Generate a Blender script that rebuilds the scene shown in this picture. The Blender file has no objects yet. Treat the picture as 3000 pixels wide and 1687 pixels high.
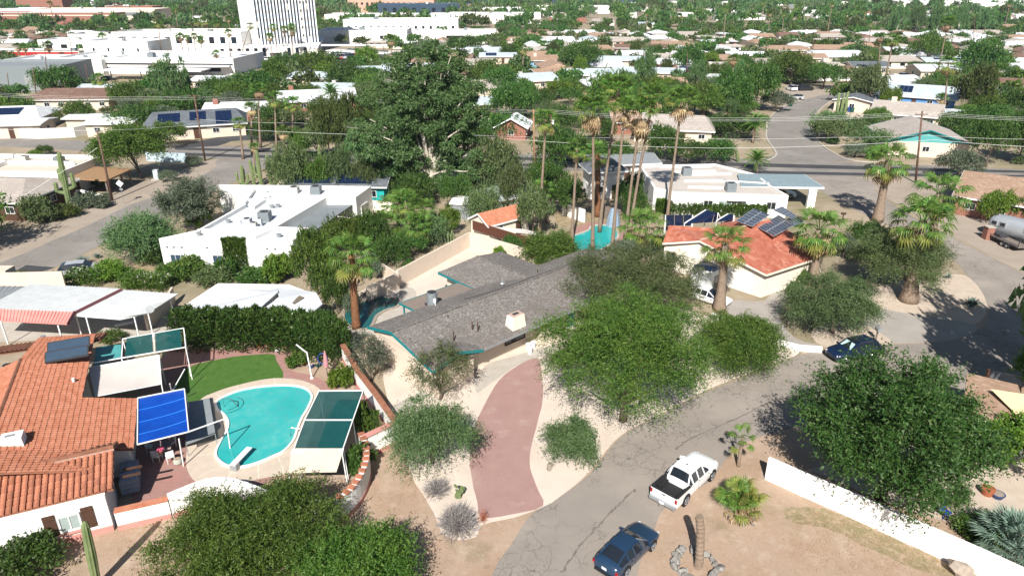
import bpy, math, random
import numpy as np
from mathutils import Vector, Matrix
from mathutils.geometry import tessellate_polygon
R = math.radians
# ---------------------------------------------------------------- camera, sky, sun
scene = bpy.context.scene
col = scene.collection
CAM_H, FPX, PITCH, KPX = 30.0, 2050.0, R(23.8), 3000 / 2576
cd = bpy.data.cameras.new('camera'); cam = bpy.data.objects.new('camera', cd); col.objects.link(cam)
cam.location = (0, 0, CAM_H); cam.rotation_euler = (R(90) - PITCH, 0, 0)
cd.sensor_width = 36; cd.lens = 36 * FPX / 3000; cd.clip_end = 9000; cd.clip_start = .5
scene.camera = cam
SUN_EL, SUN_AZ = 42.0, 8.0          # light travels towards +y, a little towards +x
w = bpy.data.worlds.new('World'); scene.world = w; w.use_nodes = True
nt = w.node_tree; bg = nt.nodes['Background']; sk = nt.nodes.new('ShaderNodeTexSky')
sk.sky_type = 'NISHITA'; sk.sun_disc = False; sk.sun_elevation = R(SUN_EL); sk.sun_rotation = R(180 + SUN_AZ)
sk.air_density = 1.0; sk.dust_density = .6; sk.ozone_density = 1.5
nt.links.new(sk.outputs[0], bg.inputs[0]); bg.inputs[1].default_value = .05
sd = bpy.data.lights.new('sun', 'SUN'); sun = bpy.data.objects.new('sun', sd); col.objects.link(sun)
sd.energy = 5.0; sd.angle = R(.5); sd.color = (1, .955, .89)
lv = Vector((math.sin(R(SUN_AZ)) * math.cos(R(SUN_EL)), math.cos(R(SUN_AZ)) * math.cos(R(SUN_EL)), -math.sin(R(SUN_EL))))
sun.rotation_euler = lv.to_track_quat('-Z', 'Y').to_euler(); sun.location = (0, -40, 80)
vs = scene.view_settings; vs.view_transform = 'Standard'; vs.look = 'None'; vs.exposure = .66; vs.gamma = 1; vs.use_curve_mapping = False
try:
    scene.cycles.max_bounces = 5; scene.cycles.diffuse_bounces = 2; scene.cycles.transparent_max_bounces = 8
    scene.cycles.transmission_bounces = 3; scene.cycles.glossy_bounces = 2
    scene.cycles.use_adaptive_sampling = True
except Exception: pass
rnd = random.Random(7); rng = np.random.default_rng(11)
# ---------------------------------------------------------------- survey helpers: read a point off the site plan
_s, _c = math.sin(PITCH), math.cos(PITCH)
def G(u, v, z=0.0):
    x = (u * KPX - 1500) / FPX; y = (v * KPX - 843.5) / FPX
    d = (CAM_H - z) / (_s + y * _c)
    return Vector((x * d, d * (_c - y * _s), z))
def proj(p):
    dz = CAM_H - p[2]; dy = p[1]
    f = dy * _c + dz * _s; up = dz * _c - dy * _s
    return ((p[0] / f * FPX + 1500) / KPX, (up / f * FPX + 843.5) / KPX)
def HT(ub, vb, vt):
    Y = G(ub, vb).y; y = (vt * KPX - 843.5) / FPX
    return CAM_H - Y * (_s + y * _c) / (_c - y * _s)
# ---------------------------------------------------------------- materials
MATS = {}
def _noise(nt, scale, detail=4, rough=.6, vec=None):
    n = nt.nodes.new('ShaderNodeTexNoise'); n.inputs['Scale'].default_value = scale
    n.inputs['Detail'].default_value = detail; n.inputs['Roughness'].default_value = rough
    if vec is not None: nt.links.new(vec, n.inputs['Vector'])
    return n
def _ramp(nt, fac, a, b):
    r = nt.nodes.new('ShaderNodeMapRange'); r.inputs[1].default_value = a; r.inputs[2].default_value = b
    nt.links.new(fac, r.inputs[0]); return r.outputs[0]
def _mix(nt, fac, a, b, blend='MIX'):
    m = nt.nodes.new('ShaderNodeMix'); m.data_type = 'RGBA'; m.blend_type = blend
    if isinstance(fac, (int, float)): m.inputs[0].default_value = fac
    else: nt.links.new(fac, m.inputs[0])
    for k, x in ((6, a), (7, b)):
        if isinstance(x, (tuple, list)): m.inputs[k].default_value = (*x[:3], 1)
        else: nt.links.new(x, m.inputs[k])
    return m.outputs[2]
def mat(name, c, rough=.85, c2=None, var=.12, scale=1.5, bump=0, bscale=20, metal=0, spec=.3, layers=(), rand=0, coat=0, world=False):
    """plain procedural surface: two tones of noise, optional extra layers (colour, scale, lo, hi, amount), fine bump"""
    if name in MATS: return MATS[name]
    m = bpy.data.materials.new(name); m.use_nodes = True; nt = m.node_tree; b = nt.nodes['Principled BSDF']
    tc = nt.nodes.new('ShaderNodeTexCoord')
    if world:
        g = nt.nodes.new('ShaderNodeNewGeometry'); v = g.outputs['Position']
    else: v = tc.outputs['Object']
    n = _noise(nt, scale, 5, .6, v)
    c2 = c2 or tuple(x * (1 - var) for x in c)
    o = _mix(nt, _ramp(nt, n.outputs[0], .35, .65), c, c2)
    for (lc, ls, lo, hi, am) in layers:
        n2 = _noise(nt, ls, 6, .65, v); f = _ramp(nt, n2.outputs[0], lo, hi)
        mm = nt.nodes.new('ShaderNodeMath'); mm.operation = 'MULTIPLY'; mm.inputs[1].default_value = am; mm.use_clamp = True
        nt.links.new(f, mm.inputs[0]); o = _mix(nt, mm.outputs[0], o, lc)
    if rand:
        oi = nt.nodes.new('ShaderNodeObjectInfo'); f = _ramp(nt, oi.outputs['Random'], 0, 1)
        hs = nt.nodes.new('ShaderNodeHueSaturation'); nt.links.new(o, hs.inputs['Color'])
        r = nt.nodes.new('ShaderNodeMapRange'); r.inputs[3].default_value = 1 - rand; r.inputs[4].default_value = 1 + rand
        nt.links.new(oi.outputs['Random'], r.inputs[0]); nt.links.new(r.outputs[0], hs.inputs['Value']); o = hs.outputs[0]
    nt.links.new(o, b.inputs['Base Color'])
    b.inputs['Roughness'].default_value = rough; b.inputs['Metallic'].default_value = metal
    b.inputs['Specular IOR Level'].default_value = spec; b.inputs['Coat Weight'].default_value = coat
    if bump:
        nb = _noise(nt, bscale, 4, .7, v); bp = nt.nodes.new('ShaderNodeBump'); bp.inputs['Strength'].default_value = bump
        bp.inputs['Distance'].default_value = .05; nt.links.new(nb.outputs[0], bp.inputs['Height']); nt.links.new(bp.outputs[0], b.inputs['Normal'])
    MATS[name] = m; return m
def leafmat(name, c, c2, c3, trans=.25, scale=.5):
    """foliage: per-leaf and per-spray colour, a little light through the leaves"""
    m = bpy.data.materials.new(name); m.use_nodes = True; nt = m.node_tree
    for n in list(nt.nodes): nt.nodes.remove(n)
    out = nt.nodes.new('ShaderNodeOutputMaterial'); g = nt.nodes.new('ShaderNodeNewGeometry')
    n = _noise(nt, scale, 3, .6, g.outputs['Position']); o = _mix(nt, _ramp(nt, n.outputs[0], .38, .62), c, c2)
    r = _ramp(nt, g.outputs['Random Per Island'], .68, 1.0); o = _mix(nt, r, o, c3)
    oi = nt.nodes.new('ShaderNodeObjectInfo'); hs = nt.nodes.new('ShaderNodeHueSaturation')
    mr = nt.nodes.new('ShaderNodeMapRange'); mr.inputs[3].default_value = .75; mr.inputs[4].default_value = 1.25
    nt.links.new(oi.outputs['Random'], mr.inputs[0]); nt.links.new(mr.outputs[0], hs.inputs['Value'])
    mh = nt.nodes.new('ShaderNodeMapRange'); mh.inputs[3].default_value = .485; mh.inputs[4].default_value = .515
    nt.links.new(oi.outputs['Random'], mh.inputs[0]); nt.links.new(mh.outputs[0], hs.inputs['Hue']); nt.links.new(o, hs.inputs['Color'])
    d = nt.nodes.new('ShaderNodeBsdfPrincipled'); d.inputs['Roughness'].default_value = .55; d.inputs['Specular IOR Level'].default_value = .35
    t = nt.nodes.new('ShaderNodeBsdfTranslucent'); mx = nt.nodes.new('ShaderNodeMixShader'); mx.inputs[0].default_value = trans
    nt.links.new(hs.outputs[0], d.inputs['Base Color']); nt.links.new(hs.outputs[0], t.inputs['Color'])
    nt.links.new(d.outputs[0], mx.inputs[1]); nt.links.new(t.outputs[0], mx.inputs[2]); nt.links.new(mx.outputs[0], out.inputs[0])
    MATS[name] = m; return m
M = MATS
# ---------------------------------------------------------------- mesh builder
class MB:
    def __init__(s): s.v = []; s.f = []; s.mi = []; s.cur = 0
    def add(s, vs, fs):
        k = len(s.v); s.v += [tuple(p) for p in vs]; s.f += [tuple(i + k for i in f) for f in fs]; s.mi += [s.cur] * len(fs); return s
    def box(s, c, d, yaw=0, taper=1.0, tilt=None):
        hx, hy, hz = d[0] / 2, d[1] / 2, d[2] / 2; ca, sa = math.cos(yaw), math.sin(yaw); P = []
        for z, t in ((-hz, 1), (hz, taper)):
            for x, y in ((-hx, -hy), (hx, -hy), (hx, hy), (-hx, hy)):
                x *= t; y *= t; zz = z
                if tilt: q = Matrix.Rotation(tilt, 3, 'X') @ Vector((x, y, z)); xx, yy, zz = q
                else: xx, yy = x, y
                P.append((c[0] + xx * ca - yy * sa, c[1] + xx * sa + yy * ca, c[2] + zz))
        return s.add(P, [(0, 3, 2, 1), (4, 5, 6, 7), (0, 1, 5, 4), (1, 2, 6, 5), (2, 3, 7, 6), (3, 0, 4, 7)])
    def bar(s, a, b, w, h=None):
        """rectangular bar between two points"""
        a, b = Vector(a), Vector(b); h = h or w; d = (b - a).normalized()
        up = Vector((0, 0, 1)) if abs(d.z) < .95 else Vector((0, 1, 0)); x = d.cross(up).normalized() * w / 2; y = x.cross(d).normalized() * h / 2
        P = [p + sx * x + sy * y for p in (a, b) for sx, sy in ((-1, -1), (1, -1), (1, 1), (-1, 1))]
        return s.add(P, [(0, 1, 2, 3), (7, 6, 5, 4), (0, 4, 5, 1), (1, 5, 6, 2), (2, 6, 7, 3), (3, 7, 4, 0)])
    def tube(s, pts, rad, n=6, cap=True):
        pts = [Vector(p) for p in pts]; rad = rad if isinstance(rad, (list, tuple)) else [rad] * len(pts); P = []; F = []
        for i, p in enumerate(pts):
            d = (pts[min(i + 1, len(pts) - 1)] - pts[max(i - 1, 0)]).normalized()
            up = Vector((0, 0, 1)) if abs(d.z) < .9 else Vector((1, 0, 0)); x = d.cross(up).normalized(); y = x.cross(d)
            P += [p + (x * math.cos(t) + y * math.sin(t)) * rad[i] for t in [2 * math.pi * k / n for k in range(n)]]
        for i in range(len(pts) - 1):
            for k in range(n): F.append((i * n + k, i * n + (k + 1) % n, (i + 1) * n + (k + 1) % n, (i + 1) * n + k))
        if cap: F += [tuple(range(n))[::-1], tuple(range((len(pts) - 1) * n, len(pts) * n))]
        return s.add(P, F)
    def cyl(s, c, r, h, n=16, r2=None):
        r2 = r if r2 is None else r2; return s.tube([c, (c[0], c[1], c[2] + h)], [r, max(r2, 1e-4)], n)
    def prism(s, poly, z0, z1):
        """vertical prism from a ccw or cw outline of (x, y)"""
        n = len(poly); P = [(p[0], p[1], z0) for p in poly] + [(p[0], p[1], z1) for p in poly]
        tri = tessellate_polygon([[Vector((p[0], p[1], 0)) for p in poly]])
        F = [(a + n, b + n, c + n) for a, b, c in tri] + [(c, b, a) for a, b, c in tri] + [(i, (i + 1) % n, (i + 1) % n + n, i + n) for i in range(n)]
        return s.add(P, F)
    def slab(s, quad, t):
        """a plate with its upper face on the given outline, t thick, downward"""
        n = len(quad); q = [Vector(p) for p in quad]; P = q + [p - Vector((0, 0, t)) for p in q]
        return s.add(P, [tuple(range(n)), tuple(range(2 * n - 1, n - 1, -1))] + [(i, i + n, (i + 1) % n + n, (i + 1) % n) for i in range(n)])
    def obj(s, name, m, parent=None, loc=None, smooth=False, fix=True):
        me = bpy.data.meshes.new(name); me.from_pydata(s.v, [], s.f)
        for x in (m if isinstance(m, (list, tuple)) else [m]): me.materials.append(M[x] if isinstance(x, str) else x)
        if any(s.mi): me.polygons.foreach_set('material_index', s.mi)
        if fix:
            import bmesh
            bm = bmesh.new(); bm.from_mesh(me); bmesh.ops.recalc_face_normals(bm, faces=bm.faces); bm.to_mesh(me); bm.free()
        if smooth: me.polygons.foreach_set('use_smooth', [True] * len(me.polygons))
        else: me.shade_flat()
        o = bpy.data.objects.new(name, me); col.objects.link(o)
        if parent: o.parent = parent
        if loc: o.location = loc
        return o
def tag(o, label=None, cat=None, group=None, kind=None):
    if label: o['label'] = label
    if cat: o['category'] = cat
    if group: o['group'] = group
    if kind: o['kind'] = kind
    return o
def thing(name, loc, yaw=0, label=None, cat=None, group=None):
    o = bpy.data.objects.new(name, None); col.objects.link(o); o.location = loc; o.rotation_euler = (0, 0, yaw)
    o.empty_display_size = .3; return tag(o, label, cat, group)
def copy_tree(o, parent=None):
    c = o.copy(); col.objects.link(c); c.parent = parent
    for ch in o.children: copy_tree(ch, c)
    return c
def dup(o, loc, yaw=0, scale=None, label=None, group=None):
    c = copy_tree(o); c.location = loc; c.rotation_euler = (0, 0, yaw)
    if scale: c.scale = scale if isinstance(scale, (tuple, list)) else (scale,) * 3
    if label: c['label'] = label
    if group: c['group'] = group
    return c
def smoothpoly(pts, n=4, closed=True):
    out = []; L = len(pts); rg = range(L) if closed else range(L - 1)
    g = (lambda i: Vector(pts[i % L])) if closed else (lambda i: Vector(pts[min(max(i, 0), L - 1)]))
    for i in rg:
        a, b, c, d = g(i - 1), g(i), g(i + 1), g(i + 2)
        for k in range(n):
            t = k / n; out.append(.5 * (2 * b + (c - a) * t + (2 * a - 5 * b + 4 * c - d) * t * t + (3 * b - a - 3 * c + d) * t ** 3))
    if not closed: out.append(Vector(pts[-1]))
    return out
def sheet(name, px, z, m, sm=4, jit=0, kind='structure', world=False):
    P = [Vector(p) if world else G(*p) for p in px]; P = [Vector((p[0], p[1], 0)) for p in P]
    if sm: P = smoothpoly(P, sm)
    if jit: P = [p + Vector((rnd.uniform(-jit, jit), rnd.uniform(-jit, jit), 0)) for p in P]
    tri = tessellate_polygon([P]); b = MB(); b.add([(p.x, p.y, z) for p in P], tri)
    o = b.obj(name, m, fix=False)
    me = o.data
    if me.polygons[0].normal.z < 0: me.flip_normals()
    bm_fix = [p for p in me.polygons if p.normal.z < 0]
    o['kind'] = kind; return o
def hexc(h):  # display colour -> linear
    f = lambda x: x / 12.92 if x <= .04045 else ((x + .055) / 1.055) ** 2.4
    return tuple(f(int(h[i:i + 2], 16) / 255) for i in (0, 2, 4))
# ---------------------------------------------------------------- the palette
mat('sand_pale', (.52, .435, .35), c2=(.45, .37, .295), scale=.9, bump=.5, bscale=14, layers=(((.56, .48, .40), 9, .5, .7, .5),), world=True)
mat('sand_yard', (.62, .53, .45), c2=(.56, .475, .40), scale=.5, bump=.4, bscale=16, layers=(((.66, .59, .52), 20, .5, .7, .5), ((.36, .28, .2), 13, .66, .72, .55), ((.50, .41, .33), .35, .55, .7, .6)), world=True)
mat('dirt', (.36, .245, .17), c2=(.46, .34, .26), scale=.3, bump=.9, bscale=14, world=True,
    layers=(((.30, .215, .14), .6, .45, .7, .7), ((.20, .165, .085), .22, .56, .68, .55), ((.52, .42, .33), .8, .52, .7, .6), ((.48, .40, .31), 5, .5, .75, .4), ((.17, .12, .07), 3.5, .64, .71, .65), ((.20, .145, .095), 9, .6, .68, .55), ((.55, .46, .37), 22, .6, .66, .5), ((.16, .125, .09), 30, .62, .68, .6)))
mat('dirt_far', (.36, .29, .21), c2=(.27, .215, .145), scale=.06, bump=.3, bscale=6, world=True,
    layers=(((.15, .15, .075), .045, .48, .62, .7), ((.42, .36, .28), .5, .5, .7, .5)))
mat('drive_pink', (.36, .225, .2), c2=(.33, .2, .178), scale=.7, bump=.6, bscale=30, world=True, layers=(((.43, .29, .265), 14, .5, .7, .5), ((.46, .35, .30), .5, .56, .72, .6), ((.24, .14, .12), 19, .62, .7, .6), ((.27, .165, .145), .8, .6, .75, .5)))
mat('gravel_grey', (.34, .31, .28), c2=(.40, .365, .325), scale=.5, bump=.9, bscale=26, world=True, layers=(((.22, .195, .17), 16, .52, .66, .6),))
mat('shoulder', (.36, .30, .245), c2=(.30, .25, .2), scale=.3, bump=.6, bscale=12, world=True, layers=(((.42, .36, .30), 4, .5, .7, .5),))
def asphalt(name, c, cracks=True, crs=.75, amt=.6):
    mat(name, c, c2=tuple(x * .86 for x in c), scale=.25, bump=.35, bscale=30, world=True, spec=.2,
        layers=((tuple(x * 1.28 for x in c), .12, .5, .68, .6), (tuple(x * .62 for x in c), .5, .62, .74, .45), (tuple(x * 1.3 for x in c), 14, .52, .7, .35)))
    m = M[name]; nt = m.node_tree; b = nt.nodes['Principled BSDF']; src = b.inputs['Base Color'].links[0].from_socket
    if cracks:
        g = nt.nodes.new('ShaderNodeNewGeometry'); n = _noise(nt, 1.3, 5, .7, g.outputs['Position'])
        mv = _mix(nt, .5, g.outputs['Position'], n.outputs['Color'], 'LINEAR_LIGHT'); cur = src
        for sc, wd, th in ((crs, .022, .44), (crs * 2.9, .04, .5)):
            vo = nt.nodes.new('ShaderNodeTexVoronoi'); vo.feature = 'DISTANCE_TO_EDGE'; vo.inputs['Scale'].default_value = sc; nt.links.new(mv, vo.inputs['Vector'])
            r = nt.nodes.new('ShaderNodeMapRange'); r.inputs[1].default_value = wd * .35; r.inputs[2].default_value = wd; r.inputs[3].default_value = 1; r.inputs[4].default_value = 0
            nt.links.new(vo.outputs['Distance'], r.inputs[0])
            n2 = _noise(nt, .22, 2, .5, g.outputs['Position']); r2 = _ramp(nt, n2.outputs[0], th, th + .12)
            mu = nt.nodes.new('ShaderNodeMath'); mu.operation = 'MULTIPLY'; nt.links.new(r.outputs[0], mu.inputs[0]); nt.links.new(r2, mu.inputs[1])
            m3 = nt.nodes.new('ShaderNodeMath'); m3.operation = 'MULTIPLY'; m3.inputs[1].default_value = amt; nt.links.new(mu.outputs[0], m3.inputs[0])
            cur = _mix(nt, m3.outputs[0], cur, tuple(x * .3 for x in c))
        nt.links.new(cur, b.inputs['Base Color'])
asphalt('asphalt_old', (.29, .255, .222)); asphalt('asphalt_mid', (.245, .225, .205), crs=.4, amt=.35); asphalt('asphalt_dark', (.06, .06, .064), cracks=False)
mat('concrete', (.46, .42, .37), c2=(.40, .36, .31), scale=1.2, bump=.2, bscale=20, world=True, layers=(((.30, .27, .23), .8, .6, .75, .5),))
mat('deck', (.56, .47, .38), c2=(.50, .42, .34), scale=1.5, bump=.2, bscale=30, world=True)
mat('kerb_white', (.8, .78, .74), var=.06)
mat('lawn', (.05, .13, .018), c2=(.08, .16, .03), scale=1.6, bump=.8, bscale=40, world=True, layers=(((.12, .17, .05), .6, .55, .75, .4),))
mat('grass_dry', (.24, .205, .11), c2=(.37, .27, .18), scale=1.1, bump=.8, bscale=20, world=True, layers=(((.14, .14, .06), 6, .5, .62, .6), ((.42, .32, .23), 2.2, .52, .62, .7)))
def brickmat(name, c1, c2, mortar, sx=.22, sy=.11):
    m = bpy.data.materials.new(name); m.use_nodes = True; nt = m.node_tree; b = nt.nodes['Principled BSDF']
    g = nt.nodes.new('ShaderNodeNewGeometry'); br = nt.nodes.new('ShaderNodeTexBrick'); nt.links.new(g.outputs['Position'], br.inputs['Vector'])
    br.inputs['Color1'].default_value = (*c1, 1); br.inputs['Color2'].default_value = (*c2, 1); br.inputs['Mortar'].default_value = (*mortar, 1)
    br.inputs['Scale'].default_value = 1; br.inputs['Brick Width'].default_value = sx; br.inputs['Row Height'].default_value = sy; br.inputs['Mortar Size'].default_value = .008
    n = _noise(nt, .6, 4, .6, g.outputs['Position']); o = _mix(nt, _ramp(nt, n.outputs[0], .45, .7), br.outputs[0], tuple(x * 1.35 for x in c1))
    nt.links.new(o, b.inputs['Base Color']); b.inputs['Roughness'].default_value = .9; MATS[name] = m
brickmat('brick_paving', (.27, .13, .11), (.33, .185, .155), (.36, .27, .24))
mat('brick_wall_red', (.25, .105, .075), c2=(.31, .15, .11), scale=3, bump=.2, bscale=25)
mat('white_wall', (.82, .81, .78), c2=(.78, .765, .73), scale=.8, bump=.15, bscale=14, layers=(((.66, .63, .58), .5, .62, .8, .3),))
mat('white_roof', (.60, .625, .65), c2=(.54, .565, .595), scale=.35, bump=.12, bscale=3, layers=(((.50, .49, .47), .5, .58, .75, .5), ((.42, .40, .37), 1.7, .66, .8, .4)))
mat('tan_roof_flat', (.52, .47, .42), c2=(.45, .41, .37), scale=.5, layers=(((.36, .33, .3), .4, .6, .75, .5),))
mat('cream_wall', (.66, .56, .46), c2=(.62, .52, .42), scale=.8, bump=.15, bscale=16, layers=(((.54, .44, .35), .5, .62, .8, .3),))
mat('cream_light', (.78, .72, .61), c2=(.73, .67, .56), scale=.8, bump=.12, bscale=16)
mat('pink_base', (.58, .27, .23), var=.12, bump=.1)
mat('teal_paint', (.012, .20, .215), var=.1, rough=.5)
mat('turquoise', (.02, .42, .40), var=.25, scale=1.2)
mat('wood_dark', (.09, .045, .028), var=.3, scale=6); mat('wood_grey', (.22, .18, .15), var=.3, scale=4); mat('wood_pole', (.105, .055, .038), c2=(.16, .10, .075), scale=3)
mat('wood_tan', (.36, .22, .12), var=.3, scale=5)
mat('metal_white', (.82, .82, .80), rough=.45); mat('metal_grey', (.34, .36, .37), rough=.45, metal=.3); mat('metal_dark', (.05, .05, .055), rough=.4)
mat('steel', (.55, .56, .57), rough=.3, metal=.9)
mat('unit_grey', (.22, .25, .265), rough=.5, var=.2, scale=4); mat('unit_beige', (.55, .53, .49), rough=.6)
mat('glass_dark', (.015, .02, .028), rough=.08, spec=.6); mat('glass_blue', (.05, .08, .12), rough=.1, spec=.6); mat('curtain', (.35, .42, .40), rough=.3)
mat('solar', (.008, .018, .055), rough=.12, spec=.5); mat('solar_line', (.55, .58, .6), rough=.3, metal=.5)
mat('terracotta', (.34, .12, .065), c2=(.43, .185, .115), scale=2.2, bump=.15, bscale=30, rand=.22, layers=(((.30, .09, .05), 1.1, .6, .72, .5), ((.55, .32, .22), 5, .62, .75, .5)))
mat('terracotta_old', (.20, .085, .05), c2=(.30, .13, .08), scale=3, rand=.25, layers=(((.34, .24, .18), 2, .6, .75, .6),))
mat('mortar', (.48, .33, .26), var=.2, scale=5)
mat('blue_tarp', (.003, .05, .33), c2=(.005, .065, .40), scale=1, rough=.4, bump=.2, bscale=3)
mat('blue_tarp_seam', (.02, .2, .68), rough=.4)
mat('canvas', (.60, .56, .52), c2=(.56, .51, .47), scale=.6, bump=.1, bscale=4); mat('canvas_beige', (.56, .48, .38), var=.06)
mat('sail_yellow', (.72, .59, .36), var=.08); mat('plastic_blue', (.02, .06, .22), rough=.4); mat('plastic_white', (.75, .76, .74), rough=.4)
mat('bin_green', (.02, .07, .055), rough=.5); mat('red_paint', (.42, .03, .03), rough=.5); mat('pot_clay', (.38, .12, .06), var=.2); mat('pot_blue', (.03, .06, .16), rough=.3)
mat('rock', (.36, .30, .24), c2=(.25, .21, .18), scale=3, bump=.5, bscale=8, rand=.2); mat('stone_grey', (.13, .13, .125), c2=(.3, .28, .25), scale=4, bump=.4, bscale=10, rand=.3)
mat('tyre', (.018, .018, .019), rough=.9); mat('rim', (.5, .51, .53), rough=.3, metal=.8)
for n_, c_ in (('paint_navy', (.006, .016, .05)), ('paint_slate', (.014, .038, .08)), ('paint_white', (.82, .83, .84)), ('paint_silver', (.42, .43, .45)), ('paint_black', (.015, .016, .018)), ('paint_red', (.28, .02, .02))):
    mat(n_, c_, rough=.3, var=.02, spec=.5, coat=.6)
mat('lamp_red', (.35, .01, .01), rough=.2); mat('lamp_clear', (.7, .72, .74), rough=.15); mat('plate', (.75, .75, .72)); mat('bed_liner', (.02, .02, .022), rough=.8)
# shade cloth: woven, lets a part of the light through its open weave
def meshcloth(name, c, alpha):
    m = bpy.data.materials.new(name); m.use_nodes = True; nt = m.node_tree; b = nt.nodes['Principled BSDF']; tc = nt.nodes.new('ShaderNodeTexCoord')
    n = _noise(nt, 1.2, 4, .6, tc.outputs['Object']); o = _mix(nt, n.outputs[0], c, tuple(min(1, x * 1.8) for x in c)); nt.links.new(o, b.inputs['Base Color'])
    b.inputs['Alpha'].default_value = alpha; b.inputs['Roughness'].default_value = .9; b.inputs['Specular IOR Level'].default_value = .1; MATS[name] = m
meshcloth('mesh_teal', (.005, .05, .05), .93); meshcloth('mesh_teal_light', (.06, .24, .24), .85); meshcloth('mesh_beige', (.52, .45, .36), .88); meshcloth('mesh_grey', (.2, .22, .23), .8)
meshcloth('chain_link', (.3, .3, .3), .25)
# roof shingles, laid in courses across the slope (object space)
def shingles(name, cols, sx=.32, sy=.14, amt=1.0):
    m = bpy.data.materials.new(name); m.use_nodes = True; nt = m.node_tree; b = nt.nodes['Principled BSDF']; tc = nt.nodes.new('ShaderNodeTexCoord')
    br = nt.nodes.new('ShaderNodeTexBrick'); nt.links.new(tc.outputs['Object'], br.inputs['Vector']); br.inputs['Scale'].default_value = 1
    br.inputs['Color1'].default_value = (*cols[0], 1); br.inputs['Color2'].default_value = (*cols[1], 1); br.inputs['Mortar'].default_value = (*[x * .55 for x in cols[0]], 1)
    br.inputs['Brick Width'].default_value = sx; br.inputs['Row Height'].default_value = sy; br.inputs['Mortar Size'].default_value = .008; br.inputs['Bias'].default_value = 0
    mp = nt.nodes.new('ShaderNodeMapping'); mp.inputs['Scale'].default_value = (amt / sx * .8, amt / sy * .6, 1); nt.links.new(tc.outputs['Object'], mp.inputs[0])
    vo = nt.nodes.new('ShaderNodeTexVoronoi'); vo.inputs['Scale'].default_value = 1; nt.links.new(mp.outputs[0], vo.inputs['Vector'])
    bw = nt.nodes.new('ShaderNodeSeparateColor'); nt.links.new(vo.outputs['Color'], bw.inputs[0])
    o = _mix(nt, _ramp(nt, bw.outputs[0], .45, .95), br.outputs[0], cols[2]); o = _mix(nt, _ramp(nt, bw.outputs[1], .7, 1.0), o, cols[3])
    n = _noise(nt, .35, 3, .6, tc.outputs['Object']); o = _mix(nt, _ramp(nt, n.outputs[0], .45, .75), o, tuple(x * .9 for x in cols[0]))
    nt.links.new(o, b.inputs['Base Color']); b.inputs['Roughness'].default_value = .9; MATS[name] = m
shingles('shingle_grey', ((.15, .132, .118), (.185, .163, .145), (.26, .245, .23), (.105, .092, .085)), .2, .12, 1.9)
shingles('shingle_red', ((.37, .105, .06), (.42, .14, .085), (.46, .19, .13), (.31, .08, .05)), .3, .3)
shingles('shingle_tan', ((.38, .33, .29), (.42, .37, .325), (.46, .41, .37), (.33, .285, .25)))
shingles('shingle_brown', ((.15, .085, .06), (.19, .11, .08), (.23, .15, .11), (.11, .06, .045)))
shingles('shingle_lbrown', ((.31, .20, .135), (.35, .23, .16), (.38, .27, .2), (.27, .17, .11)))
shingles('shingle_white', ((.62, .64, .66), (.68, .70, .72), (.74, .76, .78), (.56, .58, .60)))
shingles('shingle_slate', ((.10, .115, .13), (.13, .145, .16), (.16, .18, .2), (.08, .09, .10)))
shingles('shingle_blue', ((.42, .48, .52), (.47, .53, .57), (.52, .58, .62), (.38, .44, .48)))
ROOFS = ['shingle_white', 'shingle_tan', 'shingle_blue', 'shingle_lbrown', 'shingle_brown', 'shingle_white', 'tan_roof_flat', 'white_roof']
mat('bark', (.10, .075, .055), c2=(.17, .135, .105), scale=5, bump=.4, bscale=12); mat('bark_white', (.60, .55, .47), c2=(.42, .36, .29), scale=1.4, bump=.1)
mat('palm_trunk', (.20, .145, .105), c2=(.27, .205, .155), scale=4, bump=.5, bscale=9); mat('palm_trunk_red', (.24, .115, .055), c2=(.14, .06, .03), scale=3, bump=.7, bscale=8)
mat('twig_grey', (.22, .20, .19), c2=(.3, .275, .265), scale=5)
mat('cactus', (.12, .17, .065), c2=(.18, .22, .10), scale=2, layers=(((.3, .28, .15), 1.5, .6, .75, .5),)); mat('cactus_blue', (.10, .17, .12), c2=(.14, .22, .17), scale=2)
mat('agave', (.10, .16, .135), c2=(.15, .22, .19), scale=3)
leafmat('leaf_mesquite', (.045, .105, .011), (.085, .15, .02), (.16, .225, .045))
leafmat('leaf_dark', (.032, .088, .012), (.055, .125, .018), (.12, .18, .045))
leafmat('leaf_elm', (.026, .07, .012), (.042, .10, .016), (.11, .16, .05))
leafmat('leaf_olive', (.075, .12, .035), (.115, .155, .055), (.17, .21, .09))
leafmat('leaf_grey', (.085, .115, .068), (.12, .155, .095), (.18, .21, .14))
leafmat('leaf_bright', (.075, .15, .012), (.12, .2, .018), (.17, .25, .04))
leafmat('leaf_euc', (.065, .15, .04), (.095, .19, .058), (.18, .26, .11))
leafmat('leaf_pv', (.075, .14, .045), (.11, .175, .065), (.15, .22, .09))
leafmat('leaf_pine', (.04, .07, .014), (.075, .105, .02), (.12, .14, .04))
leafmat('frond_green', (.065, .165, .02), (.11, .21, .032), (.22, .30, .07), .3)
leafmat('frond_yellow', (.24, .28, .05), (.17, .22, .045), (.32, .31, .08), .35)
leafmat('frond_dead', (.46, .34, .2), (.36, .24, .13), (.6, .48, .32), .3)
leafmat('frond_blue', (.12, .2, .15), (.18, .26, .2), (.26, .33, .26), .2)
leafmat('flower_white', (.6, .62, .5), (.5, .52, .4), (.75, .75, .65), .3)
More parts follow.
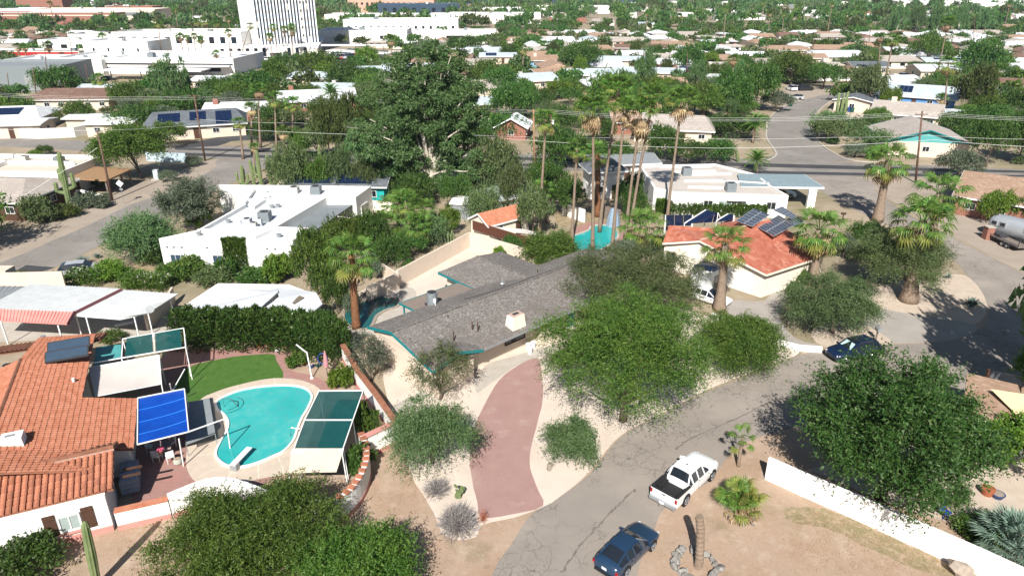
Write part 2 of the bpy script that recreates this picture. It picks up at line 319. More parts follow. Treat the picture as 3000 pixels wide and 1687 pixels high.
# ================================================================ vegetation library
def tri_mesh(name, V, m):
    V = np.asarray(V, dtype=np.float32).reshape(-1, 3); n = len(V); me = bpy.data.meshes.new(name)
    me.vertices.add(n); me.vertices.foreach_set('co', V.ravel()); me.loops.add(n); me.loops.foreach_set('vertex_index', np.arange(n, dtype=np.int32))
    k = n // 3; me.polygons.add(k); me.polygons.foreach_set('loop_start', np.arange(0, n, 3, dtype=np.int32)); me.polygons.foreach_set('loop_total', np.full(k, 3, dtype=np.int32))
    me.materials.append(M[m] if isinstance(m, str) else m); me.update(calc_edges=True); me.shade_flat(); return me
def link(name, me, parent=None, loc=(0, 0, 0), rot=(0, 0, 0), scale=None):
    o = bpy.data.objects.new(name, me); col.objects.link(o); o.parent = parent; o.location = loc; o.rotation_euler = rot
    if scale is not None: o.scale = scale if isinstance(scale, (tuple, list)) else (scale,) * 3
    return o
def norm(a): return a / np.maximum(np.linalg.norm(a, axis=-1, keepdims=True), 1e-9)
def leaves(C, D, l, w, g):
    n = len(C); D = norm(D); S = norm(np.cross(D, g.normal(size=(n, 3)))) * w * g.uniform(.6, 1.2, (n, 1)) / 2
    T = C + D * l * g.uniform(.6, 1.3, (n, 1)); return np.stack([C - S, C + S, T], 1).reshape(-1, 3)
def clumpset(g, n, rz=.7, zc=0, lo=.5, under=.35, lump=.25):
    """clump centres through the outer part of a crown of radius 1 (x, y) and rz (z)"""
    d = norm(g.normal(size=(n * 3, 3))); d = d[(d[:, 2] > -under)][:n]; r = lo + (1 - lo) * g.random((len(d), 1)) ** .6
    ph = g.uniform(0, 6.28, 4); a = np.arctan2(d[:, 1], d[:, 0])
    mod = 1 - lump * (.5 + .5 * np.sin(a * 3 + ph[0])) * (.5 + .5 * np.sin(a * 5 + ph[1] + d[:, 2] * 3)); r = r * mod[:, None] if mod.ndim == 1 else r
    P = d * r; P[:, 2] = P[:, 2] * rz + zc; return P, d
def crown_clumps(g, nc, npc, rz=.5, zc=.5, cr=.26, l=.05, w=.03, lo=.45, under=.4, flat=.75, lump=.3):
    P, d = clumpset(g, nc, rz, zc, lo, under, lump); out = []
    for p in P:
        r = cr * g.uniform(.6, 1.25); e = norm(g.normal(size=(npc, 3))); q = e * r * (g.random((npc, 1)) ** .45) * np.array([1, 1, flat * rz / .5 if rz < .5 else flat])
        out.append(leaves(p + q, e + g.normal(size=e.shape) * .7, l, w, g))
    return np.concatenate(out)
def crown_sprays(g, nc, ns, m, R0, RZ, zc, L, l, w, droop=.35, lo=.35, under=.3, cr=.16, lump=.3, up=.15):
    """feathery crown: arching sprays with small leaflets on both sides"""
    P, d = clumpset(g, nc, RZ, zc, lo, under, lump); P[:, :2] *= R0; out = []
    for p, dd in zip(P, d):
        c = p + g.normal(size=(ns, 3)) * cr * R0 * np.array([1, 1, .5]); o = norm(dd * .9 + g.normal(size=(ns, 3)) * .8 + np.array([0, 0, up]))
        t = np.linspace(.05, 1, m)[None, :, None]; q = c[:, None] + o[:, None] * L * t * g.uniform(.5, 1.2, (ns, 1, 1)); q[..., 2] -= (droop * L * t[..., 0] ** 2)
        q = q.reshape(-1, 3) + g.normal(size=(ns * m, 3)) * .04 * L; e = np.repeat(o, m, 0) * .5 + g.normal(size=(ns * m, 3)) * .8
        out.append(leaves(q, e, l, w, g))
    return np.concatenate(out)
def limb_mesh(g, targets, fork, base, r0, n=6, bend=.25, r1=.03, mname='bark', sub=0):
    b = MB(); base = Vector(base); fork = Vector(fork)
    b.tube([base, base.lerp(fork, .5) + Vector(g.normal(size=3) * .06 * r0 * 4), fork], [r0 * 1.25, r0, r0 * .85], 8)
    for t in targets:
        t = Vector(t); L = (t - fork).length; q = [fork]
        for k in (.33, .66):
            q.append(fork.lerp(t, k) + Vector(g.normal(size=3)) * L * bend * .3 + Vector((0, 0, L * .12 * (1 - k))))
        q.append(t); b.tube(q, [r0 * .55, r0 * .4, r0 * .25, r1], n, False)
    return b
LIBT = {}
def proto(kind, i):
    """tree prototypes, crown radius 1, height 1"""
    key = (kind, i)
    if key in LIBT: return LIBT[key]
    g = np.random.default_rng(abs(hash(kind)) % 1000 + i * 17 if False else sum(map(ord, kind)) * 7 + i * 17)
    bark = 'bark'; bot = .2; lm = None; lims = None
    if kind == 'round': V = crown_clumps(g, 60, 85, .40, .58, .27, .075, .05); lm = 'leaf_dark'; bot = .18
    elif kind == 'roundlight': V = crown_clumps(g, 60, 85, .40, .58, .27, .075, .05); lm = 'leaf_mesquite'; bot = .18
    elif kind == 'bright': V = crown_clumps(g, 55, 75, .44, .55, .26, .085, .07, lump=.15); lm = 'leaf_bright'; bot = .1
    elif kind == 'olive': V = crown_clumps(g, 50, 80, .40, .58, .25, .085, .055, lump=.4); lm = 'leaf_olive'
    elif kind == 'grey': V = crown_clumps(g, 50, 85, .40, .55, .25, .08, .05, lump=.4); lm = 'leaf_grey'
    elif kind == 'wisp': V = crown_sprays(g, 44, 14, 8, 1, .36, .58, .42, .09, .045, lo=.3); lm = 'leaf_pv'
    elif kind == 'mesq': V = crown_sprays(g, 60, 15, 8, 1, .34, .58, .36, .095, .05, lo=.35); lm = 'leaf_mesquite'
    elif kind == 'mesqdark': V = crown_sprays(g, 60, 15, 8, 1, .34, .58, .36, .095, .05, lo=.35); lm = 'leaf_dark'
    elif kind == 'pine': V = crown_clumps(g, 70, 60, .45, .53, .2, .085, .05, lo=.3, under=.8, lump=.55); lm = 'leaf_pine'
    elif kind == 'cypress':
        z = g.random(2600); a = g.uniform(0, 6.28, 2600); r = (1 - z) ** .6 * .9 * g.uniform(.6, 1, 2600); C = np.stack([np.cos(a) * r, np.sin(a) * r, z * .93 + .03], 1)
        D = np.stack([np.cos(a) * .5, np.sin(a) * .5, np.ones_like(a)], 1) + g.normal(size=C.shape) * .3; V = leaves(C, D, .09, .06, g); lm = 'leaf_dark'
    elif kind == 'euc': V = crown_clumps(g, 46, 85, .42, .56, .2, .08, .05, lo=.35, under=.7, lump=.5); lm = 'leaf_euc'; bark = 'bark_white'; bot = .15
    elif kind == 'weep': V = crown_sprays(g, 44, 16, 9, 1, .36, .6, .5, .10, .045, droop=1.0, lo=.4); lm = 'leaf_olive'
    elif kind == 'far': V = crown_clumps(g, 26, 34, .40, .56, .32, .16, .13, lump=.3); lm = ['leaf_dark', 'leaf_mesquite', 'leaf_olive', 'leaf_dark', 'leaf_pine', 'leaf_euc'][i % 6]
    tm = limb_mesh(g, [(g.uniform(-.55, .55), g.uniform(-.55, .55), g.uniform(.5, .75)) for _ in range(5)], (0, 0, .24), (0, 0, 0), .045, 5, mname=bark, r1=.01).obj('trunk', bark, fix=False)
    tmesh = tm.data; bpy.data.objects.remove(tm); cm = tri_mesh('crown_' + kind, V, lm); LIBT[key] = (tmesh, cm, bot); return LIBT[key]
def fit(xc, yb, wpx, yt, bot=.2, hmin=1.0, hmax=40):
    """base point, crown radius and height from a survey of the trunk foot, crown width and top"""
    B = G(xc, yb); lo, hi = hmin, hmax
    for _ in range(22):
        h = (lo + hi) / 2; r = abs(G(xc + wpx / 2, yb, h * .5).x - G(xc - wpx / 2, yb, h * .5).x) / 2
        zc = h * (1 + bot) / 2; rz = h * (1 - bot) / 2; vt = min(proj((B.x, B.y + r * .92 * math.cos(t), zc + rz * math.sin(t)))[1] for t in [k * math.pi / 12 for k in range(12)])
        if vt > yt: lo = h
        else: hi = h
    return B, r, h
def tree_at(B, r, h, kind, i=0, label=None, cat='tree', group=None, name='tree'):
    tm, cm, bot = proto(kind, i); t = thing(name, B, 0, label, cat, group)
    link('trunk', tm, t, rot=(0, 0, rnd.uniform(0, 6.28)), scale=(r, r, h)); link('crown', cm, t, rot=(0, 0, rnd.uniform(0, 6.28)), scale=(r, r, h)); return t
def tree(xc, yb, wpx, yt, kind, label, i=None, group=None, name='tree', cat='tree'):
    B, r, h = fit(xc, yb, wpx, yt, .2); return tree_at(B, r, h, kind, rnd.randrange(3) if i is None else i, label, cat, group, name)
def shrub(xc, yb, wpx, yt, kind, label, group=None, name='shrub', cat='shrub'):
    """low bush with leaves to the ground; a single mesh"""
    B, r, h = fit(xc, yb, wpx, yt, .0, .2); tm, cm, bot = proto(kind, rnd.randrange(2))
    o = link(name, cm, None, B - Vector((0, 0, h * .12)), (0, 0, rnd.uniform(0, 6.28)), (r, r, h * 1.12)); return tag(o, label, cat, group)
def hero(name, xc, yb, x0, x1, yt, kw, lm, label, trunk_r=.25, forks=9, seed=1, bark='bark', bot=.25, dy=.0, fork=.25, cat='tree', targets_lo=.3):
    """a tree of its own at real size: x0..x1 crown extent at the crown's own distance"""
    g = np.random.default_rng(seed); B = G(xc, yb); xm = (x0 + x1) / 2; C0, r, h = fit(xm, yb, x1 - x0, yt, bot); off = Vector((C0.x - B.x, dy, 0))
    zc = h * (1 + bot) / 2; rz = h * (1 - bot) / 2; Ls = kw.get('L', 1.3); r = max(r * .6, r - .42 * Ls); rz = max(rz * .6, rz - .3 * Ls); V = crown_sprays(g, kw.get('nc', 150), kw.get('ns', 22), kw.get('m', 9), r, rz, zc, kw.get('L', 1.3), kw.get('l', .15), kw.get('w', .05), kw.get('droop', .4), kw.get('lo', .35), kw.get('under', .3), kw.get('cr', .12), kw.get('lump', .3), kw.get('up', .15))
    V = V + np.array([off.x, off.y, 0]); V = V[np.repeat(V.reshape(-1, 3, 3)[:, :, 2].min(1) > .15, 3)]
    t = thing(name, B, 0, label, cat); link('crown', tri_mesh('crown', V, lm), t)
    P, _ = clumpset(g, forks, rz * .8, zc, .5, .15); P[:, :2] *= r * .85; P[:, :2] += np.array([off.x, off.y])
    limb_mesh(g, P, (off.x * .15, off.y * .15, h * fork * .6), (0, 0, 0), trunk_r, 6, r1=.03).obj('trunk', bark, t, smooth=True, fix=False); return t, r, h
# ---------------------------------------------------------------- palms
def fan_frond_mesh(name, m, nb=16, droop=.35, pet=1.12, R1=.95, lod=0, g=None):
    g = g or np.random.default_rng(3); T = []; def_pet = [(0, 0, 0), (pet * .5, 0, .10 * pet), (pet, 0, .08 * pet)]
    for a, b_ in zip(def_pet[:-1], def_pet[1:]):
        a = np.array(a); b_ = np.array(b_); s_ = np.array([0, .025, 0]); T += [a - s_, a + s_, b_ + s_, a - s_, b_ + s_, b_ - s_]
    o = np.array(def_pet[-1])
    for k in range(nb):
        a = R(-100 + 200 * k / (nb - 1)); L = R1 * (1 - .28 * abs(a) / R(100)) * g.uniform(.88, 1.05); d = np.array([math.cos(a), math.sin(a), 0]); s_ = np.array([-math.sin(a), math.cos(a), 0]); wd = R1 * .05 * 16 / nb
        fold = .16 * (1 if k % 2 else -1) * wd * 3; mid = o + d * L * .55 + np.array([0, 0, -.06 * L + .05 * R1]); tip = o + d * L * .93 + np.array([0, 0, -droop * L * g.uniform(.6, 1.3)])
        T += [o, mid - s_ * wd + (0, 0, fold), mid + s_ * wd, mid - s_ * wd + (0, 0, fold), tip, mid + s_ * wd]
    return tri_mesh(name, T, m)
def pinnate_frond_mesh(name, m, nb=22, L=1.0, droop=.5, w=.22):
    g = np.random.default_rng(5); T = []; P = lambda t: np.array([L * t, 0, .28 * L * math.sin(t * 1.9) - droop * L * t * t * .8])
    for k in range(10):
        a, b_ = P(k / 10), P((k + 1) / 10); s_ = np.array([0, .012, 0]); T += [a - s_, a + s_, b_ + s_, a - s_, b_ + s_, b_ - s_]
    for k in range(nb):
        t = .15 + .85 * k / nb; p = P(t); ll = w * (1 - .6 * abs(t - .5)) * L
        for sgn in (-1, 1): T += [p, p + np.array([.035 * L, 0, 0]), p + np.array([ll * .6, sgn * ll, -.08 * L])]
    return tri_mesh(name, T, m)
FR = {}
def fronds():
    g = np.random.default_rng(9)
    for i in range(3):
        FR['g', i] = fan_frond_mesh('frond_green', 'frond_green', 16, .3 + .15 * i, g=g); FR['y', i] = fan_frond_mesh('frond_yellow', 'frond_yellow', 14, .55, g=g)
        FR['d', i] = fan_frond_mesh('frond_dead', 'frond_dead', 9, .7, .8, .8, g=g); FR['b', i] = fan_frond_mesh('frond_blue', 'frond_blue', 18, .15, g=g)
    FR['p'] = pinnate_frond_mesh('pinnate', 'frond_green'); FR['py'] = pinnate_frond_mesh('pinnate_y', 'frond_yellow')
fronds()
def frond_set(g, n, dead, r, up=1.0):
    """(kind, rotation, scale) for a fan palm head: upright spear leaves, spreading ones, hanging ones, dead skirt"""
    out = []
    for k in range(n):
        f = (k + .5) / n; el = R(82 - (84 if dead > 15 else 125) * f ** .85) * up + g.uniform(-.15, .15); az = k * 2.39996 + g.uniform(-.2, .2); kd = 'y' if f > .8 and (dead < 16 or k % 3 == 0) else 'g'
        out.append((kd, az, el, r * .5 * g.uniform(.85, 1.1) * (1.05 if f > .2 else .85)))
    for k in range(dead): out.append(('d', g.uniform(0, 6.28), R(-15 - 68 * g.random() ** .7), r * .5 * g.uniform(.8, 1.15)))
    return out
def meshverts(me):
    a = np.empty(len(me.vertices) * 3, dtype=np.float32); me.vertices.foreach_get('co', a); return a.reshape(-1, 3)
def rotm(az, el):
    return np.array(Matrix.Rotation(az, 3, 'Z') @ Matrix.Rotation(-el, 3, 'Y'))
HEADS = {}
def palm_head(kind, i):
    """merged head for palms too small to show single fronds; unit radius"""
    if (kind, i) in HEADS: return HEADS[kind, i]
    g = np.random.default_rng(40 + i); V = {'g': [], 'y': [], 'd': []}
    if kind == 'fan':
        for kd, az, el, s_ in frond_set(g, 26, [0, 14, 26][i % 3], 1.0): V[kd].append(meshverts(FR[kd, g.integers(3)]) @ rotm(az, el).T * s_)
    else:
        for k in range(34): V['g'].append(meshverts(FR['p']) @ rotm(k * 2.4, R(75 - 95 * k / 34)).T)
    r = []
    for kd, nm in (('g', 'frond_green'), ('y', 'frond_yellow'), ('d', 'frond_dead')):
        if V[kd]: r.append(({'g': 'crown', 'y': 'lower_fronds', 'd': 'dead_fronds'}[kd], tri_mesh('head_' + kd, np.concatenate(V[kd]), nm)))
    HEADS[kind, i] = r; return r
def palm(xb, yb, xt, yt, wpx, label, tr=.22, dead=6, n=34, detail=True, trunk='palm_trunk', kind='fan', i=0, group=None, name='palm_tree', flare=1.5, up=1.0, rh=None):
    """foot pixel, head-centre pixel, head width"""
    B = G(xb, yb); y = (yt * KPX - 843.5) / FPX; x = (xt * KPX - 1500) / FPX; d = B.y / (_c - y * _s); top = Vector((x * d, B.y, CAM_H - d * (_s + y * _c)))
    r = rh or wpx * KPX / FPX * d / 2; return palm_at(B, top - B, r, label, tr, dead, n, detail, trunk, kind, i, group, name, flare, up)
def palm_at(B, top, r, label, tr=.22, dead=6, n=34, detail=True, trunk='palm_trunk', kind='fan', i=0, group=None, name='palm_tree', flare=1.5, up=1.0):
    t = thing(name, B, 0, label, 'palm tree', group); h = top.z; g = np.random.default_rng(int(abs(B.x * 13 + B.y * 7)) + i); b = MB(); k_ = 14 if detail else 5; pts = []; rad = []
    for k in range(k_ + 1):
        f = k / k_; q = Vector((top.x * f ** 1.3, top.y * f, h * f)); pts.append(q); rad.append(tr * (flare - (flare - 1) * min(1, f * 3.5) if f < .3 else 1 - .25 * f) * (1 + (.05 * (k % 2) if detail else 0)))
    b.tube(pts, rad, 10 if detail else 6); b.obj('trunk', trunk, t, smooth=True, fix=False)
    if detail:
        for kd, az, el, s_ in frond_set(g, n, dead, r, up):
            nm = {'g': 'frond', 'y': 'frond', 'd': 'dead_frond', 'b': 'frond'}[kd]; off = Vector((math.cos(az), math.sin(az), 0)) * tr * .5
            link(nm, FR[kd, int(g.integers(3))], t, top + off + Vector((0, 0, -.25 * (1 if el < 0 else 0) - (.9 * g.random() if kd == 'd' else 0))), (0, -el, az), s_)
    else:
        for nm, me in palm_head(kind, i): link(nm, me, t, top, (0, 0, g.uniform(0, 6.28)), r)
    return t
def rosette(name, loc, n, L, w, m, label, cat, parent=None, up0=80, up1=15, curve=.1, group=None, part='leaf'):
    """agave or yucca: stiff tapering leaves, each a part of its own"""
    me = MB(); me.add([(0, -w / 2, 0), (0, w / 2, 0), (L * .45, w * .62, L * curve), (L * .45, 0, L * curve - w * .35), (L * .45, -w * .62, L * curve), (L, 0, L * curve * .2)], [(0, 3, 4), (0, 1, 3), (1, 2, 3), (4, 3, 5), (3, 2, 5)])
    o = me.obj(part, m, fix=False); mesh = o.data; bpy.data.objects.remove(o); t = thing(name, loc, 0, label, cat, group)
    for k in range(n):
        f = k / n; link(part, mesh, t, (0, 0, .05), (0, -R(up0 + (up1 - up0) * f), k * 2.39996), 1 - .25 * (1 - f) + rnd.uniform(-.1, .1))
    return t
def saguaro(xb, yb, xt, yt, label, r=.22, arms=(), group=None, name='saguaro_cactus', mt='cactus'):
    B = G(xb, yb); y = (yt * KPX - 843.5) / FPX; x = (xt * KPX - 1500) / FPX; d = B.y / (_c - y * _s); top = Vector((x * d - B.x, 0, CAM_H - d * (_s + y * _c)))
    t = thing(name, B, 0, label, 'cactus', group)
    def rib(pts, rad, n=18):
        b = MB(); P = []; F = []; pts = [Vector(p) for p in pts]
        for i, p in enumerate(pts):
            dd = (pts[min(i + 1, len(pts) - 1)] - pts[max(i - 1, 0)]).normalized(); ux = dd.cross(Vector((0, 1, 0))).normalized(); uy = ux.cross(dd)
            P += [p + (ux * math.cos(a) + uy * math.sin(a)) * rad[i] * (1.0 if k % 2 else .84) for k, a in enumerate([6.2832 * k / n for k in range(n)])]
        for i in range(len(pts) - 1): F += [(i * n + k, i * n + (k + 1) % n, (i + 1) * n + (k + 1) % n, (i + 1) * n + k) for k in range(n)]
        F.append(tuple(range((len(pts) - 1) * n, len(pts) * n))); return b.add(P, F)
    h = top.z; rib([(0, 0, 0), (top.x * .5, 0, h * .5), (top.x * .9, 0, h * .92), (top.x * .97, 0, h * .97), (top.x * .99, 0, h * .99), (top.x, 0, h)], [r * .9, r * 1.05, r * .85, r * .6, r * .35, .03]).obj('stem', mt, t, fix=False)
    for az, z0, out, ln in arms:
        dx, dy = math.cos(az), math.sin(az); z0 = z0 * h; ln = ln * h; q = [(dx * r * .5, dy * r * .5, z0), (dx * out * .7, dy * out * .7, z0 + .05 * h * .4), (dx * out, dy * out, z0 + .3), (dx * out, dy * out, z0 + ln * .85), (dx * out, dy * out, z0 + ln * .97), (dx * out, dy * out, z0 + ln)]
        rib([Vector(p) + Vector((top.x * z0 / h, 0, 0)) for p in q], [r * .6, r * .65, r * .7, r * .7, r * .4, .03], 14).obj('arm', mt, t, fix=False)
    return t
def deadbush(xc, yb, wpx, yt, label, seed, m='twig_grey', name='bare_shrub', n=900):
    B, r, h = fit(xc, yb, wpx, yt, 0, .2); g = np.random.default_rng(seed); T = []
    d = norm(g.normal(size=(n, 3)) + np.array([0, 0, .6])); d[:, 2] = np.abs(d[:, 2]); c = d * np.array([r, r, h]) * g.uniform(.1, .75, (n, 1))
    T = leaves(c, d * .8 + g.normal(size=d.shape) * .35, r * .42, .03, g); b0 = norm(g.normal(size=(60, 3)) + np.array([0, 0, 1.2])); b0[:, 2] = np.abs(b0[:, 2])
    T = np.concatenate([T, leaves(np.zeros((60, 3)), b0 * np.array([r, r, h]), r * .8, .05, g)]); return tag(link(name, tri_mesh(name, T, m), None, B), label, 'shrub')
def hedge(name, pts, w, h, lm, label, dens=420, l=.3, lw=.17, cat='hedge', jag=.35, seed=2, flowers=0, group=None, z0=.0):
    """clipped or loose hedge along a ground line of world points"""
    g = np.random.default_rng(seed); pts = [Vector((p[0], p[1], 0)) for p in pts]; B = sum(pts, Vector()) / len(pts); C = []; D = []; F = []
    for a, b in zip(pts[:-1], pts[1:]):
        L = (b - a).length; n = int(dens * L * 1.5); l, lw = l, lw; t = g.random(n); u = (b - a).normalized(); s_ = Vector((-u.y, u.x, 0)); bump = .5 + .5 * np.sin(t * L * 2.1 + g.uniform(0, 6)) * np.sin(t * L * 5.3)
        sx = g.uniform(-1, 1, n); top = h * (1 - jag * .5 * bump) * np.sqrt(np.clip(1 - np.abs(sx) ** 3, .1, 1)); z = top * (1 - g.random(n) ** 2.2 * .95); c = np.outer(t, np.array(b - a)) + np.array(a - B) + np.outer(sx * w / 2 * (1 + .15 * bump), np.array(s_)); c[:, 2] = z + z0
        C.append(c); D.append(np.outer(sx, np.array(s_)) + np.array([0, 0, .8]) + g.normal(size=c.shape) * .5)
    C = np.concatenate(C); D = np.concatenate(D); V = leaves(C, D, l, lw, g); t = tag(link(name, tri_mesh(name, V, lm), None, B), label, cat, group)
    if flowers:
        k = g.choice(len(C), min(flowers, len(C)), False); k = k[C[k, 2] > .45 * h]; link('blossom', tri_mesh('blossom', leaves(C[k] * 1.0 + g.normal(size=C[k].shape) * .08 + np.array([0, 0, .1]), D[k], .16, .16, g), 'flower_white'), t)['kind'] = 'stuff'
    return t
def bush(B, r, h, lm, label, n=1500, l=.14, w=.06, seed=1, name='shrub', cat='shrub', group=None, lump=.3):
    g = np.random.default_rng(seed); V = crown_clumps(g, max(12, n // 60), 60, .5, .5, .28, l / r, w / r, lo=.4, under=.6, lump=lump) * np.array([r, r, h]); V[:, 2] = np.maximum(V[:, 2], .01)
    return tag(link(name, tri_mesh(name, V, lm), None, B), label, cat, group)
# ================================================================ the setting: ground, streets, yards
def grid_sheet(name, x0, x1, y0, y1, nx, ny, z, m):
    b = MB(); V = [(x0 + (x1 - x0) * i / nx, y0 + (y1 - y0) * j / ny, z) for j in range(ny + 1) for i in range(nx + 1)]
    F = [(j * (nx + 1) + i, j * (nx + 1) + i + 1, (j + 1) * (nx + 1) + i + 1, (j + 1) * (nx + 1) + i) for j in range(ny) for i in range(nx)]
    o = b.add(V, F).obj(name, m, fix=False); o['kind'] = 'structure'; return o
grid_sheet('ground', -3600, 3600, -60, 7600, 24, 26, 0, 'dirt_far')
sheet('bare_ground', [(-400, 1900), (-400, 1240), (-60, 1240), (430, 1290), (900, 1120), (1000, 1010), (1300, 1200), (1800, 1040), (2100, 830), (2480, 720), (2700, 760), (2900, 1100), (3000, 1900)], .006, 'dirt', sm=0)
A3 = [(-300, 335), (0, 345), (440, 364), (1000, 380), (1900, 401), (2200, 411), (2576, 427), (2950, 441), (2950, 456), (2576, 446), (2200, 446), (2000, 443), (1500, 432), (1000, 420), (700, 406), (548, 399), (430, 394), (0, 368), (-300, 354)]
sheet('main_road', A3, .012, 'asphalt_mid', 2)
sheet('road_wear', [(440, 371), (1000, 388), (1900, 411), (2200, 419), (2576, 430), (2800, 435), (2800, 439), (2576, 435), (2200, 428), (1900, 420), (1000, 394), (440, 377)], .018, 'asphalt_dark', 0)
sheet('road_wear', [(440, 384), (1000, 402), (1900, 430), (2200, 436), (2576, 441), (2800, 446), (2800, 449), (2576, 445), (2200, 443), (1900, 437), (1000, 409), (440, 391)], .018, 'asphalt_dark', 0)
sheet('road_shoulder', [(-300, 735), (-300, 640), (0, 590), (110, 560), (230, 522), (300, 470), (420, 440), (520, 405), (560, 402), (560, 412), (540, 425), (412, 489), (325, 520), (225, 572), (125, 612), (0, 668)], .009, 'shoulder', 3)
sheet('side_street', [(-400, 790), (-300, 735), (0, 661), (125, 608), (225, 566), (325, 516), (412, 488), (510, 440), (545, 418), (552, 401), (700, 407), (735, 409), (640, 428), (600, 451), (520, 492), (430, 540), (275, 606), (190, 650), (140, 671), (0, 740), (-300, 880)], .016, 'asphalt_mid', 2)
sheet('street_shadow_patch', [(0, 703), (66, 667), (139, 673), (75, 693), (0, 704)], .021, 'asphalt_dark', 0)  # angular roof shadow on the side street, painted as a dark sheet
sheet('north_street', [(1917, 406), (1950, 388), (1930, 350), (1931, 325), (1935, 300), (1971, 270), (2013, 255), (2058, 243), (2103, 236), (2150, 232), (2150, 240), (2103, 245), (2079, 261), (2061, 276), (2040, 303), (2041, 330), (2060, 361), (2100, 389), (2150, 405)], .016, 'asphalt_mid', 2)
sheet('north_street', [(430, 372), (480, 360), (550, 345), (610, 334), (760, 334), (745, 346), (640, 352), (580, 356), (545, 368)], .016, 'asphalt_dark', 2)
sheet('crossing_street', [(2178, 450), (2205, 485), (2270, 530), (2373, 585), (2450, 625), (2576, 690), (2800, 800), (2900, 1080), (2700, 1030), (2560, 1010), (2420, 992), (2350, 1010), (2150, 1040), (1932, 1092), (1850, 1130), (1779, 1215), (1675, 1276), (1646, 1333), (1620, 1391), (1600, 1460), (1560, 1700), (1150, 1700), (1235, 1449), (1285, 1370), (1330, 1300), (1370, 1271), (1400, 1255), (1480, 1195), (1548, 1112), (1600, 1075), (1660, 1045), (1700, 1025), (1780, 985), (1870, 950), (1960, 915), (2010, 893), (2070, 880), (2140, 880), (2207, 868), (2300, 864), (2388, 857), (2440, 842), (2478, 815), (2488, 780), (2470, 740), (2440, 700), (2398, 655), (2330, 610), (2240, 570), (2163, 534), (2064, 480), (2030, 446)], .014, 'asphalt_old', 3)
sheet('sand_verge', [(2185, 450), (2330, 452), (2400, 470), (2500, 560), (2576, 570), (2800, 640), (2900, 800), (2580, 688), (2450, 620), (2373, 580), (2275, 525), (2215, 487)], .010, 'shoulder', 3)
# yards of the shingle-roofed house
sheet('front_yard', [(965, 960), (1030, 1180), (1062, 1240), (1092, 1292), (1112, 1340), (1150, 1358), (1198, 1350), (1214, 1320), (1300, 1300), (1372, 1272), (1402, 1254), (1478, 1192), (1545, 1110), (1600, 1072), (1700, 1022), (1780, 980), (1870, 945), (1960, 910), (2010, 888), (1970, 860), (1800, 800), (1600, 760), (1400, 790), (1200, 850), (1000, 920)], .020, 'sand_yard', 3)
sheet('driveway', [(1350, 900), (1290, 928), (1255, 958), (1228, 1000), (1203, 1050), (1187, 1100), (1181, 1150), (1188, 1210), (1200, 1260), (1212, 1302), (1290, 1293), (1366, 1272), (1350, 1225), (1335, 1180), (1334, 1140), (1345, 1090), (1358, 1040), (1366, 1000), (1364, 950)], .026, 'drive_pink', 3, jit=.02)
sheet('front_walk', [(1188, 955), (1200, 990), (1290, 925), (1400, 880), (1396, 865), (1280, 900), (1230, 912)], .024, 'concrete', 0)
sheet('back_yard', [(990, 690), (1180, 585), (1445, 668), (1450, 740), (1200, 800), (1000, 850), (870, 830), (860, 760), (930, 720)], .008, 'sand_yard', 0)
sheet('side_path', [(985, 1022), (1050, 990), (1100, 960), (1110, 975), (1010, 1040)], .028, 'concrete', 0)
sheet('pool_apron', [(868, 770), (900, 745), (940, 738), (985, 722), (1040, 726), (1045, 760), (1020, 800), (980, 812), (950, 835), (900, 850), (868, 820)], .028, 'concrete', 3)
# red-roofed house: drive, gravel, planter
sheet('paved_drive', [(1840, 755), (1925, 755), (1970, 700), (2000, 735), (1960, 790), (2000, 850), (2065, 868), (1970, 866), (1900, 810), (1830, 790)], .012, 'gravel_grey', 3)
sheet('gravel_drive', [(2172, 812), (2210, 778), (2330, 790), (2420, 806), (2460, 820), (2440, 842), (2390, 855), (2300, 862), (2236, 862), (2215, 835)], .012, 'gravel_grey', 3)
sheet('planter_ground', [(2130, 740), (2210, 722), (2300, 700), (2400, 690), (2440, 700), (2476, 745), (2480, 790), (2450, 815), (2400, 806), (2210, 775)], .016, 'sand_pale', 3)
sheet('planter_ground', [(2040, 835), (2100, 810), (2172, 815), (2215, 838), (2238, 864), (2140, 878), (2070, 872)], .016, 'sand_pale', 3)
# left garden
sheet('brick_patio', [(340, 1010), (430, 880), (560, 880), (700, 862), (760, 880), (900, 960), (900, 1060), (740, 1180), (560, 1250), (340, 1280)], .008, 'brick_paving', 3)
sheet('lawn', [(462, 930), (560, 902), (640, 892), (688, 891), (695, 905), (712, 950), (650, 962), (560, 990), (480, 1010), (430, 1005)], .014, 'lawn', 3, jit=.03)
sheet('pool_deck', [(468, 1150), (480, 1080), (500, 1010), (545, 985), (600, 968), (680, 952), (750, 955), (800, 975), (815, 1010), (780, 1100), (745, 1180), (650, 1205), (560, 1225), (500, 1215), (475, 1190)], .020, 'deck', 4)
sheet('planting_bed', [(725, 905), (760, 880), (860, 900), (900, 1010), (860, 985), (790, 945), (740, 935)], .016, 'dirt', 2)
sheet('driveway_court', [(-300, 850), (-300, 780), (0, 790), (400, 770), (470, 830), (400, 860), (240, 850), (0, 860)], .006, 'concrete', 0)
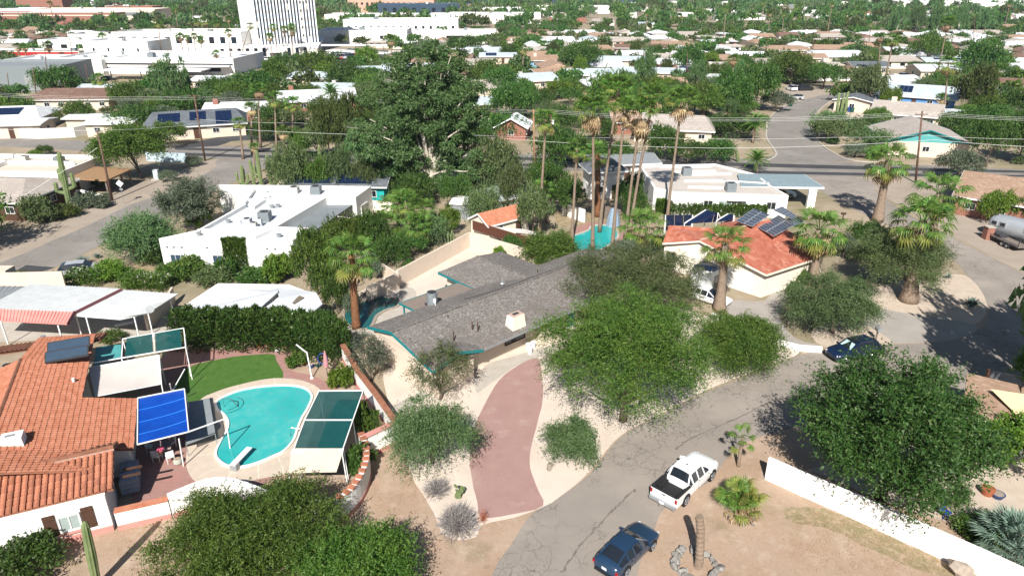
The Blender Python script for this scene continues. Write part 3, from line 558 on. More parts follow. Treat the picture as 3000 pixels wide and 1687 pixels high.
# right garden
sheet('patio_ground', [(2030, 1180), (2300, 1120), (2480, 1060), (2700, 1200), (2800, 1420), (2500, 1340), (2300, 1290)], .012, 'sand_pale', 0)
sheet('dry_grass', [(1990, 1275), (2110, 1290), (2240, 1350), (2390, 1420), (2480, 1449), (2400, 1460), (2250, 1410), (2110, 1340), (1990, 1310)], .012, 'grass_dry', 9, jit=.14)
sheet('back_garden_lawn', [(1402, 520), (1500, 520), (1580, 540), (1560, 560), (1440, 570), (1400, 560)], .010, 'grass_dry', 2)
sheet('pool_surround', [(1400, 600), (1480, 560), (1560, 565), (1620, 600), (1570, 640), (1480, 660), (1400, 640)], .013, 'brick_paving', 2)
sheet('garden_path', [(240, 690), (360, 660), (430, 690), (400, 712), (250, 712)], .010, 'grass_dry', 2)
# kerbs along the north street
sheet('gravel_court', [(1962, 262), (1972, 225), (2000, 214), (2090, 216), (2120, 232), (2058, 242), (2013, 254)], .011, 'shoulder', 2)
sheet('gravel_court', [(2100, 330), (2075, 305), (2090, 270), (2150, 272), (2200, 300), (2180, 330)], .011, 'sand_pale', 2)
def strip(name, px, w, z, m):
    P = smoothpoly([G(*p) for p in px], 6, False); b = MB()
    for a, c in zip(P[:-1], P[1:]): d = (c - a).normalized(); n = Vector((-d.y, d.x, 0)) * w / 2 * rnd.uniform(.4, 1.4); a = a + n * rnd.uniform(-2, 2); b.add([(a.x - n.x, a.y - n.y, z), (c.x - n.x, c.y - n.y, z), (c.x + n.x, c.y + n.y, z), (a.x + n.x, a.y + n.y, z)], [(0, 1, 2, 3)])
    b.obj(name, m, fix=False)['kind'] = 'structure'
mat('seam_dark', (.16, .14, .125), world=True, scale=3); mat('seam_joint', (.68, .62, .53))
for q in ([(1413, 1441), (1450, 1385), (1502, 1325), (1542, 1281), (1597, 1230)], [(1700, 1130), (1750, 1097), (1845, 1056), (1940, 1010)]): strip('road_seam', q, .13, .0195, 'seam_dark')
for q in ([(600, 968), (594, 984)], [(545, 990), (556, 1004)], [(690, 951), (692, 970)], [(790, 968), (772, 982)], [(806, 1020), (780, 1014)], [(772, 1100), (748, 1088)], [(715, 1190), (700, 1150)], [(480, 1082), (570, 1066)], [(472, 1150), (545, 1140)], [(560, 1222), (590, 1178)], [(492, 1205), (560, 1168)], [(650, 1203), (650, 1168)]): strip('deck_joint', q, .06, .0245, 'seam_joint')
def kerb(name, px, w, h, m, world=False, sm=4):
    P = smoothpoly([Vector(p) if world else G(*p) for p in px], sm, False); b = MB()
    for a, c in zip(P[:-1], P[1:]): b.bar((a.x, a.y, h / 2), (c.x, c.y, h / 2), w, h)
    o = b.obj(name, m); o['kind'] = 'structure'; return o
kerb('kerb', [(2103, 247), (2079, 263), (2062, 278), (2043, 303), (2044, 330), (2063, 361), (2103, 389), (2150, 405), (2215, 409)], .3, .12, 'concrete')
kerb('kerb', [(1929, 405), (1953, 388), (1929, 350), (1929, 325), (1933, 300), (1969, 270), (2013, 253)], .3, .12, 'concrete')
# ================================================================ building helpers
def offset(poly, d):
    """inset a polygon of (x, y); positive d shrinks it"""
    n = len(poly); A = sum(poly[i][0] * poly[(i + 1) % n][1] - poly[(i + 1) % n][0] * poly[i][1] for i in range(n)); sg = 1 if A > 0 else -1; out = []
    for i in range(n):
        p0, p1, p2 = Vector(poly[i - 1][:2]), Vector(poly[i][:2]), Vector(poly[(i + 1) % n][:2]); a = (p1 - p0).normalized(); b = (p2 - p1).normalized()
        na = Vector((-a.y, a.x)) * sg; nb = Vector((-b.y, b.x)) * sg; m_ = na + nb; k = d / max(.35, m_.length_squared / 2); out.append(p1 + m_ * k * 1.0 if m_.length > .1 else p1 + na * d)
    return out
def window(T, c, w, h, yaw, frame='metal_white', glass='glass_dark', nx=2, ny=1, grille=None, fw=.07):
    """window on a wall: frame (part) with one pane per light (sub-parts); c is the centre in the thing's frame"""
    def P(x, y, z): return (c[0] + x * math.cos(yaw) - y * math.sin(yaw), c[1] + x * math.sin(yaw) + y * math.cos(yaw), c[2] + z)
    b = MB()
    for sx in (-1, 1): b.box(P(sx * (w / 2 - fw / 2), 0, 0), (fw, .14, h), yaw)
    for sz in (-1, 1): b.box(P(0, 0, sz * (h / 2 - fw / 2)), (w - 2 * fw - .004, .14, fw), yaw)
    for i in range(1, nx): b.box(P(-w / 2 + w * i / nx, 0, 0), (fw * .6, .10, h - 2 * fw - .004), yaw)
    o = b.obj('window', frame, T)
    for i in range(nx):
        p = MB(); p.box(P(-w / 2 + w * (i + .5) / nx, .0, 0), (w / nx - fw * .7, .03, h - 2 * fw), yaw); p.obj('pane', glass, o)
    return o
def door(T, c, w, h, yaw, m='wood_dark'):
    b = MB(); b.box(c, (w, .12, h), yaw); o = b.obj('door', m, T); k = MB(); k.box((c[0] + math.cos(yaw) * w * .38 - math.sin(yaw) * -.09, c[1] + math.sin(yaw) * w * .38 - .09 * math.cos(yaw), c[2]), (.05, .05, .14), yaw); k.obj('handle', 'metal_grey', o); return o
def cooler(T, c, s=.9, h=.9, m='unit_grey', name='cooling_unit', yaw=0):
    b = MB(); b.box((c[0], c[1], c[2] + h / 2), (s, s, h), yaw)
    for k in range(4):
        z = c[2] + h * (.25 + .17 * k); b.box((c[0], c[1], z), (s + .03, s + .03, .03), yaw)
    o = b.obj(name, m, T); f = MB(); f.cyl((c[0], c[1], c[2] + h), s * .36, .05, 14); f.obj('fan_grille', 'metal_dark', o); return o
def flat_building(name, outline, h, label, wallm='white_wall', roofm='white_roof', par=.4, th=.28, cat='house', group=None):
    """parapet-walled flat roof building over a world outline"""
    B = Vector((sum(p[0] for p in outline) / len(outline), sum(p[1] for p in outline) / len(outline), 0)); T = thing(name, B, 0, label, cat, group)
    O = [Vector((p[0] - B.x, p[1] - B.y)) for p in outline]; I = offset(O, th); n = len(O); b = MB()
    P = [(p.x, p.y, 0) for p in O] + [(p.x, p.y, h) for p in O] + [(p.x, p.y, h) for p in I] + [(p.x, p.y, h - par - .1) for p in I]
    F = []
    for i in range(n):
        j = (i + 1) % n; F += [(i, j, j + n, i + n), (i + n, j + n, j + 2 * n, i + 2 * n), (i + 2 * n, j + 2 * n, j + 3 * n, i + 3 * n)]
    b.add(P, F).obj('wall', wallm, T); r = MB(); r.prism([(p.x, p.y) for p in offset(O, th - .02)], h - par - .12, h - par); r.obj('roof', roofm, T); return T
def gable_roof(T, cx, cy, L, W, z, rise, yaw=0, over=.45, m='shingle_tan', fascia='metal_white', hip=0, th=.14, wallm=None, name='roof', asym=0):
    """gable (or hip) roof whose ridge runs along its own x; asym moves the ridge across"""
    lx, ly = L / 2 + over, W / 2 + over; sl = rise / (W / 2); ze = -over * sl; o = MB(); yr = asym
    E = [(-lx, -ly, ze), (lx, -ly, ze), (lx, ly, ze), (-lx, ly, ze)]; R1, R2 = (-lx + hip, yr, rise), (lx - hip, yr, rise)
    o.slab([E[0], E[1], R2, R1], th); o.slab([E[2], E[3], R1, R2], th)
    if hip: o.slab([E[1], E[2], R2], th); o.slab([E[3], E[0], R1], th)
    r = o.obj(name, m, T, (cx, cy, z + th)); r.rotation_euler = (0, 0, yaw)
    f = MB(); d = .03
    for a, b_ in ((E[0], E[1]), (E[2], E[3])) + (((E[1], E[2]), (E[3], E[0])) if hip else ((E[1], R2), (R2, E[2]), (E[3], R1), (R1, E[0]))):
        a = Vector(a); b_ = Vector(b_); u = (b_ - a).normalized(); nrm = Vector((u.y, -u.x, 0)).normalized() * (d / 2 + .004)
        f.bar(a + nrm - Vector((0, 0, th * .55)), b_ + nrm - Vector((0, 0, th * .55)), d, th * 1.5)
    ff = f.obj('fascia', fascia, T, (cx, cy, z + th)); ff.rotation_euler = (0, 0, yaw)
    if wallm and not hip:
        g = MB()
        for sx in (-1, 1): x = sx * (L / 2 - .06); g.prism([(0, 0)], 0, 0) if False else g.add([(x - .06, -W / 2, 0), (x - .06, W / 2, 0), (x - .06, yr, rise - .03), (x + .06, -W / 2, 0), (x + .06, W / 2, 0), (x + .06, yr, rise - .03)], [(0, 1, 2), (5, 4, 3), (0, 3, 4, 1), (1, 4, 5, 2), (2, 5, 3, 0)])
        gg = g.obj('gable_wall', wallm, T, (cx, cy, z)); gg.rotation_euler = (0, 0, yaw)
    return r
def house(u, v, L, W, yaw, label, h=2.7, rise=1.2, roof='shingle_tan', wallm='cream_wall', hip=0, fascia='metal_white', chim=None, unit=None, wins=True, cat='house', name='house', group=None, detail=True, solar=None, world=None, over=.6, gablem=None):
    B = Vector(world) if world else G(u, v); T = thing(name, B, R(yaw), label, cat, group)
    b = MB(); b.box((0, 0, h / 2), (L, W, h)); b.obj('wall', wallm, T)
    if roof is None: return T
    gable_roof(T, 0, 0, L, W, h, rise, 0, over, roof, fascia, hip, wallm=gablem or wallm)
    if detail and wins:
        k = max(2, int(L / 3.2))
        for i in range(k):
            x = -L / 2 + L * (i + .5) / k
            if i == k // 2: door(T, (x, -W / 2 - .03, 1.05), 1.0, 2.1, 0)
            else: window(T, (x, -W / 2 - .03, 1.5), 1.3, 1.0, 0)
        window(T, (-L / 2 - .03, 0, 1.5), 1.2, 1.0, R(90)); window(T, (L / 2 + .03, 0, 1.5), 1.2, 1.0, R(90))
    if chim: c = MB(); c.box((chim[0], chim[1], (h + rise + .9) / 2 + .4), (1.1, .8, h + rise + .3)); c.obj('chimney', chim[2], T)
    if unit: cooler(T, (unit[0], unit[1], h + rise * (1 - abs(unit[1]) / (W / 2)) - .1), 1.0, .9, unit[2] if len(unit) > 2 else 'unit_beige')
    if solar:
        for (sx, sy, nx, ny) in solar:
            s_ = MB(); sl = rise / (W / 2); sgn = 1 if sy > 0 else -1
            for i in range(nx):
                for j in range(ny):
                    x = sx + i * 1.05; y = sy + sgn * j * 1.7; q = [(x, y, 0), (x + 1, y, 0), (x + 1, y + 1.62 * sgn, 0), (x, y + 1.62 * sgn, 0)]
                    q = [(p[0], p[1], h + rise * (1 - abs(p[1]) / (W / 2)) + .28) for p in q]; s1 = MB(); s1.slab(q, .05); s1.obj('solar_panel', 'solar', T)
    return T
def outer_wall(name, px, h, th, label, m='white_wall', cap=None, world=False, base=None, closed=False, cat='wall', z0=0, hs=None, capw=.08, panel=None, sm=0):
    """free-standing wall along a ground line; optional coping and painted base band"""
    P = [Vector(p) if world else G(*p) for p in px]; P = [Vector((p[0], p[1], 0)) for p in P]
    if sm: P = smoothpoly(P, sm, False)
    B = P[0].copy(); T = thing(name, B, 0, label, cat); P = [p - B for p in P]; n = len(P); hs = hs or [h] * n
    if len(hs) != n: hs = [hs[0] + (hs[-1] - hs[0]) * i / (n - 1) for i in range(n)]
    N = []
    for i in range(n):
        d = (P[min(i + 1, n - 1)] - P[max(i - 1, 0)]).normalized(); N.append(Vector((-d.y, d.x, 0)))
        if 0 < i < n - 1:
            d1 = (P[i] - P[i - 1]).normalized(); c_ = max(.4, abs(d.dot(d1))); N[-1] = N[-1] / c_
    def strip(w_, za, zb):
        b = MB(); V = []; F = []
        for i in range(n):
            for sd_, z in ((-1, za[i]), (1, za[i]), (1, zb[i]), (-1, zb[i])): q = P[i] + N[i] * sd_ * w_ / 2; V.append((q.x, q.y, z))
        for i in range(n - 1):
            for k in range(4): F.append((i * 4 + k, i * 4 + (k + 1) % 4, (i + 1) * 4 + (k + 1) % 4, (i + 1) * 4 + k))
        F += [(3, 2, 1, 0), tuple((n - 1) * 4 + k for k in range(4))]; return b.add(V, F)
    strip(th, [z0] * n, hs).obj('wall_body', m, T)
    if cap: strip(th + capw * 2, [q - .002 for q in hs], [q + .07 for q in hs]).obj('coping', cap, T)
    if base: strip(th + .05, [0] * n, [base[1]] * n).obj('base_band', base[0], T)
    return T, P, N
# ================================================================ the dark-shingled house in the middle
def main_house():
    O = Vector((-9.8, 50.3, 0)); T = thing('shingle_house', O, R(43), 'long low cream house with grey brown shingle roof and teal eaves', 'house')
    # local: x along the ridge, -y towards the street
    L = 27.5; zr, zf, zb = 3.9, 2.62, 3.05
    b = MB(); b.box((L / 2 + .2, -.3, 1.35), (L - .6, 7.4, 2.7)); b.box((2.35, -4.35, 1.33), (4.1, 1.5, 2.66)); b.box((16.5, 6.3, 1.4), (7.2, 5.8, 2.8)); b.obj('wall', 'cream_wall', T)
    g = MB(); g.add([(.0 + .32, -4.0, 2.7), (.32, 3.3, 2.7), (.32, 0, zr - .12)], [(0, 1, 2)]); g.add([(.3, -5.12, 2.66), (4.4, -5.12, 2.66), (2.4, -5.12, 3.25)], [(0, 1, 2)]); g.obj('gable_wall', 'cream_wall', T)
    r = MB(); t = .16
    r.slab([(0, -5.5, zf), (L, -5.5, zf), (L, 0, zr), (0, 0, zr)], t); r.slab([(L, 3.6, zb), (0, 3.6, zb), (0, 0, zr), (L, 0, zr)], t)
    # wing gable at the back, its ridge running away from the street
    zw = 3.72; r.slab([(12.2, 3.2, 2.75), (12.2, 9.7, 2.75), (16.4, 8.6, zw), (16.4, 0.9, zw)], t); r.slab([(20.9, 9.7, 2.75), (20.9, 3.2, 2.75), (16.4, .9, zw), (16.4, 8.6, zw)], t); r.slab([(12.2, 9.7, 2.75), (20.9, 9.7, 2.75), (16.4, 8.6, zw)], t)
    # small front gable
    r.slab([(-.0, -5.6, 2.68), (2.5, -5.6, 3.42), (2.5, -2.2, 3.42), (-.0, -4.9, 2.80)], .1); r.slab([(2.5, -5.6, 3.42), (5.0, -5.6, 2.68), (5.0, -4.9, 2.80), (2.5, -2.2, 3.42)], .1)
    ro = r.obj('roof', 'shingle_grey', T)
    f = MB(); w_ = .2
    for a, c in (((-.02, 3.62, zb), (-.02, 0, zr)), ((-.02, 0, zr), (-.02, -5.5, zf)), ((12.17, 3.4, 2.72), (12.17, 9.7, 2.72)), ((12.17, 9.72, 2.72), (20.9, 9.72, 2.72)), ((0, -5.64, 2.66), (2.5, -5.64, 3.4)), ((2.5, -5.64, 3.4), (5.0, -5.64, 2.66))):
        f = MB(); f.bar(Vector(a) - Vector((0, 0, .06)), Vector(c) - Vector((0, 0, .06)), .05, .24); f.obj('fascia', 'teal_paint', T)
    f = MB(); f.bar((5.0, -5.53, zf - .06), (L, -5.53, zf - .06), .04, .18); f.obj('gutter', 'metal_grey', T)
    rc = MB(); rc.bar((0, 0, zr + .03), (L, 0, zr + .03), .24, .05); rc.bar((16.4, .9, zw + .02), (16.4, 8.6, zw + .02), .22, .05); rc.obj('ridge_cap', 'shingle_grey', T)
    p = MB(); p.slab([(5.2, 3.7, 2.78), (12.1, 3.7, 2.78), (12.1, 6.4, 2.66), (5.2, 6.4, 2.66)], .14); p.obj('patio_roof', mat('flat_taupe', (.235, .19, .16), var=.1), T)
    p = MB(); p.bar((5.17, 3.7, 2.7), (5.17, 6.45, 2.6), .05, .2); p.bar((5.17, 6.43, 2.6), (12.1, 6.43, 2.6), .05, .2)
    for x in (5.5, 8.5, 11.6): p.bar((x, 6.2, 0), (x, 6.2, 2.52), .12)
    p.obj('patio_frame', 'teal_paint', T)
    c = MB(); ch = LOC(T, G(1297, 812, 3.1)); c.box((ch.x, ch.y, 3.25), (1.6, 1.05, 1.35), 0, .78); c.obj('chimney', 'cream_light', T); cc = MB(); cc.box((ch.x, ch.y, 3.94), (1.2, .75, .05)); cc.obj('chimney_cap', mat('cap_pink', (.5, .36, .3)), T)
    fl = MB(); fl.box((ch.x, ch.y, 3.98), (.6, .28, .06)); fl.obj('flue', 'metal_dark', T)
    # roof pipes and the cable that runs over the ridge
    for u, v in ((1127, 807), (1188, 824), (1141, 850), (1202, 825), (1352, 690), (1378, 697)):
        q = LOC(T, G(u, v, 3.4)); pp = MB(); pp.cyl((q.x, q.y, 3.0), .05, .95, 6); pp.obj('vent_pipe', 'wood_dark', T)
    q = LOC(T, G(1264, 712, 3.8)); pp = MB(); pp.cyl((q.x, q.y, 3.75), .28, .12, 10, .2); pp.cyl((q.x, q.y, 3.86), .08, .5, 8); pp.obj('vent_flashing', 'metal_grey', T)
    cb = MB(); cb.tube([(8.6, 1.2, 3.75), (11, .6, 3.86), (14, .25, 3.98), (16.5, .3, 3.95), (20, .1, 3.98), (24, -.1, 3.98)], .025, 5); cb.obj('cable', 'metal_dark', T)
    window(T, (10.0, -4.03, 1.55), 2.4, 1.15, 0, 'wood_dark', 'glass_dark', 2); window(T, (.27, -3.6, 1.5), .9, 1.3, R(90), 'cream_light', 'glass_dark', 2)
    window(T, (23.0, -4.03, 1.55), 2.0, 1.1, 0, 'wood_dark'); door(T, (17.2, -4.03, 1.05), 1.0, 2.1, 0, 'teal_paint')
    b = MB(); b.box((13.9, -4.5, .9), (2.6, .9, 1.8)); b.obj('planter_wall', 'cream_wall', T)
    return T
def LOC(T, p): return Matrix.Rotation(-T.rotation_euler.z, 3, 'Z') @ (Vector(p) - T.location)
MH = main_house()
u_ = thing('air_conditioner', G(1088, 770, 2.85), R(20), 'tall round grey air conditioner standing on the taupe patio roof', 'air conditioner')
b = MB(); b.cyl((0, 0, .15), .48, 1.25, 18); b.obj('housing', 'unit_grey', u_, smooth=False); b = MB(); b.cyl((0, 0, 1.4), .4, .04, 16); b.obj('fan_grille', 'metal_dark', u_)
b = MB(); [b.bar((sx * .5, sy * .5, 0), (sx * .5, sy * .5, .16), .06) for sx in (-1, 1) for sy in (-1, 1)]; b.box((0, 0, .13), (1.2, 1.2, .05)); b.obj('stand', 'metal_dark', u_)
b = MB(); b.box((.1, -.5, .75), (.22, .1, .35)); b.tube([(.1, -.55, .6), (.15, -.8, .2), (.7, -.9, -.1)], .04, 6); b.obj('pipe', 'metal_white', u_)
# ================================================================ walls round the middle lot
outer_wall('garden_wall', [G(1001, 722), G(1001, 722) + (G(1180, 622) - G(1001, 722)) * 1.0], 1.9, .22, 'long cream block wall on the north west side of the sandy back yard', 'cream_wall', world=True)
outer_wall('garden_wall', [(1182, 621), (1440, 700)], 1.9, .22, 'cream block wall behind the shingle house below the brown screen', 'cream_wall')
outer_wall('garden_wall', [(925, 760), (1003, 725), (965, 700)], 1.9, .22, 'short cream wall corner behind the small kidney pool', 'cream_wall', hs=[1.7, 1.7, 1.7])
# left neighbour's wall with a brick coping
WL = outer_wall('boundary_wall', [(866, 905), (905, 975), (950, 1035), (1000, 1108)], 1.5, .3, 'white wall with worn brick coping between pool garden and shingle house', 'white_wall', 'terracotta_old', base=('pink_base', .35))
WC = outer_wall('curved_wall', [(990, 1118), (922, 1152)], 1.75, .3, 'short straight white wall with brick coping and pink base', 'white_wall', 'pink_base', base=('pink_base', .35))
WD = outer_wall('curved_wall', [(912, 1140), (926, 1175), (925, 1215), (905, 1262), (870, 1300), (800, 1335), (700, 1300), (600, 1262), (530, 1262), (435, 1300)], 1.7, .32, 'white wall curving round the kidney pool with orange brick coping', 'white_wall', None, base=('pink_base', .35), sm=3)
P_ = WD[1]; N_ = WD[2]; bm_ = MB(); bm_.box((0, 0, .06), (.30, .44, .12)); bo = bm_.obj('coping_brick', 'terracotta'); bme = bo.data; bpy.data.objects.remove(bo); run = 0
for i in range(16):
    a, c_ = P_[i], P_[i + 1]; L_ = (c_ - a).length; k = max(1, int(L_ / .33))
    for j in range(k):
        q = a.lerp(c_, (j + .5) / k); link('coping_brick', bme, WD[0], (q.x, q.y, 1.70 + rnd.uniform(0, .012)), (0, 0, math.atan2(c_.y - a.y, c_.x - a.x) + rnd.uniform(-.02, .02)), (1, 1, 1))
outer_wall('garden_wall', [(433, 1299), (300, 1330)], 1.35, .3, 'low white wall with clay tile coping beside the tiled house', 'white_wall', 'terracotta', base=('pink_base', .38))
# right-hand garden wall
outer_wall('boundary_wall', [(1925, 1203), (2010, 1242), (2130, 1295), (2300, 1372), (2450, 1440), (2700, 1560)], 1.7, .22, 'long bright white garden wall under the dark elm', 'white_wall')
outer_wall('low_wall', [(1790, 800), (1880, 845), (1970, 872), (2010, 882), (2066, 886)], .55, .25, 'low white wall ending beside the navy suv', 'kerb_white')
# ================================================================ left neighbour: clay tile house
def tile_mesh(nm, r, L, t=.02, n=5):
    b = MB(); V = []
    for x, rr in ((0, r), (L * 1.12, r * .84)):
        for k in range(n + 1): a = math.pi * k / n; V.append((x, math.cos(a) * rr, math.sin(a) * rr * .8 + (0.03 if x == 0 else 0)))
    F = [(k, k + 1, n + 2 + k, n + 1 + k) for k in range(n)]; V += [(0, math.cos(math.pi * k / n) * r * .78, math.sin(math.pi * k / n) * r * .55) for k in range(n + 1)]
    F += [(k + 1, k, 2 * (n + 1) + k, 2 * (n + 1) + k + 1) for k in range(n)]; b.add(V, F); o = b.obj('tile', nm, fix=False); m = o.data; bpy.data.objects.remove(o); return m
TILES = {}
def tile_slope(T, A, Bq, Cq, D, pitch, course, r, m, parts=0, jitter=.012, skip=None):
    """lay barrel tiles on a slope; A-B is the eave, D-C the ridge. The first `parts` tiles are objects, the rest are joined"""
    A, Bq, Cq, D = map(Vector, (A, Bq, Cq, D)); nu = max(1, round(((Bq - A).length + (Cq - D).length) / 2 / pitch)); nv = max(1, round((D - A).length / course)); key = (m, r, course)
    if key not in TILES: TILES[key] = tile_mesh(m, r, course)
    me = TILES[key]; mv = meshverts(me); fc = [tuple(p.vertices) for p in me.polygons]; base = MB(); base.slab([A, Bq, Cq, D], .1); cnt = 0; rest = MB(); up = (Bq - A).cross(D - A).normalized()
    if up.z < 0: up = -up
    bo = base.obj('roof_deck', 'terracotta_old', T)
    for j in range(nv):
        for i in range(nu):
            u, v = (i + .5) / nu, j / nv; p = A.lerp(Bq, u).lerp(D.lerp(Cq, u), v); x = (D.lerp(Cq, u) - A.lerp(Bq, u)).normalized(); y = up.cross(x); p = p + up * (.01 + rnd.uniform(0, jitter)) + x * rnd.uniform(-.02, .02)
            mt = Matrix((x, y, up)).transposed() @ Matrix.Rotation(rnd.uniform(-.02, .02), 3, 'Z')
            if cnt < parts: o = link('tile', me, T, p, mt.to_euler()); cnt += 1
            else: rest.add([p + mt @ Vector(q) for q in mv.tolist()], fc)
    if rest.v: rest.obj('roof_tiles', m, T, fix=False)['kind'] = 'stuff'
    return cnt
def tile_house():
    O = G(288, 1332); T = thing('tile_house', O, 0, 'white stucco house with orange clay barrel tile roof and brown shutters', 'house'); L = lambda u, v, z: G(u, v, z) - O
    zE, zR = 2.5, 3.75; zr = 4.7
    Ea, Eb = L(-60, 1314, zE), L(285, 1230, zE); Ra, Rb = L(-60, 1200, zR), L(287, 1127, zR)
    Ra = Rb + (Ea - Eb); n1 = tile_slope(T, Ea, Eb, Rb, Ra, .33, .44, .155, 'terracotta', 240)
    Bk = (Rb - Eb) * .55; Ba, Bb = Ra + Vector((Bk.x, Bk.y, -.55)), Rb + Vector((Bk.x, Bk.y, -.55))
    tile_slope(T, Bb, Ba, Ra, Rb, .33, .44, .155, 'terracotta_old', 50)
    # large slope falling to the right
    u = (Eb - Ea).normalized(); u.z = 0; nrm = Vector((-u.y, u.x, 0)).normalized(); r1 = L(52, 905, zr); r0 = r1 - nrm * 14; 
    e2 = L(345, 1003, 2.6); e1 = L(345, 1128, 2.6); w = (e2 - r1).dot(u); r0 = r1 - nrm * ((r1 - e1).dot(nrm)); rm = r1 - nrm * ((r1 - e2).dot(nrm))
    tile_slope(T, r0 + u * w + Vector((0, 0, 2.6 - zr)), rm + u * w + Vector((0, 0, 2.6 - zr)), rm, r0, .24, .34, .11, 'terracotta')
    e3 = L(217, 993, 2.9); w2 = (e3 - r1).dot(u); dz = (2.6 - zr) * w2 / w
    tile_slope(T, rm + u * w2 + Vector((0, 0, dz)), r1 + u * w2 + Vector((0, 0, dz)), r1, rm, .24, .34, .11, 'terracotta')
    # the other slope falls away to the left; a low wing behind
    tile_slope(T, r1 - u * 6 + Vector((0, 0, -2)), r0 - u * 6 + Vector((0, 0, -2)), r0, r1, .24, .34, .11, 'terracotta')
    q0 = r1 + u * .4 + nrm * 3.6; q1 = r1 + u * (w2 + .4) + nrm * 4.4; q0.z = 4.0; q1.z = 3.2; s1 = nrm * 3.6 + Vector((0, 0, -1.1)); q2 = q0 - u * 6
    tile_slope(T, q1 + s1, q2 + s1, q2, q1, .30, .44, .14, 'terracotta_old')
    kz = (2.6 - zr) / w; tile_slope(T, r1 + u * w2 + Vector((0, 0, kz * w2)), r1 + u * w2 + nrm * 5 + Vector((0, 0, kz * w2)), r1 + u * .6 + nrm * 4 + Vector((0, 0, kz)), r1, .24, .34, .11, 'terracotta')
    x0 = r0 - nrm * 2.2; tile_slope(T, x0 + u * (w - 2.2) + Vector((0, 0, kz * (w - 2.2))), r0 + u * (w - 1.6) + Vector((0, 0, kz * (w - 1.6))), r0, x0, .24, .34, .11, 'terracotta')
    rt = MB(); rt.tube([r0, r1], .14, 8); rt.tube([Ra + Vector((0, 0, .12)), Rb + Vector((0, 0, .12))], .15, 8); rt.obj('ridge_tiles', 'terracotta_old', T); mo = MB(); mo.bar(Ra + Vector((0, 0, .02)), Rb + Vector((0, 0, .02)), .42, .12); mo.obj('ridge_mortar', 'mortar', T)
    # walls
    a = Eb - u * 8.5; yw = math.atan2(u.y, u.x); b = MB(); fr = Vector((0, 0, 0)); back = nrm * 3.4
    P = [fr, fr - u * 9, fr - u * 9 + back, fr + back]; b.prism([(p.x, p.y) for p in P], 0, 2.42); m0 = r0 + nrm * 1.2; P = [m0 + u * (w - .5), m0 - u * 4, r1 - u * 4, r1 + u * (w2 - .4), rm + u * (w2 - .4), rm + u * (w - .5)]; b.prism([(p.x, p.y) for p in P], 0, 2.3); b.obj('wall', 'white_wall', T)
    g = MB(); g.add([fr - u * .05 + Vector((0, 0, 2.4)), fr + back - u * .05 + Vector((0, 0, 2.4)), Rb - u * .25 - Vector((0, 0, .15))], [(0, 1, 2)]); g.obj('gable_wall', 'white_wall', T)
    b = MB(); c = fr - u * 4.6 - nrm * .03; b.box((c.x, c.y, .2), (9.2, .12, .4), yw); b.obj('base_band', 'pink_base', T)
    cw = L(181, 1290, 1.3); s_ = -(cw.dot(nrm)); cw = cw + nrm * (s_ - .05); cw.z = 1.35; wo = window(T, cw, 1.15, 1.15, yw, 'metal_white', 'curtain', 2, fw=.1)
    for sx in (-1, 1):
        b = MB(); c = cw + u * sx * .95; b.box((c.x, c.y, 1.4), (.6, .08, 1.45), yw); sh = b.obj('shutter', 'wood_dark', T)
        for k in (-1, 1): b = MB(); c2 = c - nrm * .05; b.box((c2.x, c2.y, 1.4 + k * .5), (.58, .04, .08), yw); b.obj('batten', 'wood_dark', sh)
    b = MB(); c = cw - nrm * .06; b.box((c.x, c.y, .68), (1.4, .16, .1), yw); b.obj('sill', 'pink_base', T)
    c = L(37, 1122, 4.1); b = MB(); b.box((c.x, c.y, 4.1), (1.35, 1.15, 1.5), yw, .85); b.obj('chimney', 'white_wall', T); b = MB(); b.box((c.x - .1, c.y, 4.86), (.5, .22, .05), yw); b.obj('flue', 'metal_grey', T)
    for (x, y) in ((60, 952), (185, 957)): c = L(x, y, 3.9); b = MB(); b.cyl((c.x, c.y, 3.6), .1, .5, 8); b.obj('vent_pipe', 'metal_white', T)
    c = L(112, 860, 3.2); b = MB(); b.cyl((c.x, c.y, 2.7), .14, .9, 10); b.cyl((c.x, c.y, 3.6), .2, .15, 10); b.obj('vent_pipe', 'metal_grey', T)
    for y0, y1 in ((876, 886), (903, 911)):
        s0 = L(118 if y0 < 890 else 112, y1 + 1, 4.5); s1 = L(214 if y0 < 890 else 210, y1, 4.5); ln = (s1 - s0).length; s1 = s0 + u * ln; up_ = nrm * .9 + Vector((0, 0, .42)); b = MB(); b.slab([s0, s1, s1 + up_, s0 + up_], .1); co = b.obj('solar_collector', 'metal_dark', T); b = MB(); q = Vector((0, 0, .012)); k = up_ * .1; b.slab([s0 + u * .08 + k + q, s1 - u * .08 + k + q, s1 - u * .08 + up_ * .9 + q, s0 + u * .08 + up_ * .9 + q], .01); b.obj('collector_glass', 'glass_blue', co)
    b = MB()
    for k in (1, 2): pp = Eb + u * .5 + (Rb - Eb) * (.2 + .3 * k); b.bar((pp.x - .3, pp.y, 2.3), (pp.x + .7, pp.y + .4, 2.3), .12)
    b.obj('porch_beam', 'wood_dark', T)
    return T
TH = tile_house()
b = MB(); t = thing('water_tank', G(332, 1232), R(25), 'two caged plastic water tanks stacked front to back in the shade beside the tiled house', 'water tank')
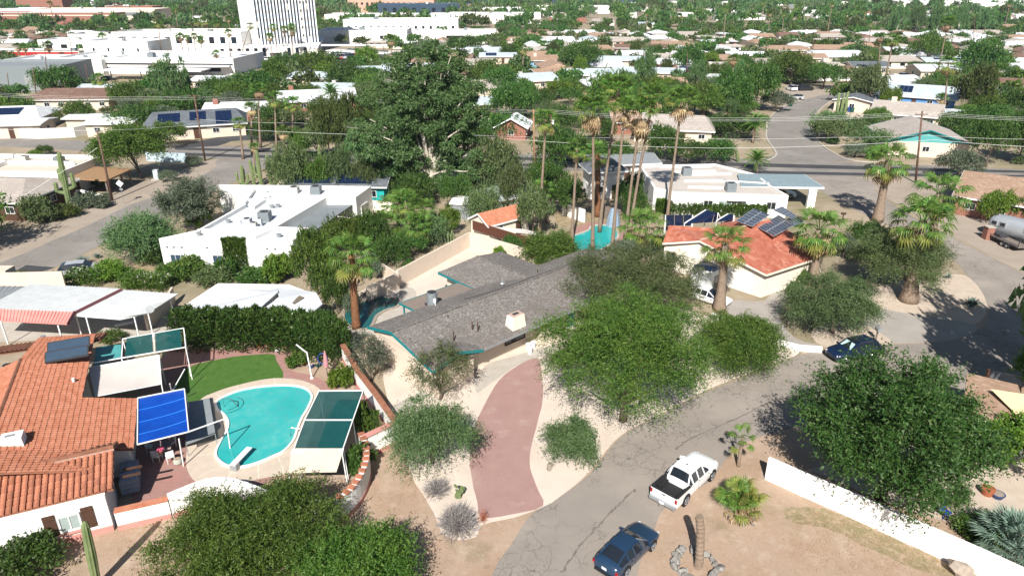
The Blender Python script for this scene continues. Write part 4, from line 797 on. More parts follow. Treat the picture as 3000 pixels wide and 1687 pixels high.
for k in (0, 1):
    b = MB(); b.box((0, k * 1.15, .62), (1.0, 1.05, 1.0), 0, .97); b.cyl((0, k * 1.15, 1.12), .1, .05, 10); b.obj('tank', mat('tank_white', (.35, .42, .55), var=.1, rough=.4), t)
    c = MB()
    for x in (-.52, -.17, .17, .52):
        for y in (-.56, .56): c.bar((x, y + k * 1.15, .1), (x, y + k * 1.15, 1.15), .03)
    for z in (.2, .5, .8, 1.14):
        c.bar((-.54, k * 1.15 - .56, z), (.54, k * 1.15 - .56, z), .03); c.bar((.54, k * 1.15 - .56, z), (.54, k * 1.15 + .56, z), .03)
    c.obj('cage', 'metal_grey', t)
# ================================================================ shade frames and canopies
def frame_bars(T, bars, w=.07, name='frame', m='metal_white', per=True):
    for a, c in bars:
        b = MB(); b.bar(a, c, w); b.obj('pole', m, T)
def cloth(T, quad, name, m, sag=.12, n=6, serr=0):
    A, B_, C_, D_ = map(Vector, quad); b = MB(); V = []
    for j in range(n + 1):
        for i in range(n + 1):
            u, v = i / n, j / n; p = A.lerp(B_, u).lerp(D_.lerp(C_, u), v); p.z -= sag * math.sin(math.pi * u) * math.sin(math.pi * v); V.append(p)
    k = n + 1; b.add(V, [(j * k + i, j * k + i + 1, (j + 1) * k + i + 1, (j + 1) * k + i) for j in range(n) for i in range(n)]); o = b.obj(name, m, T, smooth=True, fix=False); return o
def canopy_left():
    O = G(480, 946); T = thing('pergola', O, 0, 'tall white pipe frame holding three dark teal shade panels beside the lawn', 'pergola'); L = lambda u, v, z: G(u, v, z) - O
    z1, z2 = 3.4, 3.0; a, b_, c, d = L(309, 852, z1), L(462, 825, z1), L(467, 873, z2), L(306, 900, z2); m0, m1 = L(386, 838, z1), L(389, 885, z2); e = L(225, 914, z2)
    frame_bars(T, [(a, b_), (b_, c), (c, d), (d, a), (m0, m1), (d, e), (b_, (0, 0, 0)), (c, (c.x, c.y - .02, 0)), (d, (d.x, d.y, 0)), (a, (a.x, a.y, 0))])
    cloth(T, [a.lerp(m0, .12), m0.lerp(a, .05), m1.lerp(d, .05), d.lerp(m1, .1)], 'shade_panel', 'mesh_teal', .05); cloth(T, [m0.lerp(b_, .05), b_.lerp(m0, .12), c.lerp(m1, .12), m1.lerp(c, .05)], 'shade_panel', 'mesh_teal', .05)
    cloth(T, [L(241, 873, 2.9), L(304, 866, 2.9), L(305, 899, 2.8), L(236, 921, 2.8)], 'shade_panel', 'mesh_teal_light', .05)
    O = G(401, 990); T = thing('canopy', O, 0, 'pale grey cloth canopy stretched on white poles next to the tile roof', 'canopy'); L = lambda u, v, z: G(u, v, z) - O
    q = [L(223, 925, 2.75), L(400, 893, 2.75), L(406, 963, 2.6), L(238, 995, 2.6)]; cloth(T, q, 'cloth', 'canvas', .14, 8)
    frame_bars(T, [(q[1], q[2]), (q[2] - Vector((0, 0, .06)), q[3] - Vector((0, 0, .06))), (q[0], q[1]), (q[2], (q[2].x - .1, q[2].y, 0)), (q[1], (q[1].x, q[1].y, 0)), (L(465, 928, 1.9), L(435, 981, 1.2)), (L(427, 965, 2.5), L(432, 985, 1.5))])
    O = G(462, 1172); T = thing('canopy', O, 0, 'bright blue tarpaulin canopy on a white pole frame over the patio', 'canopy'); L = lambda u, v, z: G(u, v, z) - O
    q = [L(347, 1002, 2.65), L(464, 979, 2.65), L(475, 1087, 2.55), L(346, 1119, 2.55)]; cl = cloth(T, q, 'tarpaulin', 'blue_tarp', .07, 8)
    for f0 in (.28, .55, .8): s = MB(); aa, bb = q[0].lerp(q[3], f0), q[1].lerp(q[2], f0 - .06); s.tube([aa + Vector((0, 0, .02)), aa.lerp(bb, .25) + Vector((0, 0, -.025)), aa.lerp(bb, .5) + Vector((0, 0, -.04)), aa.lerp(bb, .75) + Vector((0, 0, -.025)), bb + Vector((0, 0, .02))], .025, 4); s.obj('seam', 'blue_tarp_seam', cl)
    e = L(568, 1052, 2.5); dr = Vector((0, 0, .05)); frame_bars(T, [(q[0] + dr, q[1] + dr), (q[1] + dr, q[2] + dr), (q[2] + dr, q[3] + dr), (q[3] + dr, q[0] + dr), (q[2] + dr, e), (L(450, 1103, 2.5), (0, 0, 0)), (q[1], (q[1].x, q[1].y, 0)), (e, (e.x - .1, e.y, 0))])
    O = G(540, 1110); T = thing('shade_screen', O, 0, 'small grey mesh screen stretched between the blue canopy and the pool', 'shade screen'); L = lambda u, v, z: G(u, v, z) - O
    q = [L(470, 1012, 1.1), L(526, 1003, 1.1), L(541, 1090, 1.0), L(468, 1118, 1.0)]; cloth(T, q, 'cloth', 'mesh_grey', .04); frame_bars(T, [(q[i], q[(i + 1) % 4]) for i in range(4)] + [(p, (p.x, p.y, 0)) for p in q], .04, m='metal_grey')
    O = G(868, 1212); T = thing('pergola', O, 0, 'sloping white frame with dark green shade mesh and beige valance at the pool end', 'pergola'); L = lambda u, v, z: G(u, v, z) - O
    a, b_ = L(803, 984, 2.75), L(914, 983, 2.75); c, d = L(888, 1057, 2.6), L(767, 1057, 2.6); e, f = L(864, 1127, 2.45), L(741, 1127, 2.45); g_, h_ = L(861, 1141, 2.35), L(732, 1141, 2.35); i_, j_ = L(846, 1187, 1.7), L(726, 1189, 1.7)
    cloth(T, [a, b_, c, d], 'shade_panel', 'mesh_teal', .06); cloth(T, [d, c, e, f], 'shade_panel', 'mesh_teal', .06); cloth(T, [f, e, g_, h_], 'valance', 'mesh_beige', .02); cloth(T, [h_, g_, i_, j_], 'valance', 'canvas_beige', .03)
    up = Vector((0, 0, .04)); frame_bars(T, [(a + up, b_ + up), (b_ + up, c + up), (c + up, e + up), (a + up, d + up), (d + up, f + up), (c + up, d + up), (e + up, g_), (f + up, h_)] + [(p, (p.x + .1, p.y, 0)) for p in (a, b_, c, e, f, g_, j_)], .07)
canopy_left()
def simple_thing(name, loc, label, cat, parts, yaw=0, group=None):
    T = thing(name, loc, yaw, label, cat, group)
    for nm, m, fn in parts: b = MB(); fn(b); b.obj(nm, m, T)
    return T
# ---------------------------------------------------------------- pools
def watermat(name, c, c2, deep):
    m = bpy.data.materials.new(name); m.use_nodes = True; nt = m.node_tree; b = nt.nodes['Principled BSDF']; g = nt.nodes.new('ShaderNodeNewGeometry')
    n = _noise(nt, .22, 2, .5, g.outputs['Position']); o = _mix(nt, _ramp(nt, n.outputs[0], .35, .65), c, c2); v = nt.nodes.new('ShaderNodeTexVoronoi'); v.feature = 'SMOOTH_F1'; v.inputs['Scale'].default_value = 2.2; nt.links.new(g.outputs['Position'], v.inputs['Vector'])
    o = _mix(nt, _ramp(nt, v.outputs['Distance'], .1, .8), o, tuple(x * 1.25 for x in c2)); nt.links.new(o, b.inputs['Base Color']); b.inputs['Roughness'].default_value = .06; b.inputs['Specular IOR Level'].default_value = .4
    nb = _noise(nt, 5, 3, .6, g.outputs['Position']); bp = nt.nodes.new('ShaderNodeBump'); bp.inputs['Strength'].default_value = .12; bp.inputs['Distance'].default_value = .03; nt.links.new(nb.outputs[0], bp.inputs['Height']); nt.links.new(bp.outputs[0], b.inputs['Normal']); MATS[name] = m
watermat('water_turq', (.10, .43, .40), (.025, .31, .305), 0); watermat('water_green', (.008, .06, .062), (.016, .10, .10), 0); watermat('water_turq2', (.02, .37, .34), (.015, .29, .28), 0)
mat('water_shallow', (.10, .46, .42), rough=.08, var=.1)
def pool(px, label, wm, coping='kerb_white', cw=.16, name='swimming_pool', steps=None, h=.13):
    P = smoothpoly([G(*p) for p in px], 5); O = G(*px[0]); T = thing(name, O, 0, label, 'swimming pool'); P = [Vector((p.x - O.x, p.y - O.y)) for p in P]; tri = tessellate_polygon([[Vector((p.x, p.y, 0)) for p in P]])
    b = MB(); b.add([(p.x, p.y, .045) for p in P], tri); wo = b.obj('water', wm, T, fix=False)
    if wo.data.polygons[0].normal.z < 0: wo.data.flip_normals()
    Q = offset([tuple(p) for p in P], -cw); n = len(P); b = MB(); V = [(p.x, p.y, .03) for p in P] + [(p.x, p.y, h) for p in P] + [(p.x, p.y, h) for p in Q] + [(p.x, p.y, .02) for p in Q]
    b.add(V, [(i + k * n, (i + 1) % n + k * n, (i + 1) % n + (k + 1) * n, i + (k + 1) * n) for i in range(n) for k in range(3)]).obj('coping', coping, T)
    if steps:
        for k, (u, v, r) in enumerate(steps): c = G(u, v) - O; s = MB(); s.tube([(c.x + r * math.cos(a), c.y + r * math.sin(a), .055) for a in [R(-75 + 10 * i) + R(0) for i in range(16)]], .03, 4); s.obj('step', 'water_green', T)
    return T
PL = pool([(546, 1140), (560, 1108), (574, 1085), (577, 1062), (566, 1043), (549, 1028), (552, 1008), (600, 986), (660, 975), (722, 972), (764, 979), (782, 998), (773, 1026), (757, 1053), (745, 1083), (735, 1110), (712, 1135), (688, 1147), (650, 1163), (614, 1173), (580, 1173), (556, 1160)], 'large kidney shaped turquoise pool with white rim between lawn and curved wall', 'water_turq', steps=[(575, 1020, .7), (575, 1020, 1.1)])
pool([(868, 800), (872, 782), (900, 768), (930, 753), (955, 748), (990, 753), (1003, 760), (995, 772), (970, 780), (945, 795), (935, 815), (925, 826), (905, 828), (880, 818)], 'small dark green kidney pool behind the shingle house', 'water_green', 'rock', .3)
pool([(1424, 605), (1480, 582), (1493, 570), (1528, 569), (1549, 580), (1548, 603), (1505, 632), (1470, 640), (1435, 628)], 'turquoise pool beneath the tall palm trunks', 'water_turq2', 'concrete', .3)
simple_thing('diving_board', G(602, 1170), 'white diving board over the near end of the kidney pool', 'diving board', [('board', 'metal_white', lambda b: b.box((0, .35, .5), (.42, 2.0, .07))), ('stand', 'metal_grey', lambda b: b.box((0, -.45, .24), (.5, .4, .44)))], R(-14))
simple_thing('pool_handrail', G(560, 1030), 'thin steel handrails at the steps of the kidney pool', 'handrail', [('rail', 'steel', lambda b: b.tube([(0, k, 0), (0, k, .8), (.7, k - .1, .8), (1.1, k - .1, .1)], .025, 6)) for k in (0, .35)])
simple_thing('pool_handrail', G(738, 1108), 'steel ladder rails on the right rim of the kidney pool', 'handrail', [('rail', 'steel', lambda b: b.tube([(.4, k, 0), (.4, k, .7), (-.2, k, .75), (-.35, k, .05)], .025, 6)) for k in (0, .5)])
simple_thing('pool_skimmer', G(607, 1187), 'small round cover in the pool deck', 'cover', [('lid', 'concrete', lambda b: b.cyl((0, 0, .02), .15, .02, 12))]) if False else None
# patio furniture
def ring(b, r, z, t, n=20): b.tube([(r * math.cos(a), r * math.sin(a), z) for a in [6.2832 * k / n for k in range(n + 1)]], t, 5, False)
simple_thing('glass_table', G(513, 1092), 'oval glass garden table on thin legs between tarpaulin and pool', 'table', [('tabletop', mat('glass_green', (.05, .16, .15), rough=.05), lambda b: b.cyl((0, 0, .72), .75, .02, 24)), ('rim', 'metal_grey', lambda b: ring(b, .76, .73, .02))] + [('leg', 'metal_dark', (lambda k: lambda b: b.bar((.5 * math.cos(k), .5 * math.sin(k), .72), (.6 * math.cos(k), .6 * math.sin(k), 0), .03))(k)) for k in (.6, 2.2, 3.8, 5.4)])
def patio_chair(loc, yaw, label, m='plastic_white', group='patio chairs round the table'):
    return simple_thing('patio_chair', loc, label, 'chair', [('seat', m, lambda b: b.box((0, 0, .44), (.5, .5, .05))), ('backrest', m, lambda b: b.box((0, .25, .72), (.5, .05, .5)))] + [('leg', m, (lambda sx, sy: lambda b: b.bar((sx * .22, sy * .22, 0), (sx * .22, sy * .22, .44), .04))(sx, sy)) for sx in (-1, 1) for sy in (-1, 1)], yaw, group)
simple_thing('patio_table', G(413, 1142), 'square patio table with pink flowers under the blue canopy', 'table', [('tabletop', mat('table_pink', (.42, .30, .27)), lambda b: b.box((0, 0, .74), (1.2, 1.2, .05))), ('leg', 'metal_grey', lambda b: b.cyl((0, 0, 0), .06, .72, 8)), ('foot', 'metal_grey', lambda b: b.box((0, 0, .03), (.6, .6, .05)))], R(20))
simple_thing('flower_pot', G(405, 1137, .77) - Vector((0, 0, 0)), 'pink flowers in a small pot on the patio table', 'flower pot', [('pot', 'pot_clay', lambda b: b.cyl((0, 0, 0), .1, .14, 10, .13)), ('flowers', mat('petal_pink', (.6, .1, .2)), lambda b: [b.box((rnd.uniform(-.18, .18), rnd.uniform(-.18, .18), rnd.uniform(.18, .36)), (.09, .09, .06), rnd.random() * 3) for _ in range(26)])])
for (u, v, yw, lab) in ((383, 1135, 90, 'white patio chair on the left of the patio table'), (398, 1158, 180, 'white patio chair nearest the tiled house side of the table'), (430, 1160, 215, 'white patio chair at the front right of the table'), (432, 1125, -30, 'white patio chair behind the table by the pole')): patio_chair(G(u, v), R(yw), lab)
simple_thing('plant_pot', G(449, 1166), 'round pale glazed pot standing at the pole of the blue canopy', 'plant pot', [('pot', mat('pot_pale', (.42, .45, .38)), lambda b: b.tube([(0, 0, 0), (0, 0, .15), (0, 0, .35), (0, 0, .42)], [.18, .3, .27, .22], 14)), ('soil', 'dirt', lambda b: b.cyl((0, 0, .40), .2, .03, 12))])
for (u, v, lab, m) in ((652, 873, 'clay pot left of the white striped pot on the brick path', 'pot_clay'), (678, 871, 'small clay pot at the foot of the hedge', 'pot_clay'), (699, 884, 'pale striped round pot on the corner of the brick path', 'plastic_white'), (708, 867, 'red pot against the hedge end', 'pot_clay'), (783, 925, 'dark blue pot under the rock by the white crane pole', 'pot_blue'), (801, 922, 'green square bucket beside the dark blue pot', 'bin_green'), (766, 917, 'orange pot in the planting bed', 'pot_clay'), (903, 945, 'flat clay dish on the garden wall ledge', 'pot_clay')):
    simple_thing('plant_pot', G(u, v), lab, 'plant pot', [('pot', m, lambda b: b.tube([(0, 0, 0), (0, 0, .12), (0, 0, .3), (0, 0, .36)], [.16, .24, .24, .2], 12)), ('soil', 'dirt', lambda b: b.cyl((0, 0, .35), .18, .02, 12))])
simple_thing('umbrella_arm', G(785, 952), 'bare white crane pole of a garden umbrella with a drooping arm', 'pole', [('post', 'metal_white', lambda b: b.bar((0, 0, 0), (-.2, .2, 2.4), .09)), ('arm', 'metal_white', lambda b: b.bar((-.2, .2, 2.3), G(745, 866, 3.0) - G(785, 952), .08)), ('base', 'metal_white', lambda b: b.cyl((0, 0, 0), .14, .12, 12))])
simple_thing('closed_umbrella', G(824, 946), 'closed pink garden umbrella with a blue round hammock chair beside it', 'umbrella', [('pole', 'metal_dark', lambda b: b.cyl((0, 0, 0), .03, 2.3, 8)), ('cloth', mat('cloth_pink', (.55, .25, .27)), lambda b: b.tube([(0, 0, .9), (0, 0, 1.2), (0, 0, 1.8), (0, 0, 2.4)], [.16, .2, .15, .04], 10)), ('hoop', 'plastic_blue', lambda b: b.tube([(-.25 + .4 * math.cos(a), .1, 1.6 + .5 * math.sin(a)) for a in [6.28 * k / 16 for k in range(17)]], .05, 6))])
def rockpile(loc, label, n, r, s, m='rock', name='rock_group', cat='rocks', zs=.7, part='rock'):
    T = thing(name, loc, 0, label, cat); mesh = []
    for k in range(4):
        g = np.random.default_rng(k + 3); b = MB(); V = norm(g.normal(size=(14, 3))) * np.array([1, .8, .6]) * g.uniform(.75, 1, (14, 1)); me = bpy.data.meshes.new(part); import bmesh
        bm = bmesh.new(); [bm.verts.new(v) for v in V]; bmesh.ops.convex_hull(bm, input=bm.verts); bm.to_mesh(me); bm.free(); me.materials.append(M[m]); me.shade_flat(); mesh.append(me)
    for k in range(n):
        a = 6.28 * k / n + rnd.uniform(-.15, .15); rr = r * rnd.uniform(.85, 1.1); sc = s * rnd.uniform(.7, 1.3); link(part, mesh[k % 4], T, (rr * math.cos(a), rr * math.sin(a), sc * zs * .45), (rnd.random(), rnd.random(), rnd.random() * 6), sc)
    return T
rockpile(G(772, 905), 'pale boulders heaped around the green shrub by the crane pole', 7, .7, .38)
rockpile(G(1383, 1178), 'single flat grey brown boulder on the pale sand by the driveway', 1, 0, .55, name='boulder', cat='boulder', part='stone')
rockpile(G(2415, 1442), 'rounded brown boulder leaning against the white garden wall', 1, 0, .8, name='boulder', cat='boulder', part='stone')
RP = rockpile(G(1750, 1425), 'ring of grey and whitish stones round the cut palm stump', 24, 1.15, .36, 'stone_grey', 'stone_ring', 'stone ring', part='stone')
rockpile(G(2390, 1285), 'ring of small pale stones round a young tree on the patio', 16, .8, .16, 'rock', 'stone_ring', 'stone ring', part='stone')
rockpile(G(1862, 1295), 'low stones round the foot of the bushy palm', 12, .9, .2, 'stone_grey', 'stone_ring', 'stone ring', part='stone')
rockpile(G(925, 750), 'pale rocks at the back rim of the small green pool', 9, .9, .42)
# ================================================================ carports and white shed roof on the left
mat('roof_metal', (.58, .61, .62), rough=.5, layers=(((.45, .45, .44), .6, .6, .8, .5),))
def metal_roof(T, quad, rib=.3, m='roof_metal', name='roof', th=.05, h=.05):
    A, B_, C_, D_ = map(Vector, quad); b = MB(); b.slab([A, B_, C_, D_], th); o = b.obj(name, m, T); n = max(2, int((B_ - A).length / rib)); r = MB()
    for i in range(n + 1): p, q = A.lerp(B_, i / n), D_.lerp(C_, i / n); up = Vector((0, 0, h / 2)); r.bar(p + up, q + up, .04, h)
    r.obj('roof_ribs', 'metal_white' if m == 'roof_metal' else m, T)['kind'] = 'stuff'; return o
def carports():
    O = G(148, 838); T = thing('carport', O, 0, 'large carport with white ribbed metal roof and salmon pink sloping front', 'carport'); L = lambda u, v, z: G(u, v, z) - O
    q = [L(-40, 775, 3.05), L(186, 784, 3.0), L(303, 726, 3.1), L(80, 714, 3.15)]; metal_roof(T, q); p = [L(-40, 805, 2.35), L(168, 816, 2.35), q[1] + Vector((0, -.03, 0)), q[0] + Vector((0, -.03, 0))]; metal_roof(T, p, m=mat('pink_metal', (.62, .25, .22), rough=.5), name='front_slope')
    w = MB(); w.bar(q[1] + Vector((.06, 0, -.12)), q[2] + Vector((.06, 0, -.12)), .08, .3); w.bar(p[1] + Vector((.05, 0, 0)), q[1] + Vector((.05, 0, 0)), .08, .3); w.obj('side_trim', mat('trim_mauve', (.25, .10, .11)), T)
    frame_bars(T, [((x.x, x.y, 0), (x.x, x.y, 2.4)) for x in (L(2, 808, 2.4), L(146, 818, 2.4), L(40, 760, 2.4), L(150, 745, 2.4), L(285, 735, 2.4))], .1)
    w = MB(); a, c = L(-40, 740, 0), L(170, 735, 0); w.bar((a.x, a.y, 1.2), (c.x, c.y, 1.2), .2, 2.3); w.obj('back_wall', 'cream_wall', T)
    O = G(229, 842); T = thing('carport', O, 0, 'second carport with white ribbed metal roof and satellite dish', 'carport'); L = lambda u, v, z: G(u, v, z) - O
    z = 2.75; q = [L(190, 789, z), L(302, 798, z), L(448, 739, z + .1), L(306, 729, z + .1)]; metal_roof(T, q); metal_roof(T, [q[1] + Vector((.02, 0, 0)), L(375, 786, z), q[2] + Vector((0, -.1, 0)), q[2]], .3); frame_bars(T, [((x.x, x.y, 0), (x.x, x.y, z - .1)) for x in (L(216, 795, z), L(337, 794, z), L(428, 752, z), L(372, 785, z))], .1)
    w = MB(); w.bar(q[0] - Vector((0, 0, .15)), q[1] - Vector((0, 0, .15)), .06, .2); w.bar(q[1] - Vector((0, 0, .15)), L(375, 786, z - .15), .06, .2); w.obj('edge_beam', 'metal_white', T)
    d = L(378, 777, z + .4); s = MB(); s.tube([d + Vector((0, 0, -.4)), d], .03, 6); s.obj('dish_mount', 'metal_grey', T); s = MB(); s.tube([d, d + Vector((.05, -.12, .03)), d + Vector((.07, -.16, .05))], [.12, .32, .34], 16); s.obj('satellite_dish', 'metal_grey', T)
    O = G(40, 712); T = thing('shed', O, 0, 'narrow shed with grey corrugated roof behind the big carport', 'shed'); L = lambda u, v, z: G(u, v, z) - O
    metal_roof(T, [L(-60, 765, 2.6), L(20, 748, 2.6), L(68, 720, 2.8), L(-60, 718, 2.8)], .25, 'metal_grey'); w = MB(); w.box((-2, -1.5, 1.2), (6, 1.5, 2.3)); w.obj('wall', 'cream_wall', T)
    # white outbuilding
    O = G(640, 790); T = thing('outbuilding', O, 0, 'low outbuilding with blinding white roof behind the oleander hedge', 'building'); L = lambda u, v, z: G(u, v, z) - O
    z = 2.9; a = [L(547, 721, z), L(697, 725, z), L(700, 733, z + .35), L(640, 788, z + .2), L(465, 790, z)]; b = MB(); b.slab(a, .12); b.slab([L(697, 725, z), L(735, 726, z), L(795, 735, z - .1), L(811, 764, z - .3), L(790, 782, z - .3), L(642, 788, z), L(702, 750, z + .35)], .12); b.obj('roof', 'white_roof', T)
    w = MB(); P = [L(*p, 0) for p in ((560, 775), (735, 778), (790, 800), (750, 830), (640, 835), (480, 832))]; w.prism([(p.x, p.y) for p in P], 0, 2.7); w.obj('wall', 'white_wall', T); s = MB(); s.slab([L(718, 752, z + .12), L(748, 741, z + .1), L(765, 748, z + .1), L(740, 765, z + .1)], .02); s.obj('bare_patch', mat('roof_stain', (.22, .18, .13), var=.4, scale=3), T)
    return T
carports()
outer_wall('garden_wall', [(372, 830), (430, 775), (440, 758)], 1.6, .2, 'low cream wall beside the second carport', 'cream_wall')
simple_thing('bench', G(315, 825), 'narrow white garden bench under the carport edge', 'bench', [('seat', 'metal_white', lambda b: b.box((0, 0, .45), (1.6, .4, .05))), ('leg', 'metal_grey', lambda b: b.box((-.6, 0, .22), (.06, .36, .44))), ('leg', 'metal_grey', lambda b: b.box((.6, 0, .22), (.06, .36, .44)))], R(30))
simple_thing('lamp_post', G(208, 853), 'small white lamp on a thin post behind the tile roof', 'lamp post', [('post', 'metal_white', lambda b: b.cyl((0, 0, 0), .05, 2.3, 8)), ('lamp', 'plastic_white', lambda b: b.cyl((0, 0, 2.3), .16, .25, 10, .1))])
# ================================================================ white adobe house with flat roofs, left of centre
def adobe():
    W = [G(u, v, 3.7) for u, v in ((400, 604), (737, 610), (783, 577), (697, 574), (822, 500), (895, 500), (934, 472), (548, 468), (612, 518), (497, 583))]
    T = flat_building('adobe_house', [(p.x, p.y) for p in W], 3.9, 'big white flat roofed adobe house with rooftop cooling units and ivy', 'white_wall', 'white_roof', .45, .35); L = lambda u, v, z: G(u, v, z) - T.location
    for a, c in (((497, 583), (697, 574)), ((640, 600), (697, 574)), ((625, 505), (822, 500)), ((612, 518), (640, 478)), ((640, 478), (670, 483)), ((637, 525), (678, 498))):
        p, q = L(*a, 3.6), L(*c, 3.6); b = MB(); b.bar((p.x, p.y, 3.62), (q.x, q.y, 3.62), .35, .5); b.obj('parapet', 'white_wall', T)
    b = MB(); P = [L(*p, 3.6) for p in ((625, 505), (822, 500), (895, 500), (934, 472), (700, 470))]; 
    for (u, v, s, h, m) in ((668, 556, 1.3, 1.2, 'unit_grey'), (624, 572, .9, 1.1, 'white_roof'), (640, 578, .7, .9, 'unit_beige'), (796, 488, 1.3, 1.1, 'unit_grey'), (741, 486, 1.2, .9, 'unit_beige'), (655, 570, .5, 1.0, 'white_roof')):
        p = L(u, v, 3.4); cooler(T, (p.x, p.y, 3.4), s, h, m)
    for u, v in ((612, 565), (501, 594), (575, 562), (703, 598), (685, 525), (700, 523)): p = L(u, v, 3.4); b = MB(); b.cyl((p.x, p.y, 3.4), .22, .35, 12); b.cyl((p.x, p.y, 3.75), .3, .1, 12); b.obj('roof_vent', 'metal_grey', T)
    z = 2.9; A, B_, C_, D_ = L(824, 508, z), L(893, 510, z), L(788, 583, z), L(722, 574, z)
    for k in range(4):
        f0, f1 = k / 4 + .008, (k + 1) / 4 - .008; b = MB(); b.slab([A.lerp(D_, f0), B_.lerp(C_, f0), B_.lerp(C_, f1), A.lerp(D_, f1)], .05); b.obj('shade_panel', mat('shade_grey', (.21, .235, .25), rough=.6), T)
    frame_bars(T, [(B_.lerp(C_, f) - Vector((0, 0, .1)), (B_.lerp(C_, f).x, B_.lerp(C_, f).y, 0)) for f in (0, .25, .5, .75, 1)] + [(B_ - Vector((0, 0, .1)), C_ - Vector((0, 0, .1)))], .1, m='metal_dark')
    for f in (.3, .5, .7, .88):
        p = B_.lerp(C_, f); q = B_.lerp(C_, f + .12)
        for k in range(4): b = MB(); b.bar((p.x - .1, p.y, .5 + k * .5), (q.x - .1, q.y, .5 + k * .5), .04); b.obj('slat', 'metal_dark', T)
    p0, p1 = L(400, 604, 0), L(737, 610, 0); o0, o1 = (W[0] - T.location), (W[1] - T.location); d = (o1 - o0).normalized(); yw = math.atan2(d.y, d.x); nr = Vector((d.y, -d.x, 0))
    for f, w_, n_ in ((.12, 1.8, 3), (.42, 1.2, 2), (.9, 2.3, 4)): c = o0.lerp(o1, f) + nr * .03; window(T, (c.x, c.y, 1.55), w_, 1.1, yw, 'metal_white', 'glass_blue', n_)
    o5, o6 = W[5] - T.location, W[6] - T.location; d2 = (o6 - o5).normalized(); c = o5.lerp(o6, .45) + Vector((d2.y, -d2.x, 0)) * .03; window(T, (c.x, c.y, 1.6), 2.2, 1.4, math.atan2(d2.y, d2.x), 'metal_white', 'glass_dark', 2)
    for f in (.05, .1, .16, .35, .8, .86): c = o0.lerp(o1, f) + nr * .08; b = MB(); b.box((c.x, c.y, 3.0), (.25, .25, .07), yw); b.obj('roof_spout', 'metal_grey', T)
    return T, W
AD, ADW = adobe()
